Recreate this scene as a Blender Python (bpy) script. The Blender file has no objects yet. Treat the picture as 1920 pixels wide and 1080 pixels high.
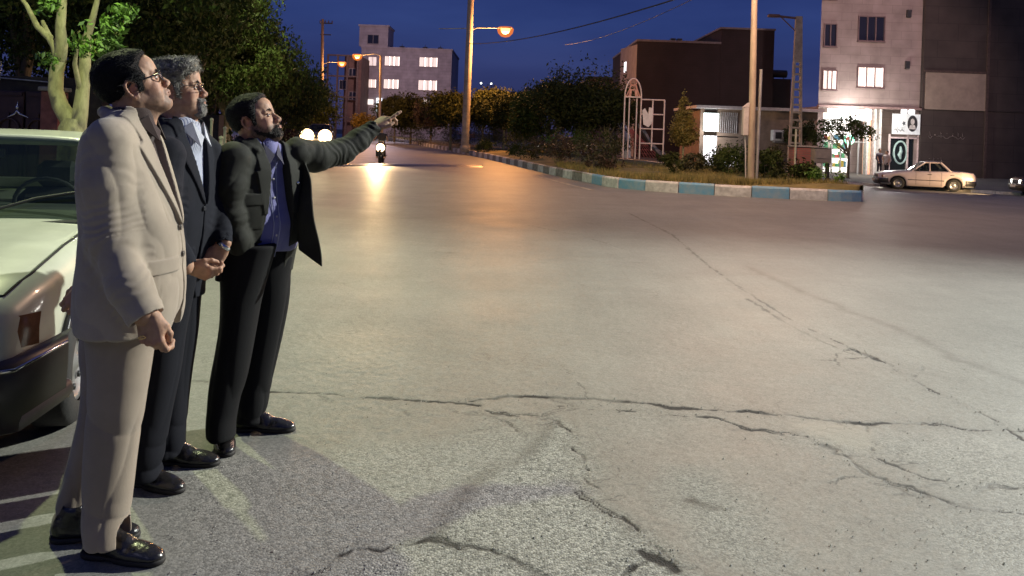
import bpy, math, random
import numpy as np
from math import sin, cos, pi, radians as R
from mathutils import Vector, Matrix

scene = bpy.context.scene
COL = scene.collection
rng = np.random.default_rng(7)
random.seed(7)

# ---------------------------------------------------------------- survey of the place
# Camera: 1.5 m above the road, looking along +Y, held with a slight roll.
CAM_H, FPX, PX0, PY0, ROLL = 1.5, 1450.0, 960.0, 250.0, R(2.0)


def uv(px, py):
    dx, dy = px - PX0, py - PY0
    return dx * cos(ROLL) + dy * sin(ROLL), -dx * sin(ROLL) + dy * cos(ROLL)


def P(px, py, Y):
    """surveyed point: bearing of a feature and its distance -> metres"""
    u, v = uv(px, py)
    return np.array([u * Y / FPX, Y, CAM_H - v * Y / FPX])


def sst(a, b, x):
    t = np.clip((np.asarray(x, float) - a) / (b - a), 0, 1)
    return t * t * (3 - 2 * t)


def zg(x, y):
    """lie of the land: the side street on the right drops by half a metre"""
    return -0.5 * sst(22, 36, y) * sst(7.5, 14, x)


def G(px, py, z=0.0):
    u, v = uv(px, py)
    Y = (CAM_H - z) * FPX / v
    return np.array([u * Y / FPX, Y, z])


# ---------------------------------------------------------------- tagging
def tag(o, label=None, cat=None, group=None, kind=None):
    if label: o['label'] = label
    if cat: o['category'] = cat
    if group: o['group'] = group
    if kind: o['kind'] = kind
    return o


def empty(name, loc=(0, 0, 0), rz=0.0, label=None, cat=None, group=None):
    o = bpy.data.objects.new(name, None)
    COL.objects.link(o)
    o.location = loc
    o.rotation_euler = (0, 0, rz)
    o.empty_display_size = 0.2
    return tag(o, label, cat, group)


def copy_tree(o, parent=None):
    c = o.copy()
    COL.objects.link(c)
    c.parent = parent
    for ch in list(o.children):
        copy_tree(ch, c)
    return c


# ---------------------------------------------------------------- materials
MATS = {}


def mat(name, color=(0.5, 0.5, 0.5), rough=0.7, metal=0.0, var=0.25, vscale=6.0, bump=0.0, bscale=60.0,
        emit=None, estr=0.0, spec=0.5, coat=0.0, alpha=1.0, color2=None, trans=0.0, stretch=None, sheen=0.0):
    if name in MATS: return MATS[name]
    m = bpy.data.materials.new(name)
    m.use_nodes = True
    nt = m.node_tree
    b = nt.nodes['Principled BSDF']
    b.inputs['Roughness'].default_value = rough
    b.inputs['Metallic'].default_value = metal
    b.inputs['Specular IOR Level'].default_value = spec
    b.inputs['Coat Weight'].default_value = coat
    b.inputs['Coat Roughness'].default_value = 0.08
    b.inputs['Alpha'].default_value = alpha
    b.inputs['Transmission Weight'].default_value = trans
    b.inputs['Sheen Weight'].default_value = sheen
    tc = nt.nodes.new('ShaderNodeTexCoord')
    src = tc.outputs['Object']
    if stretch:
        mp = nt.nodes.new('ShaderNodeMapping')
        mp.inputs['Scale'].default_value = stretch
        nt.links.new(src, mp.inputs[0]); src = mp.outputs[0]
    if var > 0 or color2:
        n = nt.nodes.new('ShaderNodeTexNoise')
        n.inputs['Scale'].default_value = vscale
        n.inputs['Detail'].default_value = 5
        n.inputs['Roughness'].default_value = 0.65
        nt.links.new(src, n.inputs['Vector'])
        cr = nt.nodes.new('ShaderNodeValToRGB')
        c2 = color2 or tuple(c * (1 - var) for c in color)
        c1 = color if color2 else tuple(min(1, c * (1 + var)) for c in color)
        cr.color_ramp.elements[0].position = 0.36
        cr.color_ramp.elements[1].position = 0.64
        cr.color_ramp.elements[0].color = (*c2, 1)
        cr.color_ramp.elements[1].color = (*c1, 1)
        nt.links.new(n.outputs['Fac'], cr.inputs[0])
        nt.links.new(cr.outputs[0], b.inputs['Base Color'])
    else:
        b.inputs['Base Color'].default_value = (*color, 1)
    if bump > 0:
        n2 = nt.nodes.new('ShaderNodeTexNoise')
        n2.inputs['Scale'].default_value = bscale
        n2.inputs['Detail'].default_value = 4
        nt.links.new(src, n2.inputs['Vector'])
        bp = nt.nodes.new('ShaderNodeBump')
        bp.inputs['Strength'].default_value = min(1, bump)
        bp.inputs['Distance'].default_value = 0.01
        nt.links.new(n2.outputs['Fac'], bp.inputs['Height'])
        nt.links.new(bp.outputs[0], b.inputs['Normal'])
    if emit:
        b.inputs['Emission Color'].default_value = (*emit, 1)
        b.inputs['Emission Strength'].default_value = estr
    MATS[name] = m
    return m


def mat_brick(name, c1, c2, cm, scale=1.0, bw=0.4, bh=0.2, mortar=0.012, rough=0.9, axis='xz', offset=0.5):
    if name in MATS: return MATS[name]
    m = bpy.data.materials.new(name); m.use_nodes = True
    nt = m.node_tree; b = nt.nodes['Principled BSDF']
    tc = nt.nodes.new('ShaderNodeTexCoord')
    sp = nt.nodes.new('ShaderNodeSeparateXYZ'); cb = nt.nodes.new('ShaderNodeCombineXYZ')
    nt.links.new(tc.outputs['Object'], sp.inputs[0])
    if axis == 'xz':
        ad = nt.nodes.new('ShaderNodeMath'); ad.operation = 'ADD'
        nt.links.new(sp.outputs['X'], ad.inputs[0]); nt.links.new(sp.outputs['Y'], ad.inputs[1])
        nt.links.new(ad.outputs[0], cb.inputs['X']); nt.links.new(sp.outputs['Z'], cb.inputs['Y'])
    br = nt.nodes.new('ShaderNodeTexBrick')
    br.inputs['Color1'].default_value = (*c1, 1); br.inputs['Color2'].default_value = (*c2, 1)
    br.inputs['Mortar'].default_value = (*cm, 1)
    br.inputs['Scale'].default_value = scale
    br.inputs['Brick Width'].default_value = bw; br.inputs['Row Height'].default_value = bh
    br.inputs['Mortar Size'].default_value = mortar
    br.offset = offset
    nt.links.new(cb.outputs[0], br.inputs['Vector'])
    n = nt.nodes.new('ShaderNodeTexNoise'); n.inputs['Scale'].default_value = 0.9; n.inputs['Detail'].default_value = 6
    nt.links.new(tc.outputs['Object'], n.inputs['Vector'])
    mx = nt.nodes.new('ShaderNodeMix'); mx.data_type = 'RGBA'; mx.blend_type = 'MULTIPLY'; mx.inputs[0].default_value = 0.7
    cr = nt.nodes.new('ShaderNodeValToRGB')
    cr.color_ramp.elements[0].position = 0.3; cr.color_ramp.elements[0].color = (0.5, 0.5, 0.5, 1)
    cr.color_ramp.elements[1].position = 0.7
    nt.links.new(n.outputs['Fac'], cr.inputs[0])
    nt.links.new(br.outputs['Color'], mx.inputs[6]); nt.links.new(cr.outputs[0], mx.inputs[7])
    nt.links.new(mx.outputs[2], b.inputs['Base Color'])
    b.inputs['Roughness'].default_value = rough
    MATS[name] = m
    return m


# ---------------------------------------------------------------- mesh building
def mesh_np(name, V, F, mats, parent=None, smooth=True, midx=None):
    """V (n,3), F list of faces or (m,4) array"""
    me = bpy.data.meshes.new(name)
    V = np.asarray(V, np.float32)
    if isinstance(F, np.ndarray):
        k = F.shape[1]
        me.vertices.add(len(V)); me.vertices.foreach_set('co', V.ravel())
        me.loops.add(F.size); me.loops.foreach_set('vertex_index', F.astype(np.int32).ravel())
        me.polygons.add(len(F))
        me.polygons.foreach_set('loop_start', np.arange(0, F.size, k, dtype=np.int32))
        me.polygons.foreach_set('loop_total', np.full(len(F), k, np.int32))
        me.update(calc_edges=True)
        me.validate()
    else:
        me.from_pydata(V.tolist(), [], F)
    if not isinstance(mats, (list, tuple)): mats = [mats]
    for m in mats: me.materials.append(m)
    if midx is not None: me.polygons.foreach_set('material_index', np.asarray(midx, np.int32))
    me.polygons.foreach_set('use_smooth', np.full(len(me.polygons), smooth, bool))
    me.update()
    o = bpy.data.objects.new(name, me)
    COL.objects.link(o)
    if parent is not None: o.parent = parent
    return o


class MB:
    def __init__(s): s.v, s.f, s.m, s.mi, s.sm = [], [], [], 0, []

    def add(s, vs, fs, smooth=False):
        n = len(s.v)
        s.v += [tuple(map(float, p)) for p in vs]
        for f in fs:
            s.f.append([i + n for i in f]); s.m.append(s.mi); s.sm.append(smooth)
        return s

    def mat(s, i): s.mi = i; return s

    def box(s, a, b, bev=0.0, M=None):
        x0, y0, z0 = [min(a[i], b[i]) for i in range(3)]
        x1, y1, z1 = [max(a[i], b[i]) for i in range(3)]
        if bev <= 0:
            vs = [(x, y, z) for x in (x0, x1) for y in (y0, y1) for z in (z0, z1)]
            fs = [(0, 1, 3, 2), (4, 6, 7, 5), (0, 4, 5, 1), (2, 3, 7, 6), (0, 2, 6, 4), (1, 5, 7, 3)]
        else:
            e = min(bev, (x1 - x0) / 2.01, (y1 - y0) / 2.01, (z1 - z0) / 2.01)
            vs, key = [], {}
            for ax in range(3):
                for sx in (0, 1):
                    for sy in (0, 1):
                        for sz in (0, 1):
                            sg = (sx, sy, sz); p = []
                            for i, (lo, hi) in enumerate(((x0, x1), (y0, y1), (z0, z1))):
                                q = hi if sg[i] else lo
                                if i != ax: q += -e if sg[i] else e
                                p.append(q)
                            key[(ax, sx, sy, sz)] = len(vs); vs.append(p)
            fs = []
            for ax in range(3):
                for sd in (0, 1):
                    o = [i for i in range(3) if i != ax]
                    q = []
                    for (i, j) in ((0, 0), (1, 0), (1, 1), (0, 1)):
                        g = [0, 0, 0]; g[ax] = sd; g[o[0]] = i; g[o[1]] = j
                        q.append(key[(ax, *g)])
                    fs.append(q)
            for ax in range(3):
                o = [i for i in range(3) if i != ax]
                for (i, j) in ((0, 0), (1, 0), (1, 1), (0, 1)):
                    g0 = [0, 0, 0]; g1 = [0, 0, 0]
                    g0[ax] = 0; g1[ax] = 1
                    for g in (g0, g1): g[o[0]] = i; g[o[1]] = j
                    fs.append([key[(o[0], *g0)], key[(o[0], *g1)], key[(o[1], *g1)], key[(o[1], *g0)]])
            for sx in (0, 1):
                for sy in (0, 1):
                    for sz in (0, 1):
                        fs.append([key[(a_, sx, sy, sz)] for a_ in range(3)])
        if M is not None: vs = [M @ Vector(p) for p in vs]
        return s.add(vs, fs)

    def tube(s, pts, r, n=10, caps=True):
        pts = [Vector(p) for p in pts]
        rr = r if isinstance(r, (list, tuple)) else [r] * len(pts)
        rings, prev = [], None
        for i, p in enumerate(pts):
            d = (pts[min(i + 1, len(pts) - 1)] - pts[max(i - 1, 0)]).normalized()
            if prev is None:
                a = Vector((0, 0, 1)) if abs(d.z) < 0.9 else Vector((1, 0, 0))
                u = d.cross(a).normalized()
            else:
                u = (prev - d * prev.dot(d)).normalized()
            prev = u; w = d.cross(u)
            rings.append([p + (u * cos(2 * pi * k / n) + w * sin(2 * pi * k / n)) * rr[i] for k in range(n)])
        vs = [q for rg in rings for q in rg]
        fs = [(i * n + k, i * n + (k + 1) % n, (i + 1) * n + (k + 1) % n, (i + 1) * n + k)
              for i in range(len(pts) - 1) for k in range(n)]
        s.add(vs, fs, True)
        if caps:
            s.add(rings[0], [list(range(n))[::-1]]); s.add(rings[-1], [list(range(n))])
        return s

    def lathe(s, prof, n=24, M=None):
        vs = [(r * cos(2 * pi * k / n), r * sin(2 * pi * k / n), z) for r, z in prof for k in range(n)]
        if M is not None: vs = [M @ Vector(p) for p in vs]
        fs = [(i * n + k, i * n + (k + 1) % n, (i + 1) * n + (k + 1) % n, (i + 1) * n + k)
              for i in range(len(prof) - 1) for k in range(n)]
        return s.add(vs, fs, True)

    def prism(s, poly, d, M=None):
        """poly in xy extruded along z by d (both ways from 0 to d)"""
        n = len(poly)
        vs = [(x, y, 0) for x, y in poly] + [(x, y, d) for x, y in poly]
        if M is not None: vs = [M @ Vector(p) for p in vs]
        fs = [list(range(n))[::-1], list(range(n, 2 * n))] + [(i, (i + 1) % n, n + (i + 1) % n, n + i) for i in range(n)]
        return s.add(vs, fs)

    def build(s, name, mats, parent=None, loc=None):
        me = bpy.data.meshes.new(name)
        me.from_pydata(s.v, [], s.f)
        if not isinstance(mats, (list, tuple)): mats = [mats]
        for m in mats: me.materials.append(m)
        me.polygons.foreach_set('material_index', s.m)
        me.polygons.foreach_set('use_smooth', s.sm)
        me.update()
        o = bpy.data.objects.new(name, me)
        COL.objects.link(o)
        if parent is not None: o.parent = parent
        if loc is not None: o.location = loc
        return o


XZ = Matrix(((1, 0, 0, 0), (0, 0, -1, 0), (0, 1, 0, 0), (0, 0, 0, 1)))   # xy drawing -> xz wall facing -Y (extrudes to -Y)

# ---------------------------------------------------------------- value noise
_T = np.random.default_rng(3).random((64, 64, 64)).astype(np.float32)


def vn(p, freq=1.0, off=0.0):
    q = np.asarray(p, np.float32) * freq + off + 1000.0
    i = np.floor(q).astype(np.int32); f = q - i
    f = f * f * (3 - 2 * f)
    a = i & 63; b = (i + 1) & 63
    x0, y0, z0 = a[..., 0], a[..., 1], a[..., 2]
    x1, y1, z1 = b[..., 0], b[..., 1], b[..., 2]
    fx, fy, fz = f[..., 0], f[..., 1], f[..., 2]
    c00 = _T[x0, y0, z0] * (1 - fx) + _T[x1, y0, z0] * fx
    c10 = _T[x0, y1, z0] * (1 - fx) + _T[x1, y1, z0] * fx
    c01 = _T[x0, y0, z1] * (1 - fx) + _T[x1, y0, z1] * fx
    c11 = _T[x0, y1, z1] * (1 - fx) + _T[x1, y1, z1] * fx
    return (c00 * (1 - fy) + c10 * fy) * (1 - fz) + (c01 * (1 - fy) + c11 * fy) * fz


def fbm(p, freq, oct=3, off=0.0):
    s, a, t = 0, 1.0, 0
    for k in range(oct):
        s = s + a * vn(p, freq * 2 ** k, off + 17 * k); t += a; a *= 0.5
    return s / t


# ---------------------------------------------------------------- signed-distance modelling
def smin(a, b, k):
    if k <= 0: return np.minimum(a, b)
    h = np.maximum(k - np.abs(a - b), 0) / k
    return np.minimum(a, b) - h * h * k * 0.25


def smax(a, b, k): return -smin(-a, -b, k)


def cap(p1, p2, r1, r2=None):
    r2 = r1 if r2 is None else r2
    p1, p2 = np.array(p1, float), np.array(p2, float)
    rm = max(r1, r2)
    ab = p2 - p1; L = float(ab @ ab) + 1e-12

    def f(X, Y, Z):
        t = np.clip(((X - p1[0]) * ab[0] + (Y - p1[1]) * ab[1] + (Z - p1[2]) * ab[2]) / L, 0, 1)
        return np.sqrt((X - p1[0] - t * ab[0]) ** 2 + (Y - p1[1] - t * ab[1]) ** 2 + (Z - p1[2] - t * ab[2]) ** 2) - (r1 + t * (r2 - r1))
    return (np.minimum(p1, p2) - rm, np.maximum(p1, p2) + rm, f)


def ell(c, r, M=None):
    c, r = np.array(c, float), np.array(r, float)

    def f(X, Y, Z):
        x, y, z = X - c[0], Y - c[1], Z - c[2]
        if M is not None:
            x, y, z = (M[0, 0] * x + M[1, 0] * y + M[2, 0] * z, M[0, 1] * x + M[1, 1] * y + M[2, 1] * z,
                       M[0, 2] * x + M[1, 2] * y + M[2, 2] * z)
        k0 = np.sqrt((x / r[0]) ** 2 + (y / r[1]) ** 2 + (z / r[2]) ** 2)
        k1 = np.sqrt((x / r[0] ** 2) ** 2 + (y / r[1] ** 2) ** 2 + (z / r[2] ** 2) ** 2) + 1e-9
        return k0 * (k0 - 1) / k1
    m = r if M is None else np.full(3, r.max())
    return (c - m, c + m, f)


def loft(rows, n=2.0):
    """rows: (z, cx, cy, a, b, yaw); elliptical sections stacked in z"""
    rows = sorted([tuple(r) for r in rows], key=lambda r: r[0])
    A = np.array(rows, float)
    zz = np.linspace(A[0, 0], A[-1, 0], 160)
    cols = []
    for c in range(1, 6):           # smooth interpolation (pchip-like)
        y = A[:, c]; x = A[:, 0]
        d = np.gradient(y, x)
        i = np.clip(np.searchsorted(x, zz) - 1, 0, len(x) - 2)
        h = x[i + 1] - x[i]; t = (zz - x[i]) / h
        cols.append((2 * t**3 - 3 * t**2 + 1) * y[i] + (t**3 - 2 * t**2 + t) * h * d[i] + (-2 * t**3 + 3 * t**2) * y[i + 1] + (t**3 - t**2) * h * d[i + 1])
    lo = np.array([(cols[0] - np.maximum(cols[2], cols[3])).min(), (cols[1] - np.maximum(cols[2], cols[3])).min(), zz[0]])
    hi = np.array([(cols[0] + np.maximum(cols[2], cols[3])).max(), (cols[1] + np.maximum(cols[2], cols[3])).max(), zz[-1]])

    def f(X, Y, Z):
        z1 = Z[0, 0, :] if Z.ndim == 3 else Z
        cx, cy, a, b, yw = [np.interp(z1, zz, c) for c in cols]
        x, y = X - cx, Y - cy
        c_, s_ = np.cos(yw), np.sin(yw)
        u, w = x * c_ + y * s_, -x * s_ + y * c_
        rho = (np.abs(u / a) ** n + np.abs(w / b) ** n) ** (1 / n) + 1e-6
        d = np.sqrt(x * x + y * y) * (1 - 1 / rho)
        return smax(d, np.maximum(Z - zz[-1], zz[0] - Z), 0.012)
    return (lo, hi, f)


def seg_poly_sd(px, py, poly):
    """signed distance to polygon (negative inside)"""
    d = np.full(np.broadcast(px, py).shape, 1e9, np.float32); s = np.ones(d.shape, np.float32)
    n = len(poly)
    for i in range(n):
        x0, y0 = poly[i]; x1, y1 = poly[(i + 1) % n]
        ex, ey = x1 - x0, y1 - y0
        wx, wy = px - x0, py - y0
        t = np.clip((wx * ex + wy * ey) / (ex * ex + ey * ey + 1e-12), 0, 1)
        d = np.minimum(d, (wx - ex * t) ** 2 + (wy - ey * t) ** 2)
        c1 = (py >= y0); c2 = (py < y1); c3 = (ex * wy > ey * wx)
        flip = (c1 & c2 & c3) | (~c1 & ~c2 & ~c3)
        s = np.where(flip, -s, s)
    return s * np.sqrt(d)


class SDF:
    def __init__(s, lo, hi, h):
        s.h = h; s.o = np.array(lo, float)
        s.n = np.maximum(4, np.ceil((np.array(hi, float) - s.o) / h).astype(int) + 1)
        s.x = (s.o[0] + h * np.arange(s.n[0])).astype(np.float32)[:, None, None]
        s.y = (s.o[1] + h * np.arange(s.n[1])).astype(np.float32)[None, :, None]
        s.z = (s.o[2] + h * np.arange(s.n[2])).astype(np.float32)[None, None, :]
        s.f = np.full(s.n, 0.06, np.float32)

    def _sl(s, pr, m):
        lo = np.clip(np.floor((pr[0] - m - s.o) / s.h).astype(int), 0, s.n - 1)
        hi = np.clip(np.ceil((pr[1] + m - s.o) / s.h).astype(int) + 1, 1, s.n)
        return tuple(slice(a, b) for a, b in zip(lo, hi))

    def add(s, pr, k=0.0):
        sl = s._sl(pr, 0.03 + k)
        v = s.f[sl]
        if v.size == 0: return s
        s.f[sl] = smin(v, pr[2](s.x[sl[0]], s.y[:, sl[1]], s.z[:, :, sl[2]]), k)
        return s

    def sub(s, pr, k=0.0):
        sl = s._sl(pr, 0.03 + k)
        v = s.f[sl]
        if v.size == 0: return s
        s.f[sl] = smax(v, -pr[2](s.x[sl[0]], s.y[:, sl[1]], s.z[:, :, sl[2]]), k)
        return s

    def band(s, fn, w=0.02):
        i = np.argwhere(np.abs(s.f) < w)
        p = s.o + s.h * i
        s.f[i[:, 0], i[:, 1], i[:, 2]] += fn(p)
        return s

    def copy(s):
        c = SDF.__new__(SDF); c.__dict__.update(s.__dict__); c.f = s.f.copy(); return c

    def mesh(s):
        f = s.f.copy()
        f[0] = f[-1] = 0.05; f[:, 0] = f[:, -1] = 0.05; f[:, :, 0] = f[:, :, -1] = 0.05
        ins = f < 0
        c = np.zeros(np.array(f.shape) - 1, np.int8)
        for a in (0, 1):
            for b in (0, 1):
                for d in (0, 1):
                    c += ins[a:f.shape[0] - 1 + a, b:f.shape[1] - 1 + b, d:f.shape[2] - 1 + d]
        act = (c > 0) & (c < 8)
        idx = np.full(act.shape, -1, np.int64)
        ci = np.argwhere(act); idx[act] = np.arange(len(ci))
        acc = np.zeros((len(ci), 3)); cnt = np.zeros(len(ci))
        cor = [(a, b, d) for a in (0, 1) for b in (0, 1) for d in (0, 1)]
        for a in cor:
            for b in cor:
                if sum(b) - sum(a) == 1 and all(y >= x for x, y in zip(a, b)):
                    A = ci + a; B = ci + b
                    fa = f[A[:, 0], A[:, 1], A[:, 2]]; fb = f[B[:, 0], B[:, 1], B[:, 2]]
                    m = (fa < 0) != (fb < 0)
                    t = (fa / np.where(m, fa - fb, 1))[:, None]
                    acc[m] += (np.array(a) + t * (np.array(b) - np.array(a)))[m]; cnt[m] += 1
        V = s.o + s.h * (ci + acc / cnt[:, None])
        Q = []
        N = f.shape
        for ax in range(3):
            o = [i for i in range(3) if i != ax]
            sa = [slice(1, N[i] - 1) for i in range(3)]; sb = list(sa)
            sa[ax] = slice(0, N[ax] - 1); sb[ax] = slice(1, N[ax])
            A, B = ins[tuple(sa)], ins[tuple(sb)]
            e = np.argwhere(A != B)
            st = A[e[:, 0], e[:, 1], e[:, 2]]
            e = e + np.array([0 if i == ax else 1 for i in range(3)])
            quad = []
            for (i, j) in ((1, 1), (0, 1), (0, 0), (1, 0)):
                g = e.copy(); g[:, o[0]] -= i; g[:, o[1]] -= j
                quad.append(idx[g[:, 0], g[:, 1], g[:, 2]])
            q = np.stack(quad, 1)
            flip = st if ax != 1 else ~st
            q[~flip] = q[~flip][:, ::-1]
            Q.append(q)
        return V, np.concatenate(Q)
# ================================================================ ground and road
CRACKS = [   # polylines surveyed on the asphalt, half-width (m), depth weight
    ([(505, 735), (560, 737), (600, 737), (657, 744), (722, 745), (804, 752), (869, 756), (897, 760)], .008, .8),
    ([(880, 752), (959, 742), (1032, 745), (1097, 747), (1187, 754), (1240, 760), (1336, 770), (1389, 772), (1481, 779), (1529, 786), (1625, 796), (1673, 794), (1770, 796), (1818, 806), (1914, 808), (1990, 822)], .010, 1),
    ([(999, 756), (1024, 761), (1069, 761), (1105, 756), (1113, 768), (1162, 770), (1211, 774), (1285, 781), (1336, 782), (1409, 806), (1481, 813), (1510, 818), (1548, 837), (1587, 856)], .005, .8),
    ([(1548, 837), (1587, 856), (1625, 886), (1659, 898)], .015, 1),
    ([(1659, 900), (1722, 921), (1770, 938), (1818, 953), (1881, 960), (1960, 965)], .005, .7),
    ([(1660, 900), (1690, 918), (1720, 932), (1738, 930)], .006, .6),
    ([(899, 768), (926, 774), (959, 778), (985, 777)], .006, .7),
    ([(926, 781), (959, 795), (985, 822)], .004, .5),
    ([(1024, 783), (1044, 789), (1065, 805), (1085, 815), (1069, 829), (1081, 848), (1095, 860), (1091, 872), (1103, 882)], .0055, .9),
    ([(1097, 899), (1122, 915)], .005, .7),
    ([(1085, 923), (1113, 940), (1142, 960), (1170, 972), (1195, 992), (1223, 1021), (1252, 1045), (1280, 1066)], .007, 1.1),
    ([(1203, 1037), (1236, 1052), (1268, 1070)], .011, 1),
    ([(1179, 1074), (1203, 1054), (1236, 1050)], .008, .8),
    ([(640, 1040), (690, 1029), (763, 1023), (820, 1011), (861, 1027), (918, 1031), (950, 1043), (979, 1060), (1032, 1084)], .007, .75),
    ([(560, 1090), (600, 1072), (624, 1051)], .006, .6),
    ([(1645, 859), (1683, 875), (1731, 895), (1818, 914), (1914, 914)], .007, .7),
    ([(1558, 635), (1601, 656), (1640, 671), (1693, 700), (1741, 729), (1799, 757), (1857, 784), (1914, 822), (1990, 865)], .010, .8),
    ([(1590, 652), (1640, 672)], .015, 1),
    ([(1400, 560), (1480, 610), (1540, 640), (1600, 664)], .009, .35),
    ([(1180, 400), (1260, 440), (1330, 500), (1400, 548), (1500, 610), (1560, 636)], .012, .35),
    ([(1630, 850), (1645, 835), (1628, 812), (1622, 798)], .004, .5),
    ([(355, 715), (420, 717), (505, 735)], .007, .6),
    ([(1050, 680), (1085, 720), (1100, 745)], .004, .35),
    ([(980, 420), (1100, 445), (1180, 470)], .010, .2),
]
_r = random.Random(21)
for _pl, _w, _s in list(CRACKS)[:18]:      # hairline branches
    for _ in range(3):
        _i = _r.randrange(len(_pl) - 1); _t = _r.random()
        _x = _pl[_i][0] * (1 - _t) + _pl[_i + 1][0] * _t; _y = _pl[_i][1] * (1 - _t) + _pl[_i + 1][1] * _t
        _a = _r.uniform(-.7, .7) + (0 if _r.random() < .5 else pi); _b = [(_x, _y)]
        for _k in range(_r.randrange(2, 6)):
            _a += _r.uniform(-.6, .6); _st = _r.uniform(12, 34); _x += _st * cos(_a); _y += _st * .34 * sin(_a); _b.append((_x, max(700, _y)) if _y > 700 else (_x, _y))
        CRACKS.append((_b, .003, _r.uniform(.25, .55)))
SMEARS = [   # broad darker seams: polyline, half width, strength
    ([(1400, 500), (1500, 545), (1577, 574), (1649, 603), (1722, 632), (1779, 663), (1914, 714), (2000, 750)], .05, .35),
    ([(1036, 790), (1020, 820), (991, 856), (893, 901), (860, 940), (844, 958), (816, 1007)], .045, .42),
    ([(1296, 938), (1315, 946), (1340, 952)], .03, .9),
    ([(640, 400), (760, 410), (870, 402), (1000, 395)], .10, .12),
]
ROUGH = [(1032, 790), (1085, 830), (1100, 880), (1115, 940), (1190, 990), (1280, 1066), (1300, 1120), (560, 1120), (640, 1045), (690, 1029), (816, 1005), (850, 940), (920, 880), (990, 840)]
ROUGH2 = [(430, 860), (520, 850), (640, 1000), (820, 1010), (760, 1120), (380, 1120), (300, 960)]
ROUGH3 = [(1270, 890), (1350, 890), (1420, 960), (1430, 1060), (1330, 1040), (1280, 960)]
ROUGH4 = [(1740, 980), (1960, 960), (1960, 1070), (1840, 1060)]
PALE = [(1475, 795), (1540, 790), (1630, 800), (1640, 840), (1600, 850), (1540, 828)]


def ridge2(p, fr, off=0.0):
    v = vn(p, fr, off); return (1 - np.abs(2 * v - 1)) ** 3


def jag(poly, amp, n, seed):
    r = np.random.default_rng(seed); out = []
    pts = [G(*p)[:2] for p in poly]
    for a, b in zip(pts[:-1], pts[1:]):
        L = np.linalg.norm(b - a); m = max(1, int(L / n)); nrm = np.array([-(b - a)[1], (b - a)[0]]) / (L + 1e-9)
        for k in range(m):
            out.append(a + (b - a) * k / m + nrm * (r.normal() * amp if k else 0))
    out.append(pts[-1]); return np.array(out)


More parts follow.
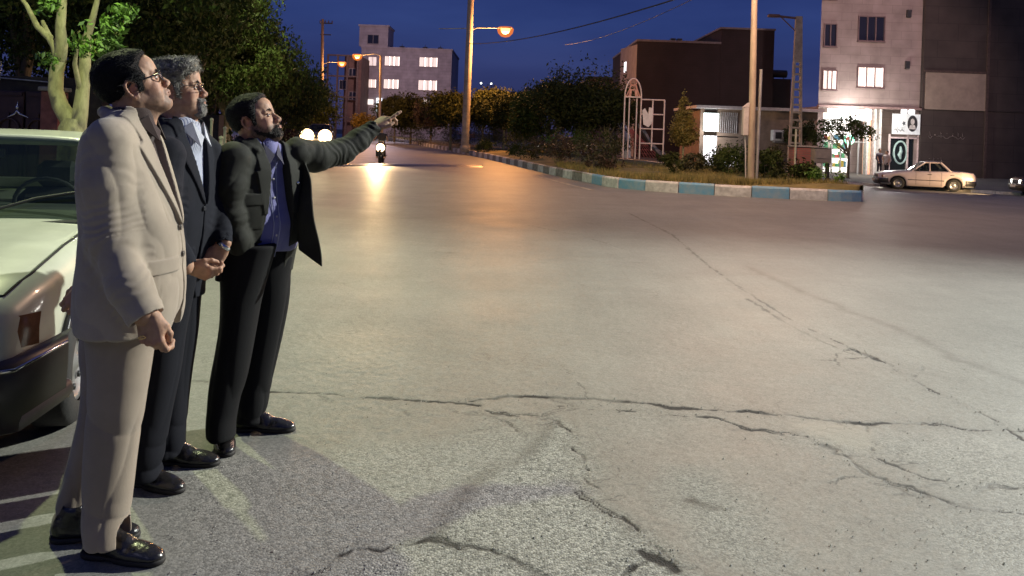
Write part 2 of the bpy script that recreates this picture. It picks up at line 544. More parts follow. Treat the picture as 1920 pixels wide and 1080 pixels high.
def build_road():
    xs = np.unique(np.round(np.r_[np.arange(-4.2, -1.7, .018), np.arange(-1.7, 3.4, .0075), np.arange(3.4, 7.2, .016)], 4))
    ys = [2.1]
    while ys[-1] < 19.0: ys.append(ys[-1] * (1.0028 if ys[-1] < 6 else 1.006))
    ys = np.array(ys)
    X, Y = np.meshgrid(xs, ys)
    shp = X.shape
    near = Y.ravel() < 14
    crack = np.zeros(X.size, np.float32); smear = np.zeros(X.size, np.float32)
    Xf, Yf = X.ravel(), Y.ravel()
    p3 = np.stack([Xf, Yf, np.zeros_like(Xf)], 1)

    def dist(pl, reach):
        d = np.full(Xf.size, 9.0, np.float32)
        for a, b in zip(pl[:-1], pl[1:]):
            lo = np.minimum(a, b) - reach; hi = np.maximum(a, b) + reach
            r0, r1 = np.searchsorted(ys, [lo[1], hi[1]]); c0, c1 = np.searchsorted(xs, [lo[0], hi[0]])
            if r1 <= r0 or c1 <= c0: continue
            ii = (np.arange(r0, r1)[:, None] * shp[1] + np.arange(c0, c1)[None]).ravel()
            e = b - a; w0 = Xf[ii] - a[0]; w1 = Yf[ii] - a[1]
            t = np.clip((w0 * e[0] + w1 * e[1]) / (e @ e + 1e-12), 0, 1)
            d[ii] = np.minimum(d[ii], np.hypot(w0 - t * e[0], w1 - t * e[1]))
        return d
    depth = np.zeros(Xf.size, np.float32)

    def near_idx(q, reach):
        ii = []
        for a, b in zip(q[:-1], q[1:]):
            lo = np.minimum(a, b) - reach; hi = np.maximum(a, b) + reach
            r0, r1 = np.searchsorted(ys, [lo[1], hi[1]]); c0, c1 = np.searchsorted(xs, [lo[0], hi[0]])
            if r1 > r0 and c1 > c0: ii.append((np.arange(r0, r1)[:, None] * shp[1] + np.arange(c0, c1)[None]).ravel())
        return np.unique(np.concatenate(ii)) if ii else np.zeros(0, int)
    for k, (pl, w, s) in enumerate(CRACKS):
        q = jag(pl, .009, .035, k)
        ii = near_idx(q, .10)
        if not len(ii): continue
        x_, y_, p_ = Xf[ii], Yf[ii], p3[ii]
        loc = np.full(len(ii), 9.0)
        for a, b in zip(q[:-1], q[1:]):
            m = np.abs(y_ - (a[1] + b[1]) / 2) < .12 + abs(a[1] - b[1])
            m &= np.abs(x_ - (a[0] + b[0]) / 2) < .12 + abs(a[0] - b[0])
            m = np.flatnonzero(m)
            if not len(m): continue
            e = b - a; w0 = x_[m] - a[0]; w1 = y_[m] - a[1]
            t = np.clip((w0 * e[0] + w1 * e[1]) / (e @ e + 1e-12), 0, 1)
            loc[m] = np.minimum(loc[m], np.hypot(w0 - t * e[0], w1 - t * e[1]))
        d = loc
        ww = w * (0.55 + 0.9 * vn(p_, 7, k * 3))
        ww = np.maximum(ww * (.5 + 1.1 * sst(.35, .8, vn(p_, 3.1, 90 + k))), 0.0032 * y_ / 3.2)
        d = np.abs(d + .014 * (vn(p_, 48, k) - .5) + .03 * (vn(p_, 9, k) - .5))
        c = np.clip(1.6 - d / ww, 0, 1) * min(1, s * 1.15) * (0.45 + 0.55 * sst(.3, .5, vn(p_, 5, 40 + k)))
        crack[ii] = np.maximum(crack[ii], c)
        depth[ii] = np.maximum(depth[ii], np.exp(-(d / (ww * 1.0)) ** 2) * s)
        smear[ii] = np.maximum(smear[ii], 0.22 * s * np.exp(-(d / .05) ** 2) * vn(p_, 9, 60 + k))
    for k, (pl, w, s) in enumerate(SMEARS):
        q = jag(pl, .03, .12, 50 + k)
        d = dist(q, w * 3)
        smear = np.maximum(smear, s * np.exp(-(d / w) ** 2) * (.5 + .7 * vn(p3, 12, k)))
    rough = np.zeros(Xf.size, np.float32)
    wx = Xf + .10 * (vn(p3, 4) - .5) + .04 * (vn(p3, 14) - .5); wy = Yf + .12 * (vn(p3, 4, 31) - .5)
    for poly, sgt, soft in ((ROUGH, 1, .22), (ROUGH2, .5, .3), (ROUGH3, .6, .25), (ROUGH4, .6, .25)):
        pg = [G(*q)[:2] for q in poly]
        sel = Yf < 5.2
        d = seg_poly_sd(wx[sel], wy[sel], pg)
        rough[sel] = np.maximum(rough[sel], sgt * np.clip(.5 - d / soft, 0, 1))
    rough = np.maximum(rough, .6 * sst(.5, .75, fbm(p3, .9, 3, 9)) * sst(6, 3, Yf))
    pale = np.zeros(Xf.size, np.float32)
    sel = Yf < 6
    pale[sel] = np.clip(.5 - seg_poly_sd(wx[sel], wy[sel], [G(*q)[:2] for q in PALE]) / .1, 0, 1)
    edge = np.minimum.reduce([sst(-4.2, -3.7, Xf), sst(7.2, 6.7, Xf), sst(2.1, 2.3, Yf), sst(19, 17.5, Yf)])
    Z = (-.003 * depth + .0012 * rough * (vn(p3, 95) - .4) + .006 * (fbm(p3, 1.2, 2) - .5) + .0015 * (vn(p3, 30, 5) - .5)) * edge
    V = np.stack([Xf, Yf, Z.ravel()], 1)
    i = np.arange(shp[0] - 1)[:, None] * shp[1] + np.arange(shp[1] - 1)[None]
    F = np.stack([i, i + 1, i + 1 + shp[1], i + shp[1]], -1).reshape(-1, 4)
    # the rest of the road: coarse sheet with this rectangle left out
    nx0, nx1, ny0, ny1 = xs[0], xs[-1], ys[0], ys[-1]
    gx = sorted(set([-9.0, nx0, nx1] + list(np.arange(-60, 61, 3.0)) + list(np.arange(7.5, 15, .75))))
    gy = sorted(set([-6.0, ny0, ny1] + list(np.arange(-3, 2, 3.0)) + list(np.arange(19.5, 60, 1.5)) + list(np.arange(60, 190, 10.0)) + [5, 9, 13]))
    gx = np.array(gx); gy = np.array(gy)
    CX, CY = np.meshgrid(gx, gy)
    V2 = np.stack([CX.ravel(), CY.ravel(), zg(CX, CY).ravel()], 1)
    F2 = []
    nx = len(gx)
    for r in range(len(gy) - 1):
        for c in range(nx - 1):
            mx, my = (gx[c] + gx[c + 1]) / 2, (gy[r] + gy[r + 1]) / 2
            if nx0 < mx < nx1 and ny0 < my < ny1: continue
            a = r * nx + c; F2.append((a, a + 1, a + 1 + nx, a + nx))
    n0 = len(V)
    V = np.concatenate([V, V2]); F = np.concatenate([F, np.array(F2) + n0])
    o = mesh_np('road', V, F, asphalt())
    me = o.data
    for nm, arr in (('crack', crack), ('smear', smear), ('rough', rough), ('pale', pale)):
        at = me.attributes.new(nm, 'FLOAT', 'POINT')
        at.data.foreach_set('value', np.concatenate([arr, np.zeros(len(V2), np.float32)]))
    tag(o, kind='structure')
    return o


def asphalt():
    m = bpy.data.materials.new('asphalt'); m.use_nodes = True
    nt = m.node_tree; N = nt.nodes; L = nt.links
    b = N['Principled BSDF']
    tc = N.new('ShaderNodeTexCoord')

    def noise(s, d=5, r=.6, stretch=None):
        n = N.new('ShaderNodeTexNoise'); n.inputs['Scale'].default_value = s
        n.inputs['Detail'].default_value = d; n.inputs['Roughness'].default_value = r
        if stretch:
            mp = N.new('ShaderNodeMapping'); mp.inputs['Scale'].default_value = stretch
            L.new(tc.outputs['Object'], mp.inputs[0]); L.new(mp.outputs[0], n.inputs['Vector'])
        else: L.new(tc.outputs['Object'], n.inputs['Vector'])
        return n.outputs['Fac']

    def att(n):
        a = N.new('ShaderNodeAttribute'); a.attribute_name = n; return a.outputs['Fac']

    def math_(op, a, bb=None, c=None):
        q = N.new('ShaderNodeMath'); q.operation = op
        for i, v in enumerate((a, bb, c)):
            if v is None: continue
            if isinstance(v, (int, float)): q.inputs[i].default_value = v
            else: L.new(v, q.inputs[i])
        return q.outputs[0]

    def ramp(f, p0, c0, p1, c1):
        r = N.new('ShaderNodeValToRGB'); e = r.color_ramp.elements
        e[0].position, e[1].position = p0, p1; e[0].color = (*c0, 1); e[1].color = (*c1, 1)
        L.new(f, r.inputs[0]); return r.outputs[0]

    def mix(f, a, c, mode='MIX'):
        q = N.new('ShaderNodeMix'); q.data_type = 'RGBA'; q.blend_type = mode
        if isinstance(f, (int, float)): q.inputs[0].default_value = f
        else: L.new(f, q.inputs[0])
        for i, v in ((6, a), (7, c)):
            if isinstance(v, tuple): q.inputs[i].default_value = (*v, 1)
            else: L.new(v, q.inputs[i])
        return q.outputs[2]
    base = ramp(noise(.55, 7, .62), .34, (.148, .151, .134), .68, (.216, .217, .196))
    base = mix(.8, base, ramp(noise(2.0, 6, .7, (.5, 1.6, 1)), .3, (.86, .86, .86), .7, (1.07, 1.07, 1.07)), 'MULTIPLY')
    fine = ramp(noise(150, 4, .85), .36, (.62, .62, .62), .66, (1.35, 1.35, 1.33))
    base = mix(.85, base, fine, 'MULTIPLY')
    base = mix(.7, base, ramp(noise(16, 5, .8), .36, (.84, .84, .84), .66, (1.14, 1.14, 1.13)), 'MULTIPLY')
    base = mix(.6, base, ramp(noise(1.0, 6, .75, (3.2, .35, 1)), .35, (.86, .85, .84), .66, (1.1, 1.1, 1.1)), 'MULTIPLY')
    vo = N.new('ShaderNodeTexVoronoi'); vo.inputs['Scale'].default_value = 115
    L.new(tc.outputs['Object'], vo.inputs['Vector'])
    agg = N.new('ShaderNodeSeparateColor'); L.new(vo.outputs['Color'], agg.inputs[0])
    stone = ramp(agg.outputs[0], .05, (.09, .087, .08), .95, (.40, .385, .35))
    base = mix(math_('ADD', math_('MULTIPLY', att('rough'), .55), .22), base, stone)
    base = mix(math_('MULTIPLY', att('pale'), .55), base, (.27, .25, .21))
    # oil stains and small dark flecks
    st = ramp(noise(3.2, 6, .75), .60, (1, 1, 1), .72, (.72, .71, .70))
    base = mix(.6, base, st, 'MULTIPLY')
    # fine map cracking in worn areas
    dn = N.new('ShaderNodeTexNoise'); dn.inputs['Scale'].default_value = 5; dn.inputs['Detail'].default_value = 4; L.new(tc.outputs['Object'], dn.inputs['Vector'])
    vm = N.new('ShaderNodeVectorMath'); vm.operation = 'MULTIPLY_ADD'; L.new(dn.outputs['Color'], vm.inputs[0]); vm.inputs[1].default_value = (.35, .35, 0); L.new(tc.outputs['Object'], vm.inputs[2])
    ve = N.new('ShaderNodeTexVoronoi'); ve.feature = 'DISTANCE_TO_EDGE'; ve.inputs['Scale'].default_value = 2.3; L.new(vm.outputs[0], ve.inputs['Vector'])
    hair = ramp(ve.outputs['Distance'], .002, (1, 1, 1), .011, (0, 0, 0))
    msk = ramp(noise(.75, 5, .7), .50, (0, 0, 0), .60, (1, 1, 1))
    hc = math_('MULTIPLY', math_('MULTIPLY', hair, msk), .42)
    base = mix(hc, base, (.05, .045, .04))
    base = mix(att('smear'), base, (.045, .040, .033))
    base = mix(math_('MINIMUM', math_('MULTIPLY', att('crack'), 1.15), 1.0), base, (.008, .007, .006))
    L.new(base, b.inputs['Base Color'])
    # worn, slightly polished surface
    rg = math_('ADD', math_('MULTIPLY', noise(1.3, 6, .7), .24), .42)
    rg = math_('ADD', rg, math_('MULTIPLY', math_('MAXIMUM', att('rough'), att('crack')), .3))
    L.new(rg, b.inputs['Roughness'])
    b.inputs['Specular IOR Level'].default_value = .42
    h = math_('ADD', math_('MULTIPLY', noise(160, 3, .8), .35), math_('MULTIPLY', noise(22, 4, .7), .5))
    h = math_('ADD', h, math_('MULTIPLY', math_('MULTIPLY', vo.outputs['Distance'], -1.0), att('rough')))
    bp = N.new('ShaderNodeBump'); bp.inputs['Strength'].default_value = .55; bp.inputs['Distance'].default_value = .006
    L.new(h, bp.inputs['Height']); L.new(bp.outputs[0], b.inputs['Normal'])
    return m


build_road()

M_soil = mat('dry_soil', (.17, .12, .065), .95, var=.3, vscale=2.5, bump=.6, bscale=30, color2=(.10, .075, .04))
M_turf = mat('dry_turf', (.26, .20, .065), .95, var=.3, vscale=1.6, bump=.8, bscale=60, color2=(.11, .095, .035))
M_paver = mat_brick('sidewalk_pavers', (.24, .21, .19), (.20, .18, .165), (.10, .09, .08), bw=.4, bh=.4, axis='xy')
M_kw = mat('kerb_white_paint', (.78, .76, .70), .75, var=.3, vscale=5, color2=(.48, .46, .42), bump=.3)
M_kb = mat('kerb_blue_paint', (.16, .38, .54), .75, var=.3, vscale=5, color2=(.30, .42, .48), bump=.4)
M_kg = mat('kerb_bare_concrete', (.27, .25, .22), .85, var=.3, vscale=6, bump=.4)
M_conc = mat('concrete', (.30, .28, .25), .85, var=.25, vscale=4, bump=.4)
M_dark = mat('dark_metal', (.03, .03, .032), .5, var=.2)

# base terrain under and around everything (road sheet lies above it)
tb = MB()
tb.add([(-700, -40, -.9), (700, -40, -.9), (700, 900, -.9), (-700, 900, -.9)], [(0, 1, 2, 3)])
tag(tb.build('ground', M_soil), kind='structure')

# ---- the planted traffic island
FRONT = [(9.41, 20.7), (9.06, 20.45), (7.77, 20.65), (6.37, 20.85), (5.05, 21.3), (3.71, 22.05), (2.95, 22.95), (2.45, 25.2),
         (1.77, 27.7), (0.90, 32.2), (-0.25, 38), (-1.86, 46.2), (-4.2, 56), (-7.8, 71), (-14.0, 97), (-19.5, 119)]
BACK = [(9.50, 20.78), (9.80, 21.5), (9.9, 24), (9.3, 30), (7.6, 38), (4.2, 48), (.4, 58), (-5, 78), (-17.5, 119)]


def densify(pl, step):
    out = []
    for a, b in zip(pl[:-1], pl[1:]):
        a, b = np.array(a, float), np.array(b, float); n = max(1, int(np.linalg.norm(b - a) / step))
        out += [a + (b - a) * k / n for k in range(n)]
    out.append(np.array(pl[-1], float)); return out


def smooth_line(pl, it=3):
    p = [np.array(q, float) for q in pl]
    for _ in range(it):
        p = [p[0]] + [(p[i - 1] + 2 * p[i] + p[i + 1]) / 4 for i in range(1, len(p) - 1)] + [p[-1]]
    return p


KH = .30


def kerb(name, line, mats_seq, blk=.98, h=KH, w=.16, side=1, z=None):
    """row of kerb stones with joints, chipped a little"""
    mb = MB(); r = np.random.default_rng(5)
    pl = smooth_line(densify(line, .25), 4)
    s = [0]
    for a, b in zip(pl[:-1], pl[1:]): s.append(s[-1] + np.linalg.norm(b - a))
    s = np.array(s); px = np.array([p[0] for p in pl]); py = np.array([p[1] for p in pl])
    n = int(s[-1] / blk)
    for k in range(n):
        s0, s1 = k * blk + .012, (k + 1) * blk - .012
        q = np.linspace(s0, s1, 4)
        cx, cy = np.interp(q, s, px), np.interp(q, s, py)
        dx, dy = np.gradient(cx), np.gradient(cy); L = np.hypot(dx, dy)
        nx, ny = -dy / L * side, dx / L * side
        top = h + r.normal() * .008; off = r.normal() * .008
        mb.mat(mats_seq(k, cy[0]))
        prof = [(0 + off, -.05), (.005 + off, top - .05), (.03 + off, top - .008), (.055 + off, top), (w, top), (w, -.05)]
        vs = []
        for j in range(4):
            zz = zg(cx[j], cy[j]) if z is None else z
            for (o, hh) in prof: vs.append((cx[j] + nx[j] * o, cy[j] + ny[j] * o, zz + hh))
        m = len(prof)
        fs = [(j * m + i, j * m + i + 1, (j + 1) * m + i + 1, (j + 1) * m + i) for j in range(3) for i in range(m - 1)]
        fs += [list(range(m))[::-1], [3 * m + i for i in range(m)]]
        mb.add(vs, fs)
    return tag(mb.build(name, [M_kw, M_kb, M_kg]), kind='structure')


def seq_front(k, y):
    if k < 7: return 1 if k % 2 == 0 else 0
    if y < 24: return 1 if k % 2 == 0 else 0
    return 0 if k % 2 else 2


kerb('kerb', FRONT, seq_front, side=-1)
kerb('kerb', BACK, lambda k, y: 0 if (k % 2 or k < 2) else 2, side=1)


def island():
    import bmesh
    bm = bmesh.new()
    f = smooth_line(densify(FRONT, 1.0), 3); b = smooth_line(densify(BACK, 1.0), 3)
    poly = f[::-1] + b
    n = 90
    # strips between front and back parametrised by arc fraction
    def res(pl, n):
        pl = np.array(pl); s = np.r_[0, np.cumsum(np.linalg.norm(np.diff(pl, axis=0), axis=1))]
        t = s[-1] * np.linspace(0, 1, n) ** 1.6
        return np.stack([np.interp(t, s, pl[:, 0]), np.interp(t, s, pl[:, 1])], 1)
    A, B = res(f, n), res(b, n)
    A[0] = (9.45, 20.9); B[0] = (9.6, 21.0)
    m = 24; V = []
    for i in range(n):
        for j in range(m):
            t = j / (m - 1)
            q = A[i] * (1 - t) + B[i] * t
            e = min(t, 1 - t)
            hump = .10 * sst(0, .25, e) + .08 * vn(np.array([q[0], q[1], 0.]), .8) * sst(0, .1, e)
            V.append((q[0], q[1], zg(*q) + KH - .03 + hump))
    F = [(i * m + j, (i + 1) * m + j, (i + 1) * m + j + 1, i * m + j + 1) for i in range(n - 1) for j in range(m - 1)]
    o = mesh_np('traffic_island', np.array(V), np.array(F), M_turf)
    return tag(o, kind='structure')


island()


def isl_z(x, y): return float(zg(x, y)) + KH + .04


# painted edge line beside the kerb and a resurfaced strip across the road
def ribbon(name, pl, w, z, m):
    pl = [np.array(p, float) for p in pl]; V = []
    for i, p in enumerate(pl):
        d = pl[min(i + 1, len(pl) - 1)] - pl[max(i - 1, 0)]; d /= np.linalg.norm(d); nn = np.array([-d[1], d[0]])
        for s_ in (-1, 1):
            q = p + nn * w / 2 * s_; V.append((q[0], q[1], zg(*q) + z))
    F = [(2 * i, 2 * i + 1, 2 * i + 3, 2 * i + 2) for i in range(len(pl) - 1)]
    return tag(mesh_np(name, np.array(V), F, m), kind='structure')


M_line = mat('worn_road_paint', (.55, .50, .38), .7, var=.3, vscale=3, color2=(.22, .20, .16))
ribbon('road_edge_line', densify([(2.3, 21.4), (1.9, 23.0), (1.45, 25.2), (.85, 27.7)], .5), .10, .006, M_line)

# crumbled grit lying along the cracks
_q = np.random.default_rng(8); _c = []
for _k, (_pl, _w, _s) in enumerate(CRACKS[:20]):
    _j = jag(_pl, .01, .05, _k)
    for _a, _b in zip(_j[:-1], _j[1:]):
        for _ in range(_q.poisson(np.linalg.norm(_b - _a) * 26 * _s)):
            _p = _a + (_b - _a) * _q.random() + _q.normal(size=2) * .035; _c.append((_p[0], _p[1], _q.uniform(.0018, .0055)))
for _ in range(500):
    _p = G(_q.uniform(300, 1900), 640 + 440 * _q.random() ** .7)[:2]; _c.append((_p[0], _p[1], _q.uniform(.0015, .005)))
_c = np.array([c for c in _c if c[1] > 2.3]); _n = len(_c)
_o = np.array([(1, 0, 0), (-1, 0, 0), (0, 1, 0), (0, -1, 0), (0, 0, .8), (0, 0, -.5)], float)
_V = (_c[:, None, [0, 1]][..., [0, 1, 1]] * np.array([1, 1, 0]))
_V = np.concatenate([_c[:, :2], np.zeros((_n, 1))], 1)[:, None, :] + _o[None] * _c[:, 2][:, None, None] * _q.uniform(.6, 1.4, (_n, 6, 1))
_V[..., 2] += _c[:, 2][:, None] * .4 + .001
_F = np.array([(0, 2, 4), (2, 1, 4), (1, 3, 4), (3, 0, 4), (2, 0, 5), (1, 2, 5), (3, 1, 5), (0, 3, 5)])
_F = (_F[None] + 6 * np.arange(_n)[:, None, None]).reshape(-1, 3)
tag(mesh_np('loose_grit', _V.reshape(-1, 3), _F, mat('grit', (.42, .40, .36), .9, var=.4, vscale=40, color2=(.22, .21, .19)), smooth=False),
    'fine pale grit scattered along the cracks of the asphalt', 'grit', kind='stuff')

# low speed hump across the carriageway
sh = MB()
hp = [G(560, 313)[:2], G(640, 311)[:2], G(720, 310)[:2], G(800, 311)[:2], G(905, 313)[:2]]
hp = smooth_line(densify(hp, 1.0), 3)
pro = [(-.55, .004), (-.4, .035), (-.2, .07), (0, .08), (.2, .07), (.4, .035), (.55, .004)]
vs = []
for p in hp:
    for (o, h) in pro: vs.append((p[0], p[1] + o, h))
sh.add(vs, [(i * 7 + j, (i + 1) * 7 + j, (i + 1) * 7 + j + 1, i * 7 + j + 1) for i in range(len(hp) - 1) for j in range(6)], True)
tag(sh.build('speed_hump', mat('hump_asphalt', (.10, .09, .08), .32, var=.2, vscale=5, bump=.2)),
    'low asphalt speed hump running across the carriageway', 'speed hump')

# left roadside verge and right-hand pavement
lv = MB()
vsx = [(-3.4, -6), (-5.0, 2), (-5.3, 9.0), (-6.2, 16), (-8.6, 30), (-12, 46), (-18, 68), (-30, 100), (-42, 125)]
V = []
for (x, y) in vsx: V += [(x, y, .15), (x, y, -.05), (x - 80, y, .15)]
F = []
for i in range(len(vsx) - 1):
    a, b_ = 3 * i, 3 * i + 3
    F += [(a, a + 2, b_ + 2, b_), (a + 1, a, b_, b_ + 1)]
lv.add(V, F)
tag(lv.build('left_pavement', M_conc), kind='structure')

PAV = [(60, 22.0), (26.5, 33.0), (22.5, 35.0), (18.9, 38.0), (16.0, 40.5), (13.5, 43.0), (10.0, 46.5), (4, 52), (-2, 62), (-8, 78), (-22, 118)]
V = []
for (x, y) in PAV: V += [(x, y, float(zg(x, y)) + .13), (x + 22, y + 60, float(zg(x, y)) + .13)]
F = [(2 * i, 2 * i + 1, 2 * i + 3, 2 * i + 2) for i in range(len(PAV) - 1)]
tag(mesh_np('pavement', np.array(V), F, M_paver, smooth=False), kind='structure')
kerb('kerb', [(p[0], p[1]) for p in PAV[:8]], lambda k, y: 0 if k % 3 else 2, h=.14, side=1)

# ================================================================ foliage
M_bark = mat('bark', (.20, .17, .10), .9, var=.35, vscale=14, bump=1, bscale=40, stretch=(1, 1, .35))
M_barkp = mat('pale_bark', (.33, .31, .17), .9, var=.3, vscale=9, bump=1, bscale=30, stretch=(1, 1, .4))
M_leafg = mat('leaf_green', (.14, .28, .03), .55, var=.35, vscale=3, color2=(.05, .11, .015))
M_leafd = mat('leaf_dark', (.075, .100, .022), .75, var=.3, vscale=.8, color2=(.022, .036, .009), spec=.15)
M_leafy = mat('leaf_olive', (.075, .065, .016), .6, var=.3, vscale=3, color2=(.025, .027, .008))
M_leafm = mat('leaf_mid', (.065, .070, .018), .7, var=.3, vscale=1.5, color2=(.018, .024, .007), spec=.15)
M_red = mat('leaf_russet', (.07, .036, .016), .6, var=.3, vscale=3, color2=(.04, .032, .012))


def leaves_np(blobs, n, size, seed, squash=1.0, droop=0.0, hollow=.55):
    """many small bent leaves through the volume of the blobs"""
    r = np.random.default_rng(seed)
    bl = np.array(blobs, float)              # x y z r
    w = bl[:, 3] ** 2.4; k = r.choice(len(bl), n, p=w / w.sum())
    d = r.normal(size=(n, 3)); d /= np.linalg.norm(d, axis=1)[:, None]
    rad = bl[k, 3] * (hollow + (1 - hollow) * r.random(n) ** .7) * (1 + .22 * r.normal(size=n).clip(-1.5, 1.5))
    c = bl[k, :3] + d * rad[:, None] * np.array([1, 1, squash])
    keep = fbm(c, 1.15 / max(.4, np.median(bl[:, 3])), 2, seed) > .40
    c = c[keep]; n = len(c)
    a = r.normal(size=(n, 3)); a[:, 2] -= droop; a /= np.linalg.norm(a, axis=1)[:, None]
    b = np.cross(a, r.normal(size=(n, 3))); b /= np.linalg.norm(b, axis=1)[:, None] + 1e-9
    nn = np.cross(a, b)
    s = size * (.6 + .8 * r.random(n))[:, None]
    v0 = c - a * s; v1 = c + b * s * .42 + nn * s * .12; v2 = c + a * s; v3 = c - b * s * .42 + nn * s * .12
    V = np.stack([v0, v1, v2, v3], 1).reshape(-1, 3)
    F = np.arange(4 * n).reshape(-1, 4)
    return V, F


def blobs_round(r, h0, h1, n, seed, flat=1.0, br=.42):
    q = np.random.default_rng(seed); out = []
    c = (h0 + h1) / 2; hh = (h1 - h0) / 2
    for _ in range(n):
        d = q.normal(size=3); d /= np.linalg.norm(d); t = q.random() ** .45
        rr = r * br * (.7 + .6 * q.random())
        out.append((d[0] * (r - rr * .7) * t, d[1] * (r - rr * .7) * t, c + d[2] * (hh - rr * .6) * t * flat, rr))
    return out


def tree(name, x, y, z, r, h0, h1, label, cat='tree', group=None, n=7000, size=.09, leaf=None, bark=None, seed=1,
         trunk_r=.12, nb=16, lean=(0, 0), limbs=5, squash=.8, droop=0, br=.42, blobs=None, trunk_n='trunk'):
    t = empty(name, (x, y, z), 0, label, cat, group)
    q = random.Random(seed)
    bl = blobs or blobs_round(r, h0, h1, nb, seed, br=br)
    mb = MB()
    top = (lean[0], lean[1], (h0 * .45 + h1 * .55))
    mb.tube([(0, 0, -.25), (lean[0] * .1, 0, h0 * .4), (lean[0] * .4, lean[1] * .4, h0), (top[0], top[1], top[2])],
            [trunk_r * 1.25, trunk_r, trunk_r * .8, trunk_r * .25], 9)
    for i in range(limbs):
        b = bl[q.randrange(len(bl))]
        s0 = h0 * (.75 + .25 * q.random())
        p0 = Vector((lean[0] * .3, lean[1] * .3, s0)); p1 = Vector(b[:3])
        mid = (p0 + p1) / 2 + Vector((q.uniform(-.1, .1) * r, q.uniform(-.1, .1) * r, .12 * r))
        mb.tube([p0, mid, p1], [trunk_r * .6, trunk_r * .38, trunk_r * .12], 7)
    mb.build(trunk_n, bark or M_bark, t)
    V, F = leaves_np(bl, n, size, seed, squash, droop)
    mesh_np('crown', V, F, leaf or M_leafd, t, smooth=False)
    return t


def shrub(name, x, y, z, r, h, label, group=None, n=1500, size=.06, leaf=None, seed=1, cat='shrub', nb=9):
    t = empty(name, (x, y, z), 0, label, cat, group)
    q = np.random.default_rng(seed)
    bl = [(q.normal() * r * .45, q.normal() * r * .45, h * (.25 + .6 * q.random()), r * .38 * (.7 + .6 * q.random())) for _ in range(nb)]
    mb = MB()
    for i in range(5):
        b = bl[i]; mb.tube([(q.normal() * .04, q.normal() * .04, -.1), (b[0] * .5, b[1] * .5, h * .3), b[:3]], [.018, .012, .004], 5)
    mb.build('stem', M_bark, t)
    V, F = leaves_np(bl, n, size, seed, .9, 0, .2)
    V = V[(V[:, 2] > -.05)] if False else V
    mesh_np('foliage', V, F, leaf or M_leafm, t, smooth=False)
    return t


# ---- foreground tree on the left with its forked, lamp-lit trunk
def fork_tree():
    D = 10.5
    base = P(140, 330, D); bx, by = base[0], base[1]
    t = empty('roadside_tree', (bx, by, .15), 0, 'big tree with a pale forked trunk rising behind the parked car roof', 'tree')

    def q(px, py, dy=0.0): p = P(px, py, D + dy); return (p[0] - bx, p[1] - by, p[2] - .15)
    mb = MB()
    mb.tube([(q(138, 330)[0], 0, -.3), q(140, 300), q(137, 262), q(136, 240), q(139, 222)], [.26, .22, .19, .175, .13], 16)
    mb.tube([q(140, 250), q(128, 222), q(113, 198), q(104, 168), q(106, 135), q(112, 110), q(104, 88), q(90, 66), q(80, 40, .2)],
            [.12, .115, .105, .095, .09, .085, .06, .045, .025], 14)
    mb.tube([q(112, 112), q(116, 85, -.1), q(113, 50, -.1), q(118, 0, -.2), q(130, -60)], [.085, .075, .065, .05, .03], 12)
    mb.tube([q(144, 250), q(150, 215), q(154, 180), q(158, 140), q(160, 105, .1), q(163, 72, .1), q(175, 30), q(190, -30)],
            [.11, .10, .088, .08, .07, .055, .04, .025], 14)
    mb.tube([q(154, 178), q(146, 150, -.1), q(140, 120, -.2), q(146, 80, -.3)], [.05, .035, .03, .015], 8)
    mb.tube([q(92, 70), q(70, 50), q(50, 10), q(20, -30)], [.05, .04, .03, .02], 8)
    tr = mb.build('trunk', M_barkp, t)
    bl = [(-1.3, .2, 4.0, .9), (-.4, .5, 4.4, 1.0), (.6, .3, 4.2, .9), (1.6, .2, 4.6, .9), (2.4, .8, 4.6, .9), (-1.9, .6, 4.8, 1.0), (0, -.4, 5.4, 1.2),
          (1.4, -.5, 5.6, 1.1), (-1.2, -.3, 5.5, 1.1), (.3, .8, 6.2, 1.2), (-.3, .9, 3.6, .55), (1.0, 1.1, 3.4, .6), (-1.7, .9, 3.3, .6), (2.2, 1.0, 3.7, .5)]
    V, F = leaves_np(bl, 26000, .060, 11, .8, .6)
    mesh_np('crown', V, F, M_leafd, t, smooth=False)
    # sprays nearest the street lamp, lamplight put into a brighter leaf colour
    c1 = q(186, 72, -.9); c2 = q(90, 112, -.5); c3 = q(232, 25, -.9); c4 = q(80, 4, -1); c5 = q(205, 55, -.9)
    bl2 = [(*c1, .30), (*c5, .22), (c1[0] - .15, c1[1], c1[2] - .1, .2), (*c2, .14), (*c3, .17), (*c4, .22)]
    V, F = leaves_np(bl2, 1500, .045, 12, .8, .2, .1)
    mesh_np('lamplit_sprays', V, F, M_leafg, t, smooth=False)
    return t


fork_tree()

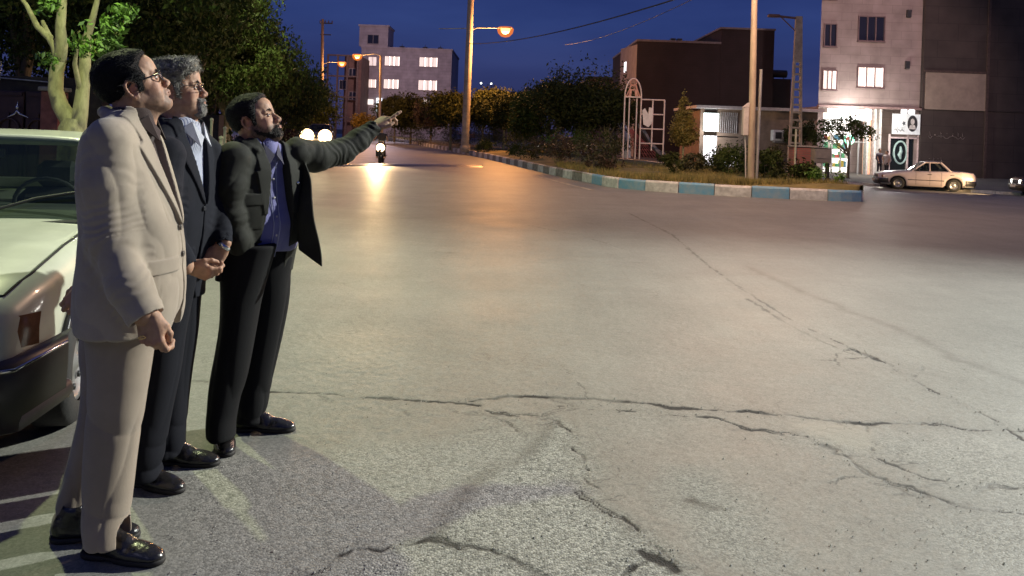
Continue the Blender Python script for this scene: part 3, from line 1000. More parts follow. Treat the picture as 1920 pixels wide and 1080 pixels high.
GL = 'dark trees lining the left side of the street'
row = [  # px, distance, radius, h0, h1, label
    (255, 15.5, 2.3, 1.9, 7.2, 'dense dark tree directly behind the heads of the two nearest men'),
    (40, 16.5, 2.6, 1.8, 7.8, 'dark tree over the gateway at the left edge'),
    (150, 19.5, 2.8, 1.2, 8.2, 'dark tree filling the gap behind the forked trunk'),
    (300, 24.0, 3.2, 1.0, 9.0, 'tall dark tree mass between the heads of the two nearest men'),
    (390, 30.0, 3.0, .9, 9.0, 'tallest dark tree in the back of the left-hand row'),
    (345, 18.5, 2.2, 1.7, 7.4, 'tall dark tree rising behind the grey-haired man'),
    (425, 23.0, 2.1, 1.6, 6.7, 'dark tree against the sky above and left of the pointing man'),
    (478, 29.0, 2.1, 1.3, 5.7, 'dark tree with a ragged sloping top right behind the pointing man'),
    (520, 37.0, 2.2, 1.1, 5.1, 'dark roadside tree above the forehead of the pointing man'),
    (556, 50.0, 2.3, .9, 4.9, 'lower dark tree near the far end of the left-hand row'),
    (584, 74.0, 3.0, .8, 5.2, 'farthest small tree of the left-hand row beside the wooden utility pole'),
]
for i, (px, Y, r, h0, h1, lb) in enumerate(row):
    p = P(px, 250, Y)
    hs = [(0, 0, 0, 0)]
    tree('street_tree', p[0], Y, .15, r, h0, h1, lb, group=GL, n=(32000 if Y < 25 else 18000), size=.043 + .0011 * Y, seed=20 + i,
         trunk_r=.15, nb=24, limbs=7, squash=1.15, droop=1.1, br=.36, leaf=M_leafd)
for i, (px, Y, r, h, lb, lf) in enumerate([
    (528, 34, .9, 1.5, 'brownish rounded bush beside the road just right of the pointing man face', M_red),
    (505, 26, 1.2, 1.5, 'dark bush at the road edge behind the pointing man head', M_leafm),
    (385, 16, 1.0, 1.4, 'dark bush behind the pale posts between the two taller men', M_leafd),
    (548, 66, 1.6, 1.8, 'low bush left of the oncoming headlights', M_leafd)]):
    p = P(px, 250, Y)
    shrub('roadside_bush', p[0], Y, .15, r, h, lb, 'bushes along the left verge', 2600, .07, lf, 60 + i)

# pale posts behind, between the heads
for i, (px, y0, y1, Y, r, lb) in enumerate([
    (397, 224, 262, 13.0, .022, 'thin pale post between the grey-haired man and the pointing man'),
    (422, 240, 262, 13.4, .026, 'short pale post close to the pointing man shoulder'),
    (415, 258, 292, 12.6, .03, 'dull olive stake at the shoulder of the pointing man')]):
    a, b = P(px, y0, Y), P(px, y1, Y)
    mb = MB(); mb.tube([(0, 0, -.02), (0, 0, a[2] - .15)], [r, r], 10)
    mb.lathe([(r * 1.35, a[2] - .15 - .02), (r * 1.35, a[2] - .15 + .012), (.001, a[2] - .15 + .03)], 10)
    o = mb.build('marker_post', mat('pale_post', (.42, .42, .32), .6, var=.2), loc=(a[0], Y, .15))
    tag(o, lb, 'post')

# ---- trees, shrubs on the island
def isl(px, Y): p = P(px, 250, Y); return p[0], Y, isl_z(p[0], Y)


M_or = M_leafy
IT = 'young trees planted on the traffic island'
for i, (px, Y, r, h0, h1, lb, lf, tr) in enumerate([
    (845, 56, 1.9, 2.0, 4.1, 'round olive-topped tree left of the thick lamp post on the island', M_leafm, .09),
    (905, 52, 1.9, 1.9, 4.1, 'round tree just right of the thick lamp post', M_leafm, .08),
    (945, 50, 1.5, 1.8, 3.9, 'second round tree to the right of the thick lamp post', M_leafm, .08),
    (982, 46, 1.2, 1.2, 3.9, 'narrow dark tree with a pointed top in the middle of the island', M_leafd, .07),
    (1085, 42, 2.9, 1.5, 5.0, 'broad domed dark tree left of the playground arch', M_leafm, .16),
    (1030, 45, 2.0, 1.5, 4.3, 'dark spreading tree touching the broad domed one on its left', M_leafd, .12),
    (1138, 40, 1.6, 1.4, 3.9, 'dark tree tucked against the left side of the playground arch', M_leafm, .1),
    (770, 76, 2.2, 1.6, 4.6, 'dark tree in front of the pale building with lit windows', M_leafm, .1),
    (740, 84, 2.0, 1.6, 5.0, 'small tree below the lit windows, right of the orange lamp pole', M_leafm, .1),
    (808, 70, 1.7, 1.5, 4.1, 'russet tree at the right corner of the pale building', M_red, .09)]):
    x, y, z = isl(px, Y)
    r *= 1.12; h0 = max(.8, h0 - .4)
    tree('island_tree', x, y, z, r, h0, h1, lb, group=IT, n=15000 if r > 2 else 8500, size=.050 + .0011 * Y, leaf=lf, seed=90 + i,
         trunk_r=tr, nb=26, squash=.9, limbs=5, br=.46)
x, y, z = isl(680, 88)
tree('roadside_tree', x, y, .1, 1.6, .8, 3.3, 'small mustard-yellow tree lit by the street lamps near the far bend', n=3000, size=.15, leaf=mat('leaf_mustard', (.30, .20, .02), .6, var=.2, vscale=3), seed=140, trunk_r=.08)

# conical tree
x, y, z = isl(1282, 31)
bl = [(0.03 * sin(k * 2.1), .03 * cos(k * 1.7), 1.15 + k * .17, max(.08, .56 * (1 - abs(k / 12 - .12) ** .9 * .98))) for k in range(13)]
tree('conical_tree', x, y, z, .5, 1.0, 3.4, 'small spindle-shaped yellowish tree on a thin pale trunk right of the climbing frame', n=9000, size=.05,
     leaf=mat('leaf_gold', (.34, .25, .05), .6, var=.3, vscale=4, color2=(.18, .15, .035)), seed=150, trunk_r=.04, blobs=bl, bark=M_barkp, limbs=2, squash=.55)

SB = 'shrubs growing on the traffic island'
sh_list = [
    (1048, 31, .9, 1.05, 'russet shrub behind the kerb, left end of the shrub bank', M_red), (1080, 29, 1.1, 1.2, 'tallest reddish shrub behind the white kerb stones', M_red),
    (1112, 28, 1.0, 1.1, 'olive shrub in the middle of the shrub bank', M_leafy), (1010, 35, .8, .8, 'low dark shrub on the left of the russet ones', M_leafm),
    (1130, 25.5, .5, .5, 'small reddish clump at the corner where blue kerb paint starts', M_red),
    (1268, 24.0, .42, .75, 'upright dark green bush beside the grass mound', M_leafm),
    (1300, 25.5, .6, .6, 'loose olive shrub under the spindle-shaped tree', M_leafy), (1340, 27, .8, .7, 'shrub with pale tips right of the spindle-shaped tree', M_leafm),
    (1385, 25, .8, .9, 'dark bush just left of the orange-lit pole', M_leafd), (1438, 23.5, .6, .9, 'dark bush just right of the orange-lit pole', M_leafd),
    (1465, 26, .7, 1.0, 'bare twiggy olive shrub in front of the lattice pole', M_leafy), (1500, 23, .6, .55, 'green shrub below the small brick wall', M_leafm),
    (1530, 22.6, .5, .5, 'low green shrub below the grey cabinet', M_leafg), (1475, 22.3, .4, .35, 'low mossy clump near the blue kerb end', M_leafm),
    (960, 41, .7, .6, 'small dark shrub half way along the kerb', M_leafd), (915, 47, .8, .6, 'low shrub beside the foot of the thick lamp post', M_leafd),
    (1365, 30, 1.1, 1.0, 'wide dark shrub in front of the bright shop', M_leafd),
    (790, 66, 1.6, 1.7, 'dark shrub below the right windows of the pale block', M_leafm), (826, 60, 1.5, 1.6, 'dark shrub left of the thick lamp post foot', M_leafd),
    (862, 57, 1.3, 1.4, 'russet shrub touching the thick lamp post on its left', M_red), (898, 54, 1.4, 1.7, 'tall dark shrub right behind the thick lamp post', M_leafd),
    (932, 51, 1.4, 1.5, 'olive shrub between the two round trees right of the thick lamp post', M_leafy), (968, 47, 1.3, 1.6, 'dark shrub under the tree with the pointed top', M_leafd),
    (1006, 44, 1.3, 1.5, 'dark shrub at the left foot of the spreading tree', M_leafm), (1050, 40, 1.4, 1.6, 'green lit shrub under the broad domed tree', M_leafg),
    (1095, 37, 1.3, 1.4, 'dark shrub at the right foot of the broad domed tree', M_leafd), (1140, 35, 1.1, 1.3, 'dark shrub close to the left leg of the playground arch', M_leafm),
    (755, 78, 1.7, 1.6, 'farthest dark shrub behind the pointing hand', M_leafd)]
for i, (px, Y, r, h, lb, lf) in enumerate(sh_list):
    x, y, z = isl(px, Y)
    shrub('shrub', x, y, z, r, h, lb, SB, 1500, .055, lf, 200 + i)

# dry grass tufts over the island front (uncountable)
r = np.random.default_rng(4); n = 26000
t_ = r.random(n); Yv = 21.2 + 13 * r.random(n) ** 1.7; Xv = 1.8 + 8 * r.random(n)
pf = np.array(FRONT)
front_y = np.interp(Xv, pf[::-1, 0], pf[::-1, 1])
k = (Yv > front_y + .35) & (Xv < 9.3) & (fbm(np.stack([Xv, Yv, Xv * 0], 1), .7, 2, 3) > .45)
Xv, Yv = Xv[k], Yv[k]; n = len(Xv)
zb = zg(Xv, Yv) + KH
hh = .05 + .13 * r.random(n); an = r.random(n) * 6.28; w = .012
d = np.stack([np.cos(an), np.sin(an), 0 * an], 1); ln = r.normal(size=(n, 3)) * .05; ln[:, 2] = 0
b0 = np.stack([Xv, Yv, zb], 1)
V = np.stack([b0 - d * w, b0 + d * w, b0 + ln + np.stack([0 * hh, 0 * hh, hh + .08], 1)], 1).reshape(-1, 3)
tag(mesh_np('dry_grass', V, np.arange(3 * n).reshape(-1, 3), mat('straw_grass', (.36, .28, .08), .8, var=.3, vscale=2, color2=(.12, .11, .035)), smooth=False),
    'dry yellowish grass covering the mound behind the blue and white kerb', 'grass', kind='stuff')
# ================================================================ buildings
def lit(name, c, s): return mat(name, (.8, .8, .8), .6, var=0, emit=c, estr=s)


M_win_lit = lit('lit_curtain', (1.0, .80, .72), 2.2)
M_win_warm = lit('lit_curtain_warm', (1.0, .86, .70), 1.6)
M_win_dim = lit('dim_window', (.62, .52, .62), .30)
M_pane = mat('dark_pane', (.02, .02, .03), .12, var=0, spec=.8)
M_wframe = mat('window_frame', (.22, .18, .18), .5, var=.1)


def window(parent, x0, x1, z0, z1, y, pane, nm=3, curtain=True, fr=None, depth=.07):
    """frame stands proud of a wall that faces -Y at y; the pane sits inside it"""
    fr = fr or M_wframe
    mb = MB(); t = .06
    mb.box((x0 - t, y - depth, z0 - t), (x1 + t, y + .01, z0)); mb.box((x0 - t, y - depth, z1), (x1 + t, y + .01, z1 + t))
    mb.box((x0 - t, y - depth, z0), (x0, y + .01, z1)); mb.box((x1, y - depth, z0), (x1 + t, y + .01, z1))
    for k in range(1, nm):
        xx = x0 + (x1 - x0) * k / nm; mb.box((xx - .03, y - depth + .01, z0), (xx + .03, y - .01, z1))
    mb.box((x0 - t - .04, y - depth - .06, z0 - t - .05), (x1 + t + .04, y, z0 - t - .001))
    w = mb.build('window', fr, parent)
    p = MB(); p.box((x0, y - .022, z0), (x1, y - .012, z1)); p.build('pane', pane, w)
    if curtain and pane is not M_pane:
        c = MB(); n = 26; vs = []
        for k in range(n + 1):
            u = k / n; xx = x0 + .02 + (x1 - x0 - .04) * u; yy = y - .04 + .012 * sin(k * 2.4)
            vs += [(xx, yy, z0), (xx, yy, z1)]
        # two drawn curtain halves leaving gaps
        gap = [k for k in range(n) if (k % 9) not in (7, 8)]
        c.add(vs, [(2 * k, 2 * k + 2, 2 * k + 3, 2 * k + 1) for k in gap], True)
        c.build('curtain', mat('curtain_cloth', (.75, .66, .6), .9, var=.15, vscale=5, emit=(1, .78, .68), estr=.75), w)
    return w


def wall_px(Y, x0, x1, y0, y1):
    a = P(x0, (y0 + y1) / 2, Y); b = P(x1, (y0 + y1) / 2, Y); t = P((x0 + x1) / 2, y0, Y); m = P((x0 + x1) / 2, y1, Y)
    return a[0], b[0], m[2], t[2]      # X0 X1 Z0 Z1


# ---- B1: pale block straight ahead with lit windows
Y1 = 115.
X0, X1, _, ZT = wall_px(Y1, 676, 846, 92, 200)
b1 = empty('apartment_building', ((X0 + X1) / 2, Y1, 0), 0, 'pale four-storey block with two rows of lit windows at the end of the road', 'building')
ox = (X0 + X1) / 2
M_b1 = mat_brick('pale_stone_cladding', (.42, .36, .37), (.38, .33, .34), (.28, .24, .25), bw=1.2, bh=.45)
mb = MB(); mb.box((X0 - ox, 0, -1), (X1 - ox, 14, ZT)); mb.box((X0 - ox - .12, -.12, ZT - .02), (X1 - ox + .12, 14.1, ZT + .22))
mb.build('wall', M_b1, b1)
tx0, tx1, _, tz = wall_px(Y1, 674, 728, 50, 90)
mb = MB(); mb.box((tx0 - ox, -.15, ZT + .22), (tx1 - ox, 5, tz)); mb.box((tx0 - ox - .15, -.3, tz), (tx1 - ox + .15, 5.2, tz + .25))
st = mb.build('stair_tower', M_b1, b1)
wx0, wx1, wz0, wz1 = wall_px(Y1, 690, 710, 66, 82)
window(b1, wx0 - ox, wx1 - ox, wz0, wz1, -.15, M_pane, 2)
for (a, b, c, d, mt, nm) in [(691, 706, 107, 123, M_win_dim, 2), (722, 749, 106, 123, M_win_lit, 4), (787, 820, 108, 125, M_win_lit, 4),
                             (684, 705, 149, 164, M_win_lit, 3), (720, 747, 149, 166, M_win_lit, 4), (785, 819, 151, 169, M_win_lit, 4)]:
    w = wall_px(Y1, a, b, c, d); window(b1, w[0] - ox, w[1] - ox, w[2], w[3], 0, mt, nm)
# ground-floor shops glowing behind the trees
for (a, b, c, d, col, s) in [(680, 700, 186, 196, (1, .9, .8), 1.0), (706, 716, 184, 210, (.8, .95, 1), 2.0), (745, 756, 184, 192, (1, .95, .9), 1.6), (790, 838, 188, 200, (1, .85, .7), .9)]:
    w = wall_px(Y1, a, b, c, d); mb = MB(); mb.box((w[0] - ox, -.25, w[2]), (w[1] - ox, -.01, w[3]))
    mb.build('shop_front', lit('shop_glow_%d' % a, col, s), b1)
mb = MB()
for xx in (-3.2, -1.0, 2.5, 4.8): mb = MB(); mb.tube([(xx, 2, ZT), (xx, 2, ZT + .9)], .05, 6); mb.box((xx - .35, 1.8, ZT + .25), (xx + .35, 2.4, ZT + .6)); mb.build('roof_vent', M_dark, b1)

# ---- brown half-finished frame building left of it
Y1b = 108.
X0, X1, _, ZT = wall_px(Y1b, 622, 674, 104, 200)
bf = empty('unfinished_building', ((X0 + X1) / 2, Y1b, 0), 0, 'dark brown unfinished building with an open steel frame beside the pale block', 'building')
ox = (X0 + X1) / 2
M_b1b = mat_brick('brown_brick', (.16, .08, .06), (.13, .065, .05), (.09, .06, .05), bw=.5, bh=.16)
mb = MB(); mb.box((X0 - ox + 1.5, 1, -1), (X1 - ox, 9, ZT)); mb.build('wall', M_b1b, bf)
mb = MB(); M_steel = mat('rusty_steel', (.08, .045, .035), .7, var=.3)
xs_ = np.linspace(X0 - ox - .6, X1 - ox - .3, 4)
for xx in xs_: mb.box((xx - .11, -.2, -1), (xx + .11, .05, ZT + .1))
for k in range(1, 5):
    zz = ZT * k / 4; mb.box((xs_[0], -.22, zz - .12), (xs_[-1], .07, zz + .08))
mb.build('steel_frame', M_steel, bf)
for (a, b, c, d) in [(652, 664, 128, 142), (634, 646, 150, 166), (652, 664, 172, 186)]:
    w = wall_px(Y1b, a, b, c, d); window(bf, w[0] - ox, w[1] - ox, w[2], w[3], 1.0, M_pane, 2)

# ---- B2: large unlit block behind the island
Y2 = 58.
bx0, bx1, _, bz1 = wall_px(Y2, 1193, 1350, 80, 200)
tx0, tx1, _, tz1 = wall_px(Y2, 1348, 1450, 56, 200)
ex0, ex1, _, ez1 = wall_px(Y2, 1450, 1487, 147, 200)
sx0, sx1, _, _ = wall_px(Y2, 1163, 1193, 90, 190)
ox = (bx0 + tx1) / 2; gz = float(zg(ox, Y2))
b2 = empty('dark_building', (ox, Y2, gz), 0, 'large unlit windowless block with a raised right part behind the playground', 'building')
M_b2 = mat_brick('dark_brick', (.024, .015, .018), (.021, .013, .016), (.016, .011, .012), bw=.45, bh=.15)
M_b2p = mat('lit_side_render', (.30, .26, .25), .9, var=.15, vscale=2)
mb = MB()
mb.box((bx0 - ox, 0, -1), (bx1 - ox, 14, bz1 - gz)); mb.box((tx0 - ox + .1, -.02, -1), (tx1 - ox, 14, tz1 - gz))
mb.box((tx1 - ox + .003, .5, -1), (ex1 - ox, 12, ez1 - gz))
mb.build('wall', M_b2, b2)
mb = MB(); mb.box((bx0 - ox - .05, -.06, bz1 - gz + .003), (bx1 - ox, 14.1, bz1 - gz + .16)); mb.box((tx0 - ox, -.1, tz1 - gz + .003), (tx1 - ox + .06, 14.1, tz1 - gz + .14))
mb.build('parapet', mat('parapet_metal', (.12, .10, .11), .6, var=.2), b2)
# its left facade, seen obliquely, has the light on it put into a paler colour
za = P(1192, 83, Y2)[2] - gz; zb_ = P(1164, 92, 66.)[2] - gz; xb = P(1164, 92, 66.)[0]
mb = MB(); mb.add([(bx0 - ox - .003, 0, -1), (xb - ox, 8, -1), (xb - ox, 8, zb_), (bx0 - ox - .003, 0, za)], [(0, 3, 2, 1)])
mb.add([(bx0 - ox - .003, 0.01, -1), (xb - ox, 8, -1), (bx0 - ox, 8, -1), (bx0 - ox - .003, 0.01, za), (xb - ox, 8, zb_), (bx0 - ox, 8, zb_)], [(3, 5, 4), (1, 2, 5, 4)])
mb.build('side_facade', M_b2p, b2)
q0 = Vector((bx0 - ox, 0, 0)); q1 = Vector((xb - ox, 8, 0)); dd = (q1 - q0).normalized(); nn = Vector((dd.y, -dd.x, 0)); nn = -nn if nn.x > 0 else nn
zz0, zz1 = P(1173, 135, 63)[2] - gz, P(1173, 116, 63)[2] - gz
wf = MB(); c = q0 + dd * 5.2 + nn * .03
wf.add([c - dd * .55 + Vector((0, 0, zz0)), c + dd * .55 + Vector((0, 0, zz0)), c + dd * .55 + Vector((0, 0, zz1)), c - dd * .55 + Vector((0, 0, zz1))], [(0, 1, 2, 3)])
wf.build('window', lit('lit_slit', (.9, .92, 1), 2.0), b2)
# rooftop water tank and aerial
mb = MB(); mb.tube([(ex1 - ox - .8, 3, ez1 - gz + .6), (ex1 - ox + .5, 3, ez1 - gz + .6)], .3, 12); mb.tube([(ex1 - ox - .5, 3, ez1 - gz), (ex1 - ox - .5, 3, ez1 - gz + .4)], .04, 6)
mb.tube([(ex1 - ox + .3, 3, ez1 - gz), (ex1 - ox + .3, 3, ez1 - gz + .4)], .04, 6)
mb.build('water_tank', M_dark, b2)
mb = MB()
for xx in (-2.4, -1.9): mb.box((xx + bx0 * 0, 1, bz1 - gz), (xx + .35, 1.6, bz1 - gz + .45))
mb.build('roof_vent', M_dark, b2)

# ---- low shop block in front of it
Y3 = 47.
lx0, lx1, _, lz1 = wall_px(Y3, 1312, 1532, 207, 290)
ox = (lx0 + lx1) / 2; gz = float(zg(ox, Y3)) + .12
b3 = empty('low_shop_building', (ox, Y3, gz), 0, 'single-storey brown shop with pale roof edge and lit corner behind the orange pole', 'building')
M_b3 = mat('brown_render', (.20, .14, .10), .9, var=.25, vscale=1.5)
split = P(1392, 250, Y3)[0] - ox
Zt = lz1 - gz
mb = MB(); mb.box((split, 0, -.6), (lx1 - ox, 5.5, Zt)); mb.box((lx0 - ox, 3.2, -.6), (split, 5.5, Zt)); mb.box((lx0 - ox, .0, -.6), (lx0 - ox + .25, 3.2, Zt))
mb.box((P(1345, 250, Y3)[0] - ox, 0, 1.05), (split, .2, Zt - .0))
mb.build('wall', M_b3, b3)
mb = MB(); mb.box((lx0 - ox - .4, -.7, Zt + .003), (lx1 - ox + .1, 6, Zt + .17)); mb.build('roof', mat('pale_roof_edge', (.45, .40, .38), .7, var=.15), b3)
# lit opening and white goods inside
a = P(1318, 250, Y3)[0] - ox; bq = P(1346, 250, Y3)[0] - ox
mb = MB(); z0 = P(1330, 246, Y3)[2] - gz; z1 = P(1330, 212, Y3)[2] - gz
mb.box((a, -.12, z0), (bq, .0, z1)); mb.build('shop_sign', lit('cyan_white_sign', (.80, 1, .98), 2.4), b3)
mb = MB(); mb.box((a + .30, -.14, z0 + .25), (bq - .22, -.123, z1 - .35)); mb.build('sign_panel', lit('cyan_panel', (.30, .75, .62), .8), b3)
mb = MB()
c0 = P(1350, 250, Y3)[0] - ox; c1 = P(1384, 250, Y3)[0] - ox
mb.box((a - .05, .1, .35), (c1, .16, Zt * .55)); mb.build('shop_window', lit('bright_shop_window', (1, .93, .98), 1.5), b3)
mb = MB()
for k in range(6): xx = a + (c1 - a) * k / 5; mb.box((xx - .03, .02, .0), (xx + .03, .09, Zt * .55 + .05))
mb.box((a - .06, .0, Zt * .55), (c1 + .03, .095, Zt * .55 + .07))
mb.build('window_frame', mat('white_frame', (.6, .58, .58), .5, var=.05), b3)
mb = MB()
for k in range(9):
    xx = c0 + (c1 - c0) * k / 9; mb.tube([(xx, -.05, Zt * .62), (xx + .02, -.06, Zt * .95)], .035, 6)
mb.build('canopy_slat', mat('grey_slat', (.22, .19, .18), .7), b3)
# air conditioner
ac = P(1460, 254, Y3 - .5)
t = empty('air_conditioner', (ac[0], Y3, gz), 0, 'white window air conditioner on the brown shop wall', 'air conditioner')
zc = ac[2] - gz
mb = MB(); mb.box((-.33, -.48, zc - .33), (.33, -.003, zc + .33), .03); mb.build('casing', mat('ac_white', (.62, .60, .56), .5, var=.1), t)
mb = MB(); mb.box((-.19, -.495, zc - .2), (.19, -.483, zc + .2)); 
for k in range(7): mb.box((-.19, -.51, zc - .18 + k * .055), (.19, -.496, zc - .165 + k * .055))
mb.build('grille', M_dark, t)
mb = MB(); mb.box((-.2, -.5, zc - .42), (.5, -.003, zc - .36)); mb.build('shelf', M_conc, t)

# ---- B4: pink-clad building with shops and the blank dark building beside it
Y4 = 50.
px0, px1, _, _ = wall_px(Y4, 1534, 1724, 200, 201)
ox = (px0 + px1) / 2; gz = float(zg(ox, Y4)) + .13
TOP = 13.6
Zs = P(1640, 203, Y4)[2] - gz     # soffit over the shops
b4 = empty('pink_apartment_building', (ox, Y4, gz), 0, 'pink stone-clad apartment building with lit shops at street level', 'building')
M_pink = mat_brick('pink_stone', (.38, .30, .28), (.34, .27, .25), (.27, .21, .195), bw=1.3, bh=.55)
w0, w1 = px0 - ox, px1 - ox
sk = 14 * (px0 / Y4) * 1.04      # the plot is skewed: its left wall runs back to the right
mb = MB(); q8 = lambda xl, y0, z0, z1: [(xl + sk * y0 / 14, y0, z0), (w1, y0, z0), (w1, 14, z0), (w0 + sk, 14, z0), (xl + sk * y0 / 14, y0, z1), (w1, y0, z1), (w1, 14, z1), (w0 + sk, 14, z1)]
bf8 = [(0, 3, 2, 1), (4, 5, 6, 7), (0, 1, 5, 4), (1, 2, 6, 5), (2, 3, 7, 6), (3, 0, 4, 7)]
mb.add(q8(w0, 0, Zs, TOP), bf8); mb.add(q8(w0, 3.0, -.5, Zs - .003), bf8); mb.box((w0, 0, -.5), (w0 + .35, 3, Zs - .003)); mb.box((w1 - .25, 0, -.5), (w1, 3, Zs - .003))
mb.build('wall', M_pink, b4)
mb = MB(); mb.box((w0 - .1, -.35, Zs - .05), (w1, -.003, Zs + .10), .02); mb.build('ledge', mat('ledge_stone', (.25, .17, .16), .8), b4)


def w4(a, b, c, d):
    q = wall_px(Y4, a, b, c, d); return q[0] - ox, q[1] - ox, q[2] - gz, q[3] - gz


for (a, b, c, d, mt, nm) in [(1546, 1567, 46, 86, M_pane, 2), (1610, 1657, 32, 76, M_pane, 3), (1543, 1567, 133, 167, M_win_lit, 3), (1608, 1655, 127, 163, M_win_lit, 3),
                             (1546, 1567, -42, -2, M_win_lit, 2), (1610, 1657, -56, -12, M_pane, 3)]:
    q = w4(a, b, c, d); window(b4, *q, 0, mt, nm, fr=mat('brown_window_frame', (.16, .10, .10), .5, var=.1), depth=.10)
for (a, c) in [(1703, 26), (1700, 122)]:
    q = w4(a - 4, a + 4, c - 7, c + 7); mb = MB(); mb.box((q[0], -.18, q[2]), (q[1], .01, q[3]), .02); mb.build('flue_vent', M_dark, b4)
# the shops: glazed fronts, shelves and goods behind, sign boxes above
z_sh = P(1600, 240, Y4)[2] - gz
xs0, xs1 = w4(1556, 1636, 0, 1)[:2]
zs_t = Zs - .12
mb = MB(); mb.box((xs0, -.45, z_sh + .55), (xs1 - .0, -.2, zs_t), .02); sg = mb.build('shop_sign', lit('white_light_box', (1, .98, .92), 5), b4)


def strokes(name, m, x0, x1, z0, z1, y, parent, n, seed, r_=.03, loops=True):
    q = random.Random(seed); mb = MB(); x = x0
    st = (x1 - x0) / n
    for k in range(n):
        a = x0 + st * k; base = z0 + (z1 - z0) * .35
        pts = [(a + st * u, y, base + (z1 - z0) * (.32 * sin(u * pi * (1 + k % 2)) * q.uniform(.4, 1.2))) for u in (0, .25, .5, .75, .95)]
        mb.tube(pts, r_, 5)
        if k % 3 == 1: mb.tube([(a + st * .5, y, base), (a + st * .52, y, z1)], r_ * .9, 5)
        if k % 2: mb.tube([(a + st * .4, y, base + (z1 - z0) * .55), (a + st * .55, y, base + (z1 - z0) * .56)], r_ * 1.1, 5)
    return mb.build(name, m, parent)


h_ = zs_t - z_sh - .55
strokes('lettering', mat('red_letters', (.55, .06, .05), .5, var=0), xs0 + 1.0, xs0 + 2.1, z_sh + .7, zs_t - .15, -.47, sg, 5, 1, .035)
strokes('lettering', mat('green_letters', (.02, .25, .12), .5, var=0), xs0 + .2, xs0 + .9, z_sh + .62, zs_t - .3, -.47, sg, 4, 2, .03)
# interior
mb = MB(); mb.box((w0 + .36, 2.6, -.02), (xs1, 2.9, Zs - .3)); mb.build('shop_interior', lit('lit_shop_interior', (1.0, .93, .85), 2.2), b4)
mb = MB(); q = random.Random(9)
for zz in (.35, .95, 1.55, 2.15):
    mb.mat(0); mb.box((w0 + .5, 1.9, zz), (xs1 - .3, 2.5, zz + .05))
    xx = w0 + .55
    while xx < xs1 - .5:
        wd = q.uniform(.12, .3); mb.mat(q.randrange(1, 6)); mb.box((xx, 2.0, zz + .05), (xx + wd, 2.3, zz + q.uniform(.25, .5))); xx += wd + .02
gm = [mat('shelf_white', (.7, .7, .68), .5, var=0)] + [mat('goods_%d' % i, c, .5, var=0) for i, c in enumerate([(.6, .5, .1), (.1, .3, .45), (.5, .1, .08), (.7, .65, .6), (.1, .4, .2)])]
mb.build('shelf_goods', gm, b4)
mb = MB()
for k in range(6): xx = w0 + .4 + (xs1 - w0 - .4) * k / 5; mb.box((xx - .04, -.03, 0), (xx + .04, .05, z_sh + .5))
mb.box((w0 + .36, -.03, z_sh + .44), (xs1, .05, z_sh + .54)); mb.box((w0 + .36, -.03, 2.05), (xs1, .04, 2.11))
mb.build('shop_frame', mat('alu_frame', (.5, .5, .5), .35, metal=.6, var=.05), b4)
# green neon cross-ish ring hanging in the shop window, as a plain ring
rg = P(1592, 262, Y4 - .1)
mb = MB(); mb.tube([(rg[0] - ox + .28 * cos(a_), -.1, rg[2] - gz + .28 * sin(a_)) for a_ in np.linspace(0, 2 * pi, 17)], .05, 6); mb.build('neon_ring', lit('green_neon', (.1, 1, .55), 4), b4)
# door bay in peach stone, given a glow of its own to look lit
dx0, dx1 = w4(1634, 1657, 0, 1)[:2]
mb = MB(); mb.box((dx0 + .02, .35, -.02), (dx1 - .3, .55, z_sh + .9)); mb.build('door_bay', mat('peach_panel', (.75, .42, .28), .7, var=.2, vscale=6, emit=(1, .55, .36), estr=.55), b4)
mb = MB(); mb.box((dx1 - .28, .3, 0), (dx1 - .08, .34, z_sh + .3)); mb.build('door', lit('bright_doorway', (1, .95, .9), 1.4), b4)
mb = MB()
for a_ in (dx0, dx1 - .32, dx1 + .02): mb.box((a_ - .06, -.15, 0), (a_ + .06, .3, Zs - .06))
mb.build('pillar', mat('white_pillar', (.6, .57, .55), .6), b4)
# posters to the right: pale banner over a dark shop window with an oval emblem
bq0, bq1, bz0, bz1 = w4(1668, 1720, 214, 252)
t = empty('banner', (ox, Y4, gz), 0, 'pale printed banner with a dark oval portrait above the dark shop window', 'banner')
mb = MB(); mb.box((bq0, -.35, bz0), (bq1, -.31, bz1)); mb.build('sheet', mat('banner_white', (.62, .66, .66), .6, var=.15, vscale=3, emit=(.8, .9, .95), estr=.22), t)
mb = MB(); cx, cz = bq1 - .5, (bz0 + bz1) / 2 + .05
mb.prism([(cx + .32 * cos(a_), cz + .52 * sin(a_)) for a_ in np.linspace(0, 2 * pi, 24, endpoint=False)], .012, Matrix.Translation((0, -.351, 0)) @ XZ); mb.build('portrait_oval', M_dark, t)
mb = MB(); mb.prism([(cx + .13 * cos(a_), cz + .12 + .2 * sin(a_)) for a_ in np.linspace(0, 2 * pi, 18, endpoint=False)], .008, Matrix.Translation((0, -.364, 0)) @ XZ)
mb.prism([(cx - .24, cz - .36), (cx + .24, cz - .36), (cx + .15, cz - .10), (cx - .15, cz - .10)], .008, Matrix.Translation((0, -.364, 0)) @ XZ)
mb.build('portrait_figure', mat('pale_print', (.5, .48, .46), .6), t)
mb = MB(); cx2 = (bq0 + bq1) / 2 - .15
mb.prism([(cx2 + .12 * cos(a_) * (1 if k % 2 else .55), cz + .16 * sin(a_) * (1 if k % 2 else .55)) for k, a_ in enumerate(np.linspace(0, 2 * pi, 10, endpoint=False))], .01, Matrix.Translation((0, -.352, 0)) @ XZ)
mb.build('emblem', mat('dark_print', (.08, .10, .11), .6), t)
strokes('lettering', mat('dark_print', (.08, .1, .1), .5), bq0 + .15, bq1 - 1.0, bz0 + .12, bz0 + .45, -.36, t, 6, 5, .015)
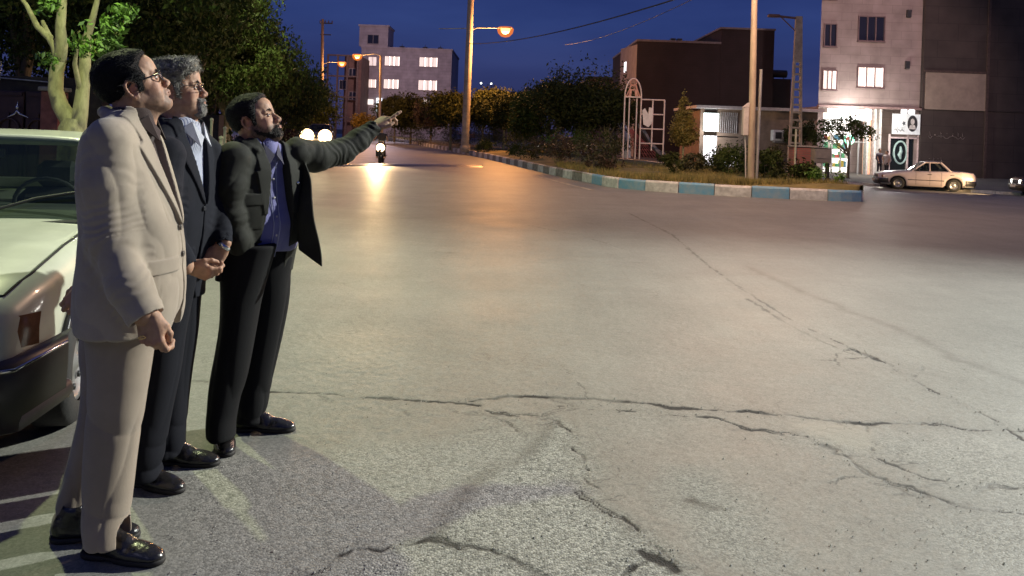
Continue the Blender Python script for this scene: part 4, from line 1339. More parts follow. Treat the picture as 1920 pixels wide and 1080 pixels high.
for k, a_ in enumerate((bq0 + .55, bq1 - .75)):
    mb = MB(); mb.box((a_, -.42, bz1 + .02), (a_ + .35, -.3, bz1 + .28), .02); mb.build('floodlight', lit('flood_white', (1, 1, 1), 3), t)
gx0, gx1, gz0, gz1 = w4(1668, 1720, 260, 318)
mb = MB(); mb.box((gx0, .1, 0), (gx1, .16, gz1)); mb.build('dark_shop_window', mat('dark_glass_front', (.015, .02, .02), .15, var=0, spec=.8), b4)
mb = MB()
for a_ in (gx0 - .03, (gx0 + gx1) / 2 + .25, gx1 + .0): mb.box((a_ - .04, -.05, 0), (a_ + .04, .09, bz0 - .02))
mb.box((gx0, -.05, gz1), (gx1, .09, gz1 + .12)); mb.build('shop_frame', mat('pink_white_frame', (.6, .5, .5), .5), b4)
ecx, ecz = gx0 + .72, (gz0 + gz1) / 2 + .1
mb = MB(); mb.tube([(ecx + .42 * cos(a_), .06, ecz + .72 * sin(a_)) for a_ in np.linspace(0, 2 * pi, 25)], .06, 8)
mb.tube([(ecx + .02, .06, ecz - .42), (ecx - .05, .06, ecz - .15), (ecx + .05, .06, ecz + .1), (ecx, .06, ecz + .4)], [.05, .13, .10, .04], 8)
mb.build('emblem_ring', mat('pale_green_print', (.30, .42, .40), .6, var=.3, vscale=6, emit=(.5, .72, .68), estr=.12), b4)

# blank building to the right
dx0, dx1, _, _ = wall_px(49.7, 1729, 1931, 200, 201)
ox5 = (dx0 + dx1) / 2
b5 = empty('blank_wall_building', (ox5, 49.7, gz), 0, 'dark rough-plastered building without windows at the right edge', 'building')
M_b5 = mat_brick('dark_plaster_blocks', (.060, .046, .042), (.052, .040, .037), (.038, .03, .028), bw=2.6, bh=1.1, mortar=.02)
mb = MB(); zq = P(1800, 207, 49.7)[2] - gz
mb.box((dx0 - ox5, .0, zq), (dx1 - ox5 + 12, 14, 15)); mb.box((dx0 - ox5, .06, -.5), (dx1 - ox5 + 12, 14, zq - .003))
mb.build('wall', M_b5, b5)
pq = wall_px(49.6, 1736, 1849, 137, 208)
mb = MB(); mb.box((pq[0] - ox5, -.05, pq[2] - gz + .05), (pq[1] - ox5, -.002, pq[3] - gz)); mb.build('pale_panel', mat('pale_plaster', (.26, .21, .17), .9, var=.15, vscale=1.2), b5)
mb = MB(); mb.box((pq[0] - ox5 - .1, -.09, pq[3] - gz + .003), (pq[1] - ox5 + .15, -.002, pq[3] - gz + .14)); mb.box((pq[1] - ox5 + .003, -.12, -.3), (pq[1] - ox5 + .16, -.002, 14.5))
mb.build('trim', mat('dark_trim', (.06, .04, .035), .8), b5)
M_graf = mat('chalk_graffiti', (.20, .17, .16), .9, var=.35, vscale=9)


def scrawl(x0, x1, zb, h, seed):
    """hand-sprayed cursive writing, faded"""
    q = random.Random(seed); x = x1; mb = MB()
    while x > x0 + .1:
        w = q.uniform(.22, .5); kind = q.randrange(3); n = 12; pts = []
        for k in range(n):
            u = k / (n - 1)
            if kind == 0: p = (x - w * u, zb + h * (.12 * sin(u * 9) + .1))
            elif kind == 1: p = (x - w * (u + .25 * sin(u * 6.28)), zb + h * (.45 * (1 - cos(u * 6.28)) * .5 + .05))
            else: p = (x - w * u, zb - h * .45 * sin(u * 3.14) + .04)
            pts.append((p[0], .035, p[1]))
        mb.tube(pts, [.008 + .010 * sin(pi * k / (n - 1)) for k in range(n)], 5)
        if q.random() < .5: mb.tube([(x - w * .5, .035, zb + h * .2), (x - w * .5 - .05, .035, zb + h * 1.1)], [.014, .006], 5)
        if q.random() < .6: mb.tube([(x - w * .4, .035, zb + h * .75), (x - w * .4 - .05, .035, zb + h * .78)], .014, 5)
        x -= w * .88
    return mb.build('graffiti', M_graf, b5)


g0 = P(1742, 256, 49.6); g1 = P(1812, 244, 49.6)
scrawl(g0[0] - ox5, g1[0] - ox5, g0[2] - gz, .30, 3)
g0 = P(1738, 303, 49.6); g1 = P(1772, 292, 49.6)
scrawl(g0[0] - ox5, g1[0] - ox5, g0[2] - gz, .26, 8)
b4['note'] = 1; del b4['note']

# distant dark low houses and trees between buildings
M_far = mat('far_masonry', (.10, .08, .085), .9, var=.2)
for i, (a, b, top, Y, lb) in enumerate([(1105, 1170, 150, 80, 'low dark house roofline left of the large unlit block'), (925, 1010, 176, 130, 'far low building with small white lights beyond the island trees')]):
    q = wall_px(Y, a, b, top, 260); o_ = (q[0] + q[1]) / 2
    t = empty('distant_house', (o_, Y, 0), 0, lb, 'house')
    mb = MB(); mb.box((q[0] - o_, 0, -1), (q[1] - o_, 10, q[3])); mb.build('wall', M_far, t)
    mb = MB(); mb.box((q[0] - o_ - .3, -.3, q[3] + .003), (q[1] - o_ + .3, 10.3, q[3] + .3)); mb.build('roof', M_dark, t)

# ---- gateway and wall at the far left
Yg = 14.2
a = P(8, 200, Yg)[0]; b = P(88, 200, Yg)[0]
t = empty('garden_gate', ((a + b) / 2, Yg, .15), 0, 'dark brown metal gate with arched panels and silver ornament behind the parked car', 'gate')
M_gate = mat('gate_brown', (.060, .030, .024), .45, var=.25, vscale=4)
W = (b - a) / 2 + .15; zt = P(50, 146, Yg)[2] - .15
for s in (-1, 1):
    mb = MB(); mb.box((.02 * s, -.03, .05), (W * s, .03, zt - .25), .01)
    arch = [(s * (W * .5 + W * .36 * cos(t_)), zt - .95 + W * .36 * sin(t_)) for t_ in np.linspace(0, pi, 13)]
    mb.tube([(s * W * .86, -.05, .2)] + [(x_, -.05, z_) for x_, z_ in arch] + [(s * W * .14, -.05, .2)], .022, 8)
    mb.tube([(s * W * .5, -.05, .3), (s * W * .5, -.05, zt - .65)], .016, 8)
    mb.box((.04 * s, -.06, zt - .33), ((W - .02) * s, -.03, zt - .27)); mb.box((.04 * s, -.06, .8), ((W - .02) * s, -.03, .86))
    mb.build('gate_leaf', M_gate, t)
mb = MB(); cxo = P(38, 220, Yg)[0] - (a + b) / 2; czo = P(38, 214, Yg)[2] - .15
mb.tube([(cxo - .18, -.08, czo - .06), (cxo - .04, -.09, czo), (cxo, -.1, czo + .06), (cxo + .05, -.09, czo), (cxo + .2, -.08, czo - .06)], [.008, .022, .02, .022, .008], 8)
mb.lathe([(.001, 0), (.03, .02), (.035, .05), (.012, .08), (.001, .16)], 12, Matrix.Translation((cxo, -.09, czo + .08)))
mb.build('ornament', mat('silver_ornament', (.75, .73, .7), .25, metal=.9, var=0), t)
c = P(96, 200, Yg - .2)
t = empty('gate_pillar', (c[0], Yg - .1, .15), 0, 'reddish stone gate pillar beside the forked tree trunk', 'pillar')
mb = MB(); zt2 = P(96, 172, Yg)[2]
mb.box((-.16, -.16, 0), (.16, .16, zt2 - .15), .01); mb.build('shaft', mat('red_stone', (.26, .10, .075), .8, var=.25, vscale=5), t)
mb = MB(); mb.box((-.2, -.2, zt2 - .147), (.2, .2, zt2 - .07), .015); mb.build('cap', M_conc, t)
t = empty('courtyard_wall', (-7.5, Yg + .3, .15), 0, 'dark courtyard wall with pipe railing running behind the roadside trees', 'wall')
mb = MB(); mb.box((-7, 0, -.1), (-.2, .25, 2.1)); mb.box((.9, 0, -.1), (2.0, .25, 1.5)); mb.build('masonry', mat('dark_masonry', (.04, .032, .028), .9, var=.3), t)
mb = MB(); zz = P(40, 140, Yg)[2] - .15
for (p0, p1) in [((-3.1, zz), (-1.0, zz - .12)), ((-1.0, zz - .12), (-1.0, zz + .33)), ((-2.1, zz + .25), (-2.1, zz - .1))]: mb.tube([(p0[0], -.05, p0[1]), (p1[0], -.05, p1[1])], .014, 6)
mb.build('railing', mat('galvanised', (.4, .4, .4), .4, metal=.5), t)

# ================================================================ lamps, poles, wires
M_pole = mat('pole_paint', (.42, .34, .24), .6, var=.2, vscale=3, stretch=(1, 1, .3), bump=.2)
M_polec = mat('pole_concrete', (.32, .27, .22), .85, var=.25, vscale=3, bump=.4)
M_galv = mat('galvanised_steel', (.42, .41, .38), .45, metal=.4, var=.15)
M_sodium = lit('sodium_glass', (1.0, .52, .14), 9)
M_sodium2 = lit('sodium_glass_far', (1.0, .45, .09), 6)


def lamp_light(loc, watts, color, radius, name='street_light', spot=None):
    L = bpy.data.lights.new(name, 'SPOT' if spot else 'POINT'); L.energy = watts; L.color = color; L.shadow_soft_size = radius
    if spot: L.spot_size = R(spot); L.spot_blend = .6
    o = bpy.data.objects.new(name, L); COL.objects.link(o); o.location = loc
    return o


M_halo = bpy.data.materials.new('lamp_halo_glow'); M_halo.use_nodes = True  # see-through orange glow that imitates the halo round a lamp
_n = M_halo.node_tree; _n.nodes.remove(_n.nodes['Principled BSDF']); _e = _n.nodes.new('ShaderNodeEmission'); _e.inputs[0].default_value = (1, .24, .035, 1); _e.inputs[1].default_value = .95
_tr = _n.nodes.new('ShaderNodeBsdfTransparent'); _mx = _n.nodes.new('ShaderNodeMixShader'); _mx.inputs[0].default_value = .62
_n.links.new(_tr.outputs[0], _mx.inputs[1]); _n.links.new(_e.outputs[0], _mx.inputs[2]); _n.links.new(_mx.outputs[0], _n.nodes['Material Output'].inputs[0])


def lamp_head(parent, p, d, s=1.0, glass=None, bowl=.22):
    """luminaire on an arm end at p, pointing along d (unit xy)"""
    mb = MB(); Mx = Matrix.Translation(p) @ Matrix.Rotation(math.atan2(d[1], d[0]), 4, 'Z')
    sec = [(-.05, .05, .04), (.10, .10, .07), (.35, .15, .09), (.60, .13, .07), (.72, .05, .03)]
    vs = []
    for (x, w, h) in sec:
        for k in range(12):
            a = 2 * pi * k / 12; vs.append(Mx @ Vector((x * s, w * s * cos(a), (h * s * sin(a)) if sin(a) > 0 else .02 * s * sin(a))))
    mb.add(vs, [(i * 12 + k, i * 12 + (k + 1) % 12, (i + 1) * 12 + (k + 1) % 12, (i + 1) * 12 + k) for i in range(4) for k in range(12)], True)
    hd = mb.build('lamp_head', M_galv, parent)
    gb = MB(); c = Mx @ Vector((.38 * s, 0, -.03 * s))
    gb.lathe([(.001, -bowl * 1.1), (bowl * .5, -bowl), (bowl * .88, -bowl * .6), (bowl, -bowl * .1), (bowl * .9, .0), (.001, .0)], 18, Matrix.Translation(c))
    gb.build('lamp_glass', glass or M_sodium, hd)
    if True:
        ob = MB(); R2 = bowl * 1.75  # oversized glowing shell, stands for the halo round the lamp
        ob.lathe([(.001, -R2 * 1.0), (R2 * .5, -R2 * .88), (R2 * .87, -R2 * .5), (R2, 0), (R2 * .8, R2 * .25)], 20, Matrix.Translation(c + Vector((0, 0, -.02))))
        ob.build('halo_shell', M_halo, hd)
    return c


# L1: the thick post on the island with the bright sodium lamp
Yp = 50.
pb = P(872, 272, Yp); top = P(884, -30, Yp)
z0 = isl_z(pb[0], Yp)
t = empty('street_lamp', (pb[0], Yp, z0), 0, 'thick tall lamp post on the island carrying the bright orange lamp', 'street lamp')
lx = top[0] - pb[0]; hz = top[2] - z0
mb = MB(); mb.tube([(0, 0, -.2), (lx * .4, 0, hz * .4), (lx, 0, hz)], [.27, .235, .20], 14); mb.lathe([(.34, 0), (.34, .2), (.28, .26)], 14)
mb.build('pole', M_polec, t)
a0 = P(881, 53, Yp); a1 = P(934, 54, Yp)
mb = MB(); mb.tube([(a0[0] - pb[0], 0, a0[2] - z0 - .15), (a0[0] - pb[0] + .5, 0, a0[2] - z0 + .05), (a1[0] - pb[0], 0, a1[2] - z0 + .05)], [.05, .045, .035], 8)
mb.tube([(a0[0] - pb[0] - 2, 0, a0[2] - z0 - .1), (a0[0] - pb[0], 0, a0[2] - z0 + .0)], [.03, .03], 6)
mb.build('arm', M_galv, t)
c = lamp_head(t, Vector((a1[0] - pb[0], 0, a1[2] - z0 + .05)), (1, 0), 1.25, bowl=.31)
l1 = lamp_light((pb[0] + c.x, Yp - .0, z0 + c.z - 1.0), 4400, (1.0, .42, .12), .35)

# L2, L3: two more down the road
for (px, yb, yt, Y, lpx, lpy, lb, th) in [(712, 262, 104, 68., 668, 105, 'slim orange-lit lamp pole in front of the pale block, lamp on a long left arm', .12),
                                          ]:
    p0 = P(px, yb, Y); pt = P(px + 2, yt, Y); pl_ = P(lpx, lpy, Y)
    t = empty('street_lamp', (p0[0], Y, 0), 0, lb, 'street lamp')
    mb = MB(); mb.tube([(0, 0, -.1), (pt[0] - p0[0], 0, pt[2])], [th, th * .75], 10); mb.build('pole', M_pole, t)
    mb = MB(); mb.tube([(pt[0] - p0[0], 0, pt[2]), (pt[0] - p0[0] - .6, 0, pt[2] + .12), (pl_[0] - p0[0] + .5, 0, pl_[2] + .1)], .04, 8); mb.build('arm', M_galv, t)
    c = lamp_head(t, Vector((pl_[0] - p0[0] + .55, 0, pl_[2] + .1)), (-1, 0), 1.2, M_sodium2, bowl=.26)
    lamp_light((p0[0] + c.x, Y, c.z - .6), 1800, (1.0, .45, .14), .3)
Y = 78.
p0 = P(602, 262, Y); pt = P(605, 36, Y); lp = P(640, 119, Y)
t = empty('utility_pole', (p0[0], Y, 0), 0, 'tall wooden utility pole with crossarms left of the unfinished building, lamp on a right arm', 'utility pole')
mb = MB(); mb.tube([(0, 0, -.1), (pt[0] - p0[0], 0, pt[2])], [.22, .13], 10); mb.build('pole', mat('weathered_wood', (.20, .15, .11), .85, var=.3, vscale=3, stretch=(3, 3, .3)), t)
mb = MB(); zt = pt[2]
mb.box((-.55, -.06, zt - .45), (.75, .06, zt - .33)); mb.box((-.45, -.06, zt - 1.6), (.65, .06, zt - 1.5)); mb.build('crossarm', M_dark, t)
mb = MB()
for xx in (-.5, 0, .35, .7): mb.lathe([(.03, 0), (.07, .05), (.05, .12), (.07, .17), (.001, .24)], 8, Matrix.Translation((xx, 0, zt - .33)))
mb.build('insulator', mat('insulator_brown', (.12, .07, .05), .3), t)
mb = MB(); mb.tube([(0, 0, lp[2] - .1), (.5, 0, lp[2] + .1), (lp[0] - p0[0] - .4, 0, lp[2] + .12)], .04, 8); mb.build('arm', M_galv, t)
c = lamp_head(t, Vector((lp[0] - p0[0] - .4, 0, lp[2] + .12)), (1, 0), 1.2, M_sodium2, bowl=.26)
lamp_light((p0[0] + c.x, Y, c.z - .6), 1600, (1.0, .45, .14), .3)

# L4: orange-lit pole near the kerb, lamp above the picture
Y = 18.6 + 4.2
pb = P(1411, 338, Y); pt = P(1421, -160, Y)
z0 = isl_z(pb[0], Y)
t = empty('street_lamp', (pb[0], Y, z0), 0, 'orange-lit lamp pole standing just behind the blue and white kerb', 'street lamp')
lx = pt[0] - pb[0]; hz = pt[2] - z0
mb = MB(); mb.tube([(-.05, 0.0, -.2), (-.05 + lx * .5, 0, hz * .5), (lx - .05, 0, hz)], [.105, .095, .075], 12); mb.lathe([(.20, 0), (.20, .03), (.15, .05)], 12, Matrix.Translation((-.05, 0, 0))); mb.build('pole', M_pole, t)
mb = MB(); mb.tube([(lx - .05, 0, hz), (lx - .5, -1.2, hz + .35), (lx - 1.0, -3.6, hz + .45)], [.05, .045, .04], 8); mb.build('arm', M_galv, t)
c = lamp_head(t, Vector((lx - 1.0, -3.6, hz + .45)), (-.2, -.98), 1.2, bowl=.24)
lamp_light((pb[0] + c.x, Y + c.y, z0 + c.z - .75), 2600, (1.0, .60, .40), .2)
mb = MB(); mb.tube([(.11, -.02, -.1), (.135, -.02, 3.3)], .045, 8); mb.build('cable_conduit', M_galv, t)
bz = P(1405, 228, Y)[2] - z0
mb = MB(); mb.box((-.36, -.10, bz - .42), (-.19, .10, bz + .42), .02); mb.add([(-.36, -.1, bz + .42), (-.19, -.1, bz + .42), (-.19, -.1, bz + .56), (-.36, .1, bz + .42), (-.19, .1, bz + .42), (-.19, .1, bz + .56)], [(0, 1, 2), (3, 5, 4), (0, 2, 5, 3)])
mb.tube([(-.27, 0, bz - .42), (-.24, 0, bz - .8), (-.19, 0, bz - 2.0)], .02, 6)
mb.build('meter_box', mat('meter_box_white', (.55, .50, .46), .6, var=.1), t)

# lattice concrete pole with its own arm
Y = 40.
pb = P(1490, 300, Y); pt = P(1498, 31, Y)
z0 = float(zg(pb[0], Y)) + .1
t = empty('utility_pole', (pb[0], Y, z0), 0, 'tapered concrete pole with ladder-like openings and a dead lamp arm, left of the pink building', 'utility pole')
mb = MB(); H = pt[2] - z0; lx = pt[0] - pb[0]
for s in (-1, 1): mb.add([(s * .33 - .045, -.12, -.2), (s * .33 + .045, -.12, -.2), (s * .33 + .045, .12, -.2), (s * .33 - .045, .12, -.2),
                          (lx + s * .11 - .05, -.09, H), (lx + s * .11 + .05, -.09, H), (lx + s * .11 + .05, .09, H), (lx + s * .11 - .05, .09, H)],
                         [(0, 1, 5, 4), (1, 2, 6, 5), (2, 3, 7, 6), (3, 0, 4, 7), (4, 5, 6, 7)])
n = 15
for k in range(n):
    zz = H * (.04 + .7 * k / n); f = zz / H; hw = .33 * (1 - f) + .11 * f; mb.box((lx * f - hw, -.10, zz - .045), (lx * f + hw, .10, zz + .045))
mb.box((lx * .75 - .16, -.1, H * .72), (lx + .12, .1, H))
mb.build('pole', M_polec, t)
mb = MB(); a1 = P(1449, 31, Y); mb.tube([(lx, 0, H - .1), (a1[0] - pb[0], 0, H - .0)], .06, 8); mb.tube([(lx, 0, H - .9), (lx - .9, 0, H - .08)], .03, 6)
mb.box((a1[0] - pb[0] - .25, -.12, H - .09), (a1[0] - pb[0] + .35, .12, H + .07), .03); mb.build('arm', mat('arm_rust', (.13, .07, .06), .7), t)

# street lamps beyond the picture: greenish one above the tree, whiter one far to the right
def offstage_lamp(x, y, ax, ay, h, lb, glassc, col, w, rad, spot=None):
    t = empty('street_lamp', (x, y, .15), 0, lb, 'street lamp')
    mb = MB(); mb.tube([(0, 0, -.1), (0, 0, h)], [.12, .07], 12); mb.lathe([(.2, 0), (.2, .3), (.13, .4)], 12); mb.build('pole', M_pole, t)
    L = math.hypot(ax - x, ay - y); d = ((ax - x) / L, (ay - y) / L)
    mb = MB(); mb.tube([(0, 0, h), (d[0] * .5, d[1] * .5, h + .25), (d[0] * (L - .45), d[1] * (L - .45), h + .3)], [.05, .045, .04], 8); mb.build('arm', M_galv, t)
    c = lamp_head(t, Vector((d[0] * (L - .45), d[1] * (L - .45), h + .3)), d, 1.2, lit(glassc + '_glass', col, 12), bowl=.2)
    return lamp_light((x + c.x, y + c.y, .15 + c.z - .4), w, col, rad, spot=spot)


L_green = offstage_lamp(-8.6, 6.2, -3.9, 7.2, 6.8, 'street lamp out of the picture above the parked car', 'mercury', (.90, 1.0, .50), 1350, .10)
offstage_lamp(-9.6, 21.5, -7.2, 20.2, 7.4, 'added unseen street lamp brightening the dark trees on the left', 'mercury', (.93, 1.0, .52), 1500, .12)  # added lamp, put here to light up the tree row
L_key = offstage_lamp(24.3, 13.6, 21.2, 15.0, 14.0, 'tall white street lamp out of the picture to the right', 'halide', (.95, .97, .89), 74000, .24, 42)
L_key.rotation_euler = (Vector((-2.6, 2.6, .6)) - Vector(L_key.location)).to_track_quat('-Z', 'Y').to_euler(); L_key.data.spot_blend = 1.0

# overhead cables
def cable(name, pts, r_, lb):
    mb = MB(); mb.tube(pts, r_, 6); o = mb.build(name, mat('cable_black', (.015, .015, .02), .6)); return tag(o, lb, 'cable')


def sag(a, b, s, n=14): return [tuple(np.array(a) * (1 - t) + np.array(b) * t - np.array([0, 0, s * 4 * t * (1 - t)])) for t in np.linspace(0, 1, n)]


cable('overhead_cable', sag(P(1300, -12, 21), P(882, 82, 50), .35), .022, 'thick dark cable sloping down across the sky from the top right')
cable('overhead_cable', sag(P(1300, -2, 22), P(1060, 84, 45), .25), .010, 'thinner wire hanging just below the thick cable')

# distant small lamps seen over the island trees
for i, (px, py, Y, lb) in enumerate([(892, 183, 95, 'brightest far white light right beside the thick lamp post'), (902, 156, 120, 'left one of two tiny far lights above the island trees'),
                                    (921, 157, 122, 'right one of two tiny far lights above the island trees'), (985, 187, 110, 'single far white light over the pointed dark tree')]):
    p = P(px, py, Y); r_ = .22 if i == 0 else .14
    t = empty('distant_street_lamp', (p[0], Y, 0), 0, lb, 'street lamp')
    mb = MB(); mb.tube([(0, 0.3, -.5), (0, .3, p[2]), (0, .0, p[2] + .15)], .05, 6); mb.build('pole', M_dark, t)
    mb = MB(); mb.lathe([(.001, -r_), (r_ * .7, -r_ * .7), (r_, 0), (r_ * .7, r_ * .7), (.001, r_)], 12, Matrix.Translation((0, 0, p[2]))); mb.build('lamp_glass', lit('far_white', (.95, 1, .9), 6), t)

# ================================================================ playground frame, cabinet, wall
M_play = mat('pink_playground_paint', (.70, .55, .53), .5, var=.15, vscale=6)
Y = 30.
c = P(1186, 250, Y); z0 = isl_z(c[0], Y) + .1
def pl(px, py, dy=0.): p = P(px, py, Y + dy); return (p[0] - c[0], dy, p[2] - z0)


t = empty('climbing_frame', (c[0], Y, z0), 0, 'pink metal playground frame with an arched tower and a ladder grid', 'playground frame')
bot = pl(1186, 298)[2]
xl, xr = pl(1170, 230)[0], pl(1201, 230)[0]; mid_z = pl(1186, 182)[2]; top_z = pl(1186, 147)[2]
hw = (xr - xl) / 2; cx = (xl + xr) / 2
mb = MB()
arc = [(cx + hw * cos(a), 0, mid_z + (top_z - mid_z) * sin(a)) for a in np.linspace(0, pi, 15)]
mb.tube([(xr, 0, bot)] + arc + [(xl, 0, bot)], .028, 8)
mb.tube([(xl, 0, mid_z), (xr, 0, mid_z)], .03, 8)
for xx in (cx - .13, cx + .16): mb.tube([(xx, .05, bot), (xx, .05, mid_z)], .026, 8)
mb.build('arch_tower', M_play, t)
mb = MB()   # pressed panel inside the arch: a simple figure of a bell
mb.tube([(cx - .26, 0, mid_z + .03), (cx - .14, 0, mid_z + .30), (cx - .10, 0, mid_z + .46), (cx + .10, 0, mid_z + .46), (cx + .14, 0, mid_z + .30), (cx + .26, 0, mid_z + .03)], .028, 6)
mb.prism([(cx - .20, mid_z + .03), (cx - .08, mid_z + .03), (cx - .06, mid_z + .26), (cx + .06, mid_z + .26), (cx + .08, mid_z + .03), (cx + .20, mid_z + .03), (cx + .12, mid_z + .30), (cx - .12, mid_z + .30)], .02, XZ)
mb.tube([(cx + .13 * cos(a), -.01, mid_z + .58 + .12 * sin(a)) for a in np.linspace(0, 2 * pi, 13)], .018, 6); mb.build('arch_panel', mat('salmon_panel', (.60, .30, .24), .5), t)
mb = MB(); x2 = pl(1245, 230)[0]; gzt = pl(1220, 187)[2]
for (xx) in ((xr + x2) / 2, x2): mb.tube([(xx, 0, bot if xx == x2 else bot + .35), (xx, 0, gzt)], .03, 8)
for k, zz in enumerate(np.linspace(gzt, bot + .62, 4)): mb.tube([(xr, 0, zz), (x2, 0, zz)], .026, 8)
mb.build('ladder_grid', M_play, t)
mb = MB()   # slide and netting dropping to the right
for k in range(9):
    s = k / 8; mb.tube([(cx - .05 + .1 * s, .25, bot + 1.15 - .0 * s), (cx + .2 + 1.0 * s, .25 + .1 * s, bot + .05)], .014, 5)
for k in range(6):
    s = (k + 1) / 7; mb.tube([(cx - .05 + .25 * s, .26, bot + 1.15 - 1.1 * s), (cx + .05 + 1.1 * s, .3, bot + 1.15 - 1.1 * s)], .012, 5)
mb.build('rope_net', mat('maroon_rope', (.22, .06, .07), .8, var=.3), t)
mb = MB(); sl = [(cx + .35, 1.25), (cx + .55, 1.0), (cx + .8, .6), (cx + 1.1, .25), (cx + 1.4, .1)]
for a, b in zip(sl[:-1], sl[1:]): mb.add([(a[0], .3, bot + a[1]), (b[0], .3, bot + b[1]), (b[0], .75, bot + b[1]), (a[0], .75, bot + a[1]), (a[0], .3, bot + a[1] + .16), (b[0], .3, bot + b[1] + .16), (b[0], .75, bot + b[1] + .16), (a[0], .75, bot + a[1] + .16)], [(0, 1, 2, 3), (0, 4, 5, 1), (3, 2, 6, 7)])
mb.build('slide', mat('slide_grey', (.16, .15, .19), .35), t)
mb = MB()   # white board fixed to the tower
mb.prism([(cx + .42, bot + 1.35), (cx + .62, bot + 1.25), (cx + .78, bot + 1.45), (cx + .76, bot + 2.0), (cx + .62, bot + 2.02), (cx + .60, bot + 1.75), (cx + .46, bot + 1.98), (cx + .36, bot + 1.9)], .03, Matrix.Translation((0, -.06, 0)) @ XZ)
mb.build('play_panel', mat('white_panel', (.72, .66, .68), .5, var=.1), t)

# light-coloured curved kiosk-like arch behind the frame
Yk = 44.
k0 = P(1152, 262, Yk); zk = float(zg(k0[0], Yk))
t = empty('white_slide_tube', (k0[0], Yk, isl_z(k0[0], Yk)), 0, 'white curved slide tube partly hidden behind the arched tower', 'slide')
zk = isl_z(k0[0], Yk)
zt = P(1150, 228, Yk)[2] - zk
mb = MB(); mb.tube([(-.35, 0, zt), (.1, 0, zt - .03), (.45, 0, zt - .35), (.62, 0, zt - .85), (.70, 0, .0)], [.2, .22, .24, .26, .26], 12); mb.build('tube', mat('white_plastic', (.62, .60, .58), .5, emit=(1, .9, .85), estr=.0), t)
mb = MB(); mb.tube([(-.3, 0, -.1), (-.3, 0, zt)], .04, 6); mb.build('post', M_galv, t)

# small brick wall and grey cabinet at the end of the island
Y = 25.0
p = P(1508, 292, Y); z0 = isl_z(p[0], Y)
t = empty('brick_planter', (p[0], Y, z0), 0, 'low reddish brick wall beside the grey cabinet', 'brick wall')
q = wall_px(Y, 1484, 1528, 276, 312)
mb = MB(); mb.box((q[0] - p[0], -.15, -.2), (q[1] - p[0], .25, q[3] - z0)); mb.build('masonry', mat_brick('red_brick', (.36, .13, .11), (.30, .11, .09), (.20, .14, .12), bw=.24, bh=.075, mortar=.008), t)
mb = MB(); mb.box((q[0] - p[0] - .04, -.19, q[3] - z0 + .002), (q[1] - p[0] + .04, .29, q[3] - z0 + .05), .01); mb.build('coping', M_conc, t)
mb = MB(); mb.tube([(q[0] - p[0] + .03, -.25, 0), (q[0] - p[0] + .03, -.25, P(1483, 242, Y)[2] - z0)], .035, 8); mb.build('post', mat('pale_post', (.42, .42, .32), .6), t)
p = P(1540, 290, 23.8); z0 = isl_z(p[0], 23.8) - .02
q = wall_px(23.8, 1524, 1555, 278, 306)
t = empty('utility_cabinet', (p[0], 23.8, z0), 0, 'flat grey metal utility cabinet on short legs beside the small brick wall', 'cabinet')
mb = MB(); mb.box((q[0] - p[0], -.16, q[2] - z0), (q[1] - p[0], .16, q[3] - z0), .015); mb.box((q[0] - p[0] - .02, -.18, q[3] - z0 + .002), (q[1] - p[0] + .02, .18, q[3] - z0 + .03), .008)
mb.build('casing', mat('cabinet_grey', (.17, .155, .145), .6, var=.1), t)
mb = MB(); mb.box((q[0] - p[0] + .03, -.172, q[2] - z0 + .15), (q[1] - p[0] - .03, -.162, q[3] - z0 - .03)); mb.build('door', mat('cabinet_grey_door', (.20, .185, .175), .55, var=.1), t)
for s in (q[0] - p[0] + .05, q[1] - p[0] - .05):
    mb = MB(); mb.box((s - .03, -.1, -.1), (s + .03, .1, q[2] - z0 - .002)); mb.build('leg', M_dark, t)

# street tree before the shops
p = P(1590, 328, 44.); z0 = float(zg(p[0], 44)) + .13
bl = [(-1.4, 0, 2.6, .5), (-.9, .1, 2.9, .55), (-.3, 0, 3.0, .6), (.3, -.1, 2.9, .55), (.9, 0, 2.7, .5), (1.3, .1, 2.4, .4), (-.5, .1, 2.4, .4), (.5, .1, 2.4, .35), (-1.9, 0, 2.3, .4), (0, 0, 3.3, .4), (-1.5, .1, 3.1, .3), (-1.7, 0, 1.9, .4)]
tree('street_tree', p[0], 44, z0, 1.5, 1.5, 3.5, 'sparse young tree silhouetted against the bright shops', n=3000, size=.085, leaf=M_leafd, seed=300, trunk_r=.075, blobs=bl, limbs=8, squash=.8)
p = P(1506, 260, 46.)
tree('street_tree', p[0], 46, float(zg(p[0], 46)) + .13, 1.3, 1.0, 3.4, 'bushy dark tree between the lattice pole and the pink building', n=3000, size=.09, leaf=M_leafm, seed=310, trunk_r=.07, nb=10)
# ================================================================ vehicles
M_tyre = mat('tyre_rubber', (.018, .018, .018), .8, var=.2, bump=.3)
M_rim = mat('wheel_rim', (.30, .30, .30), .35, metal=.7, var=.1)
M_glass = mat('car_glass', (.004, .006, .005), .04, var=0, spec=.45, coat=.0)
_n = M_glass.node_tree; _o = _n.nodes['Material Output']; _t = _n.nodes.new('ShaderNodeBsdfTransparent'); _t.inputs[0].default_value = (.75, .85, .78, 1)
_m = _n.nodes.new('ShaderNodeMixShader'); _m.inputs[0].default_value = .45
_n.links.new(_n.nodes['Principled BSDF'].outputs[0], _m.inputs[1]); _n.links.new(_t.outputs[0], _m.inputs[2]); _n.links.new(_m.outputs[0], _o.inputs['Surface'])
M_black = mat('black_plastic', (.018, .018, .02), .42, var=.15)
M_under = mat('underbody_black', (.008, .008, .008), .9, var=0)
M_chrome = mat('chrome_trim', (.6, .6, .6), .15, metal=1, var=0)


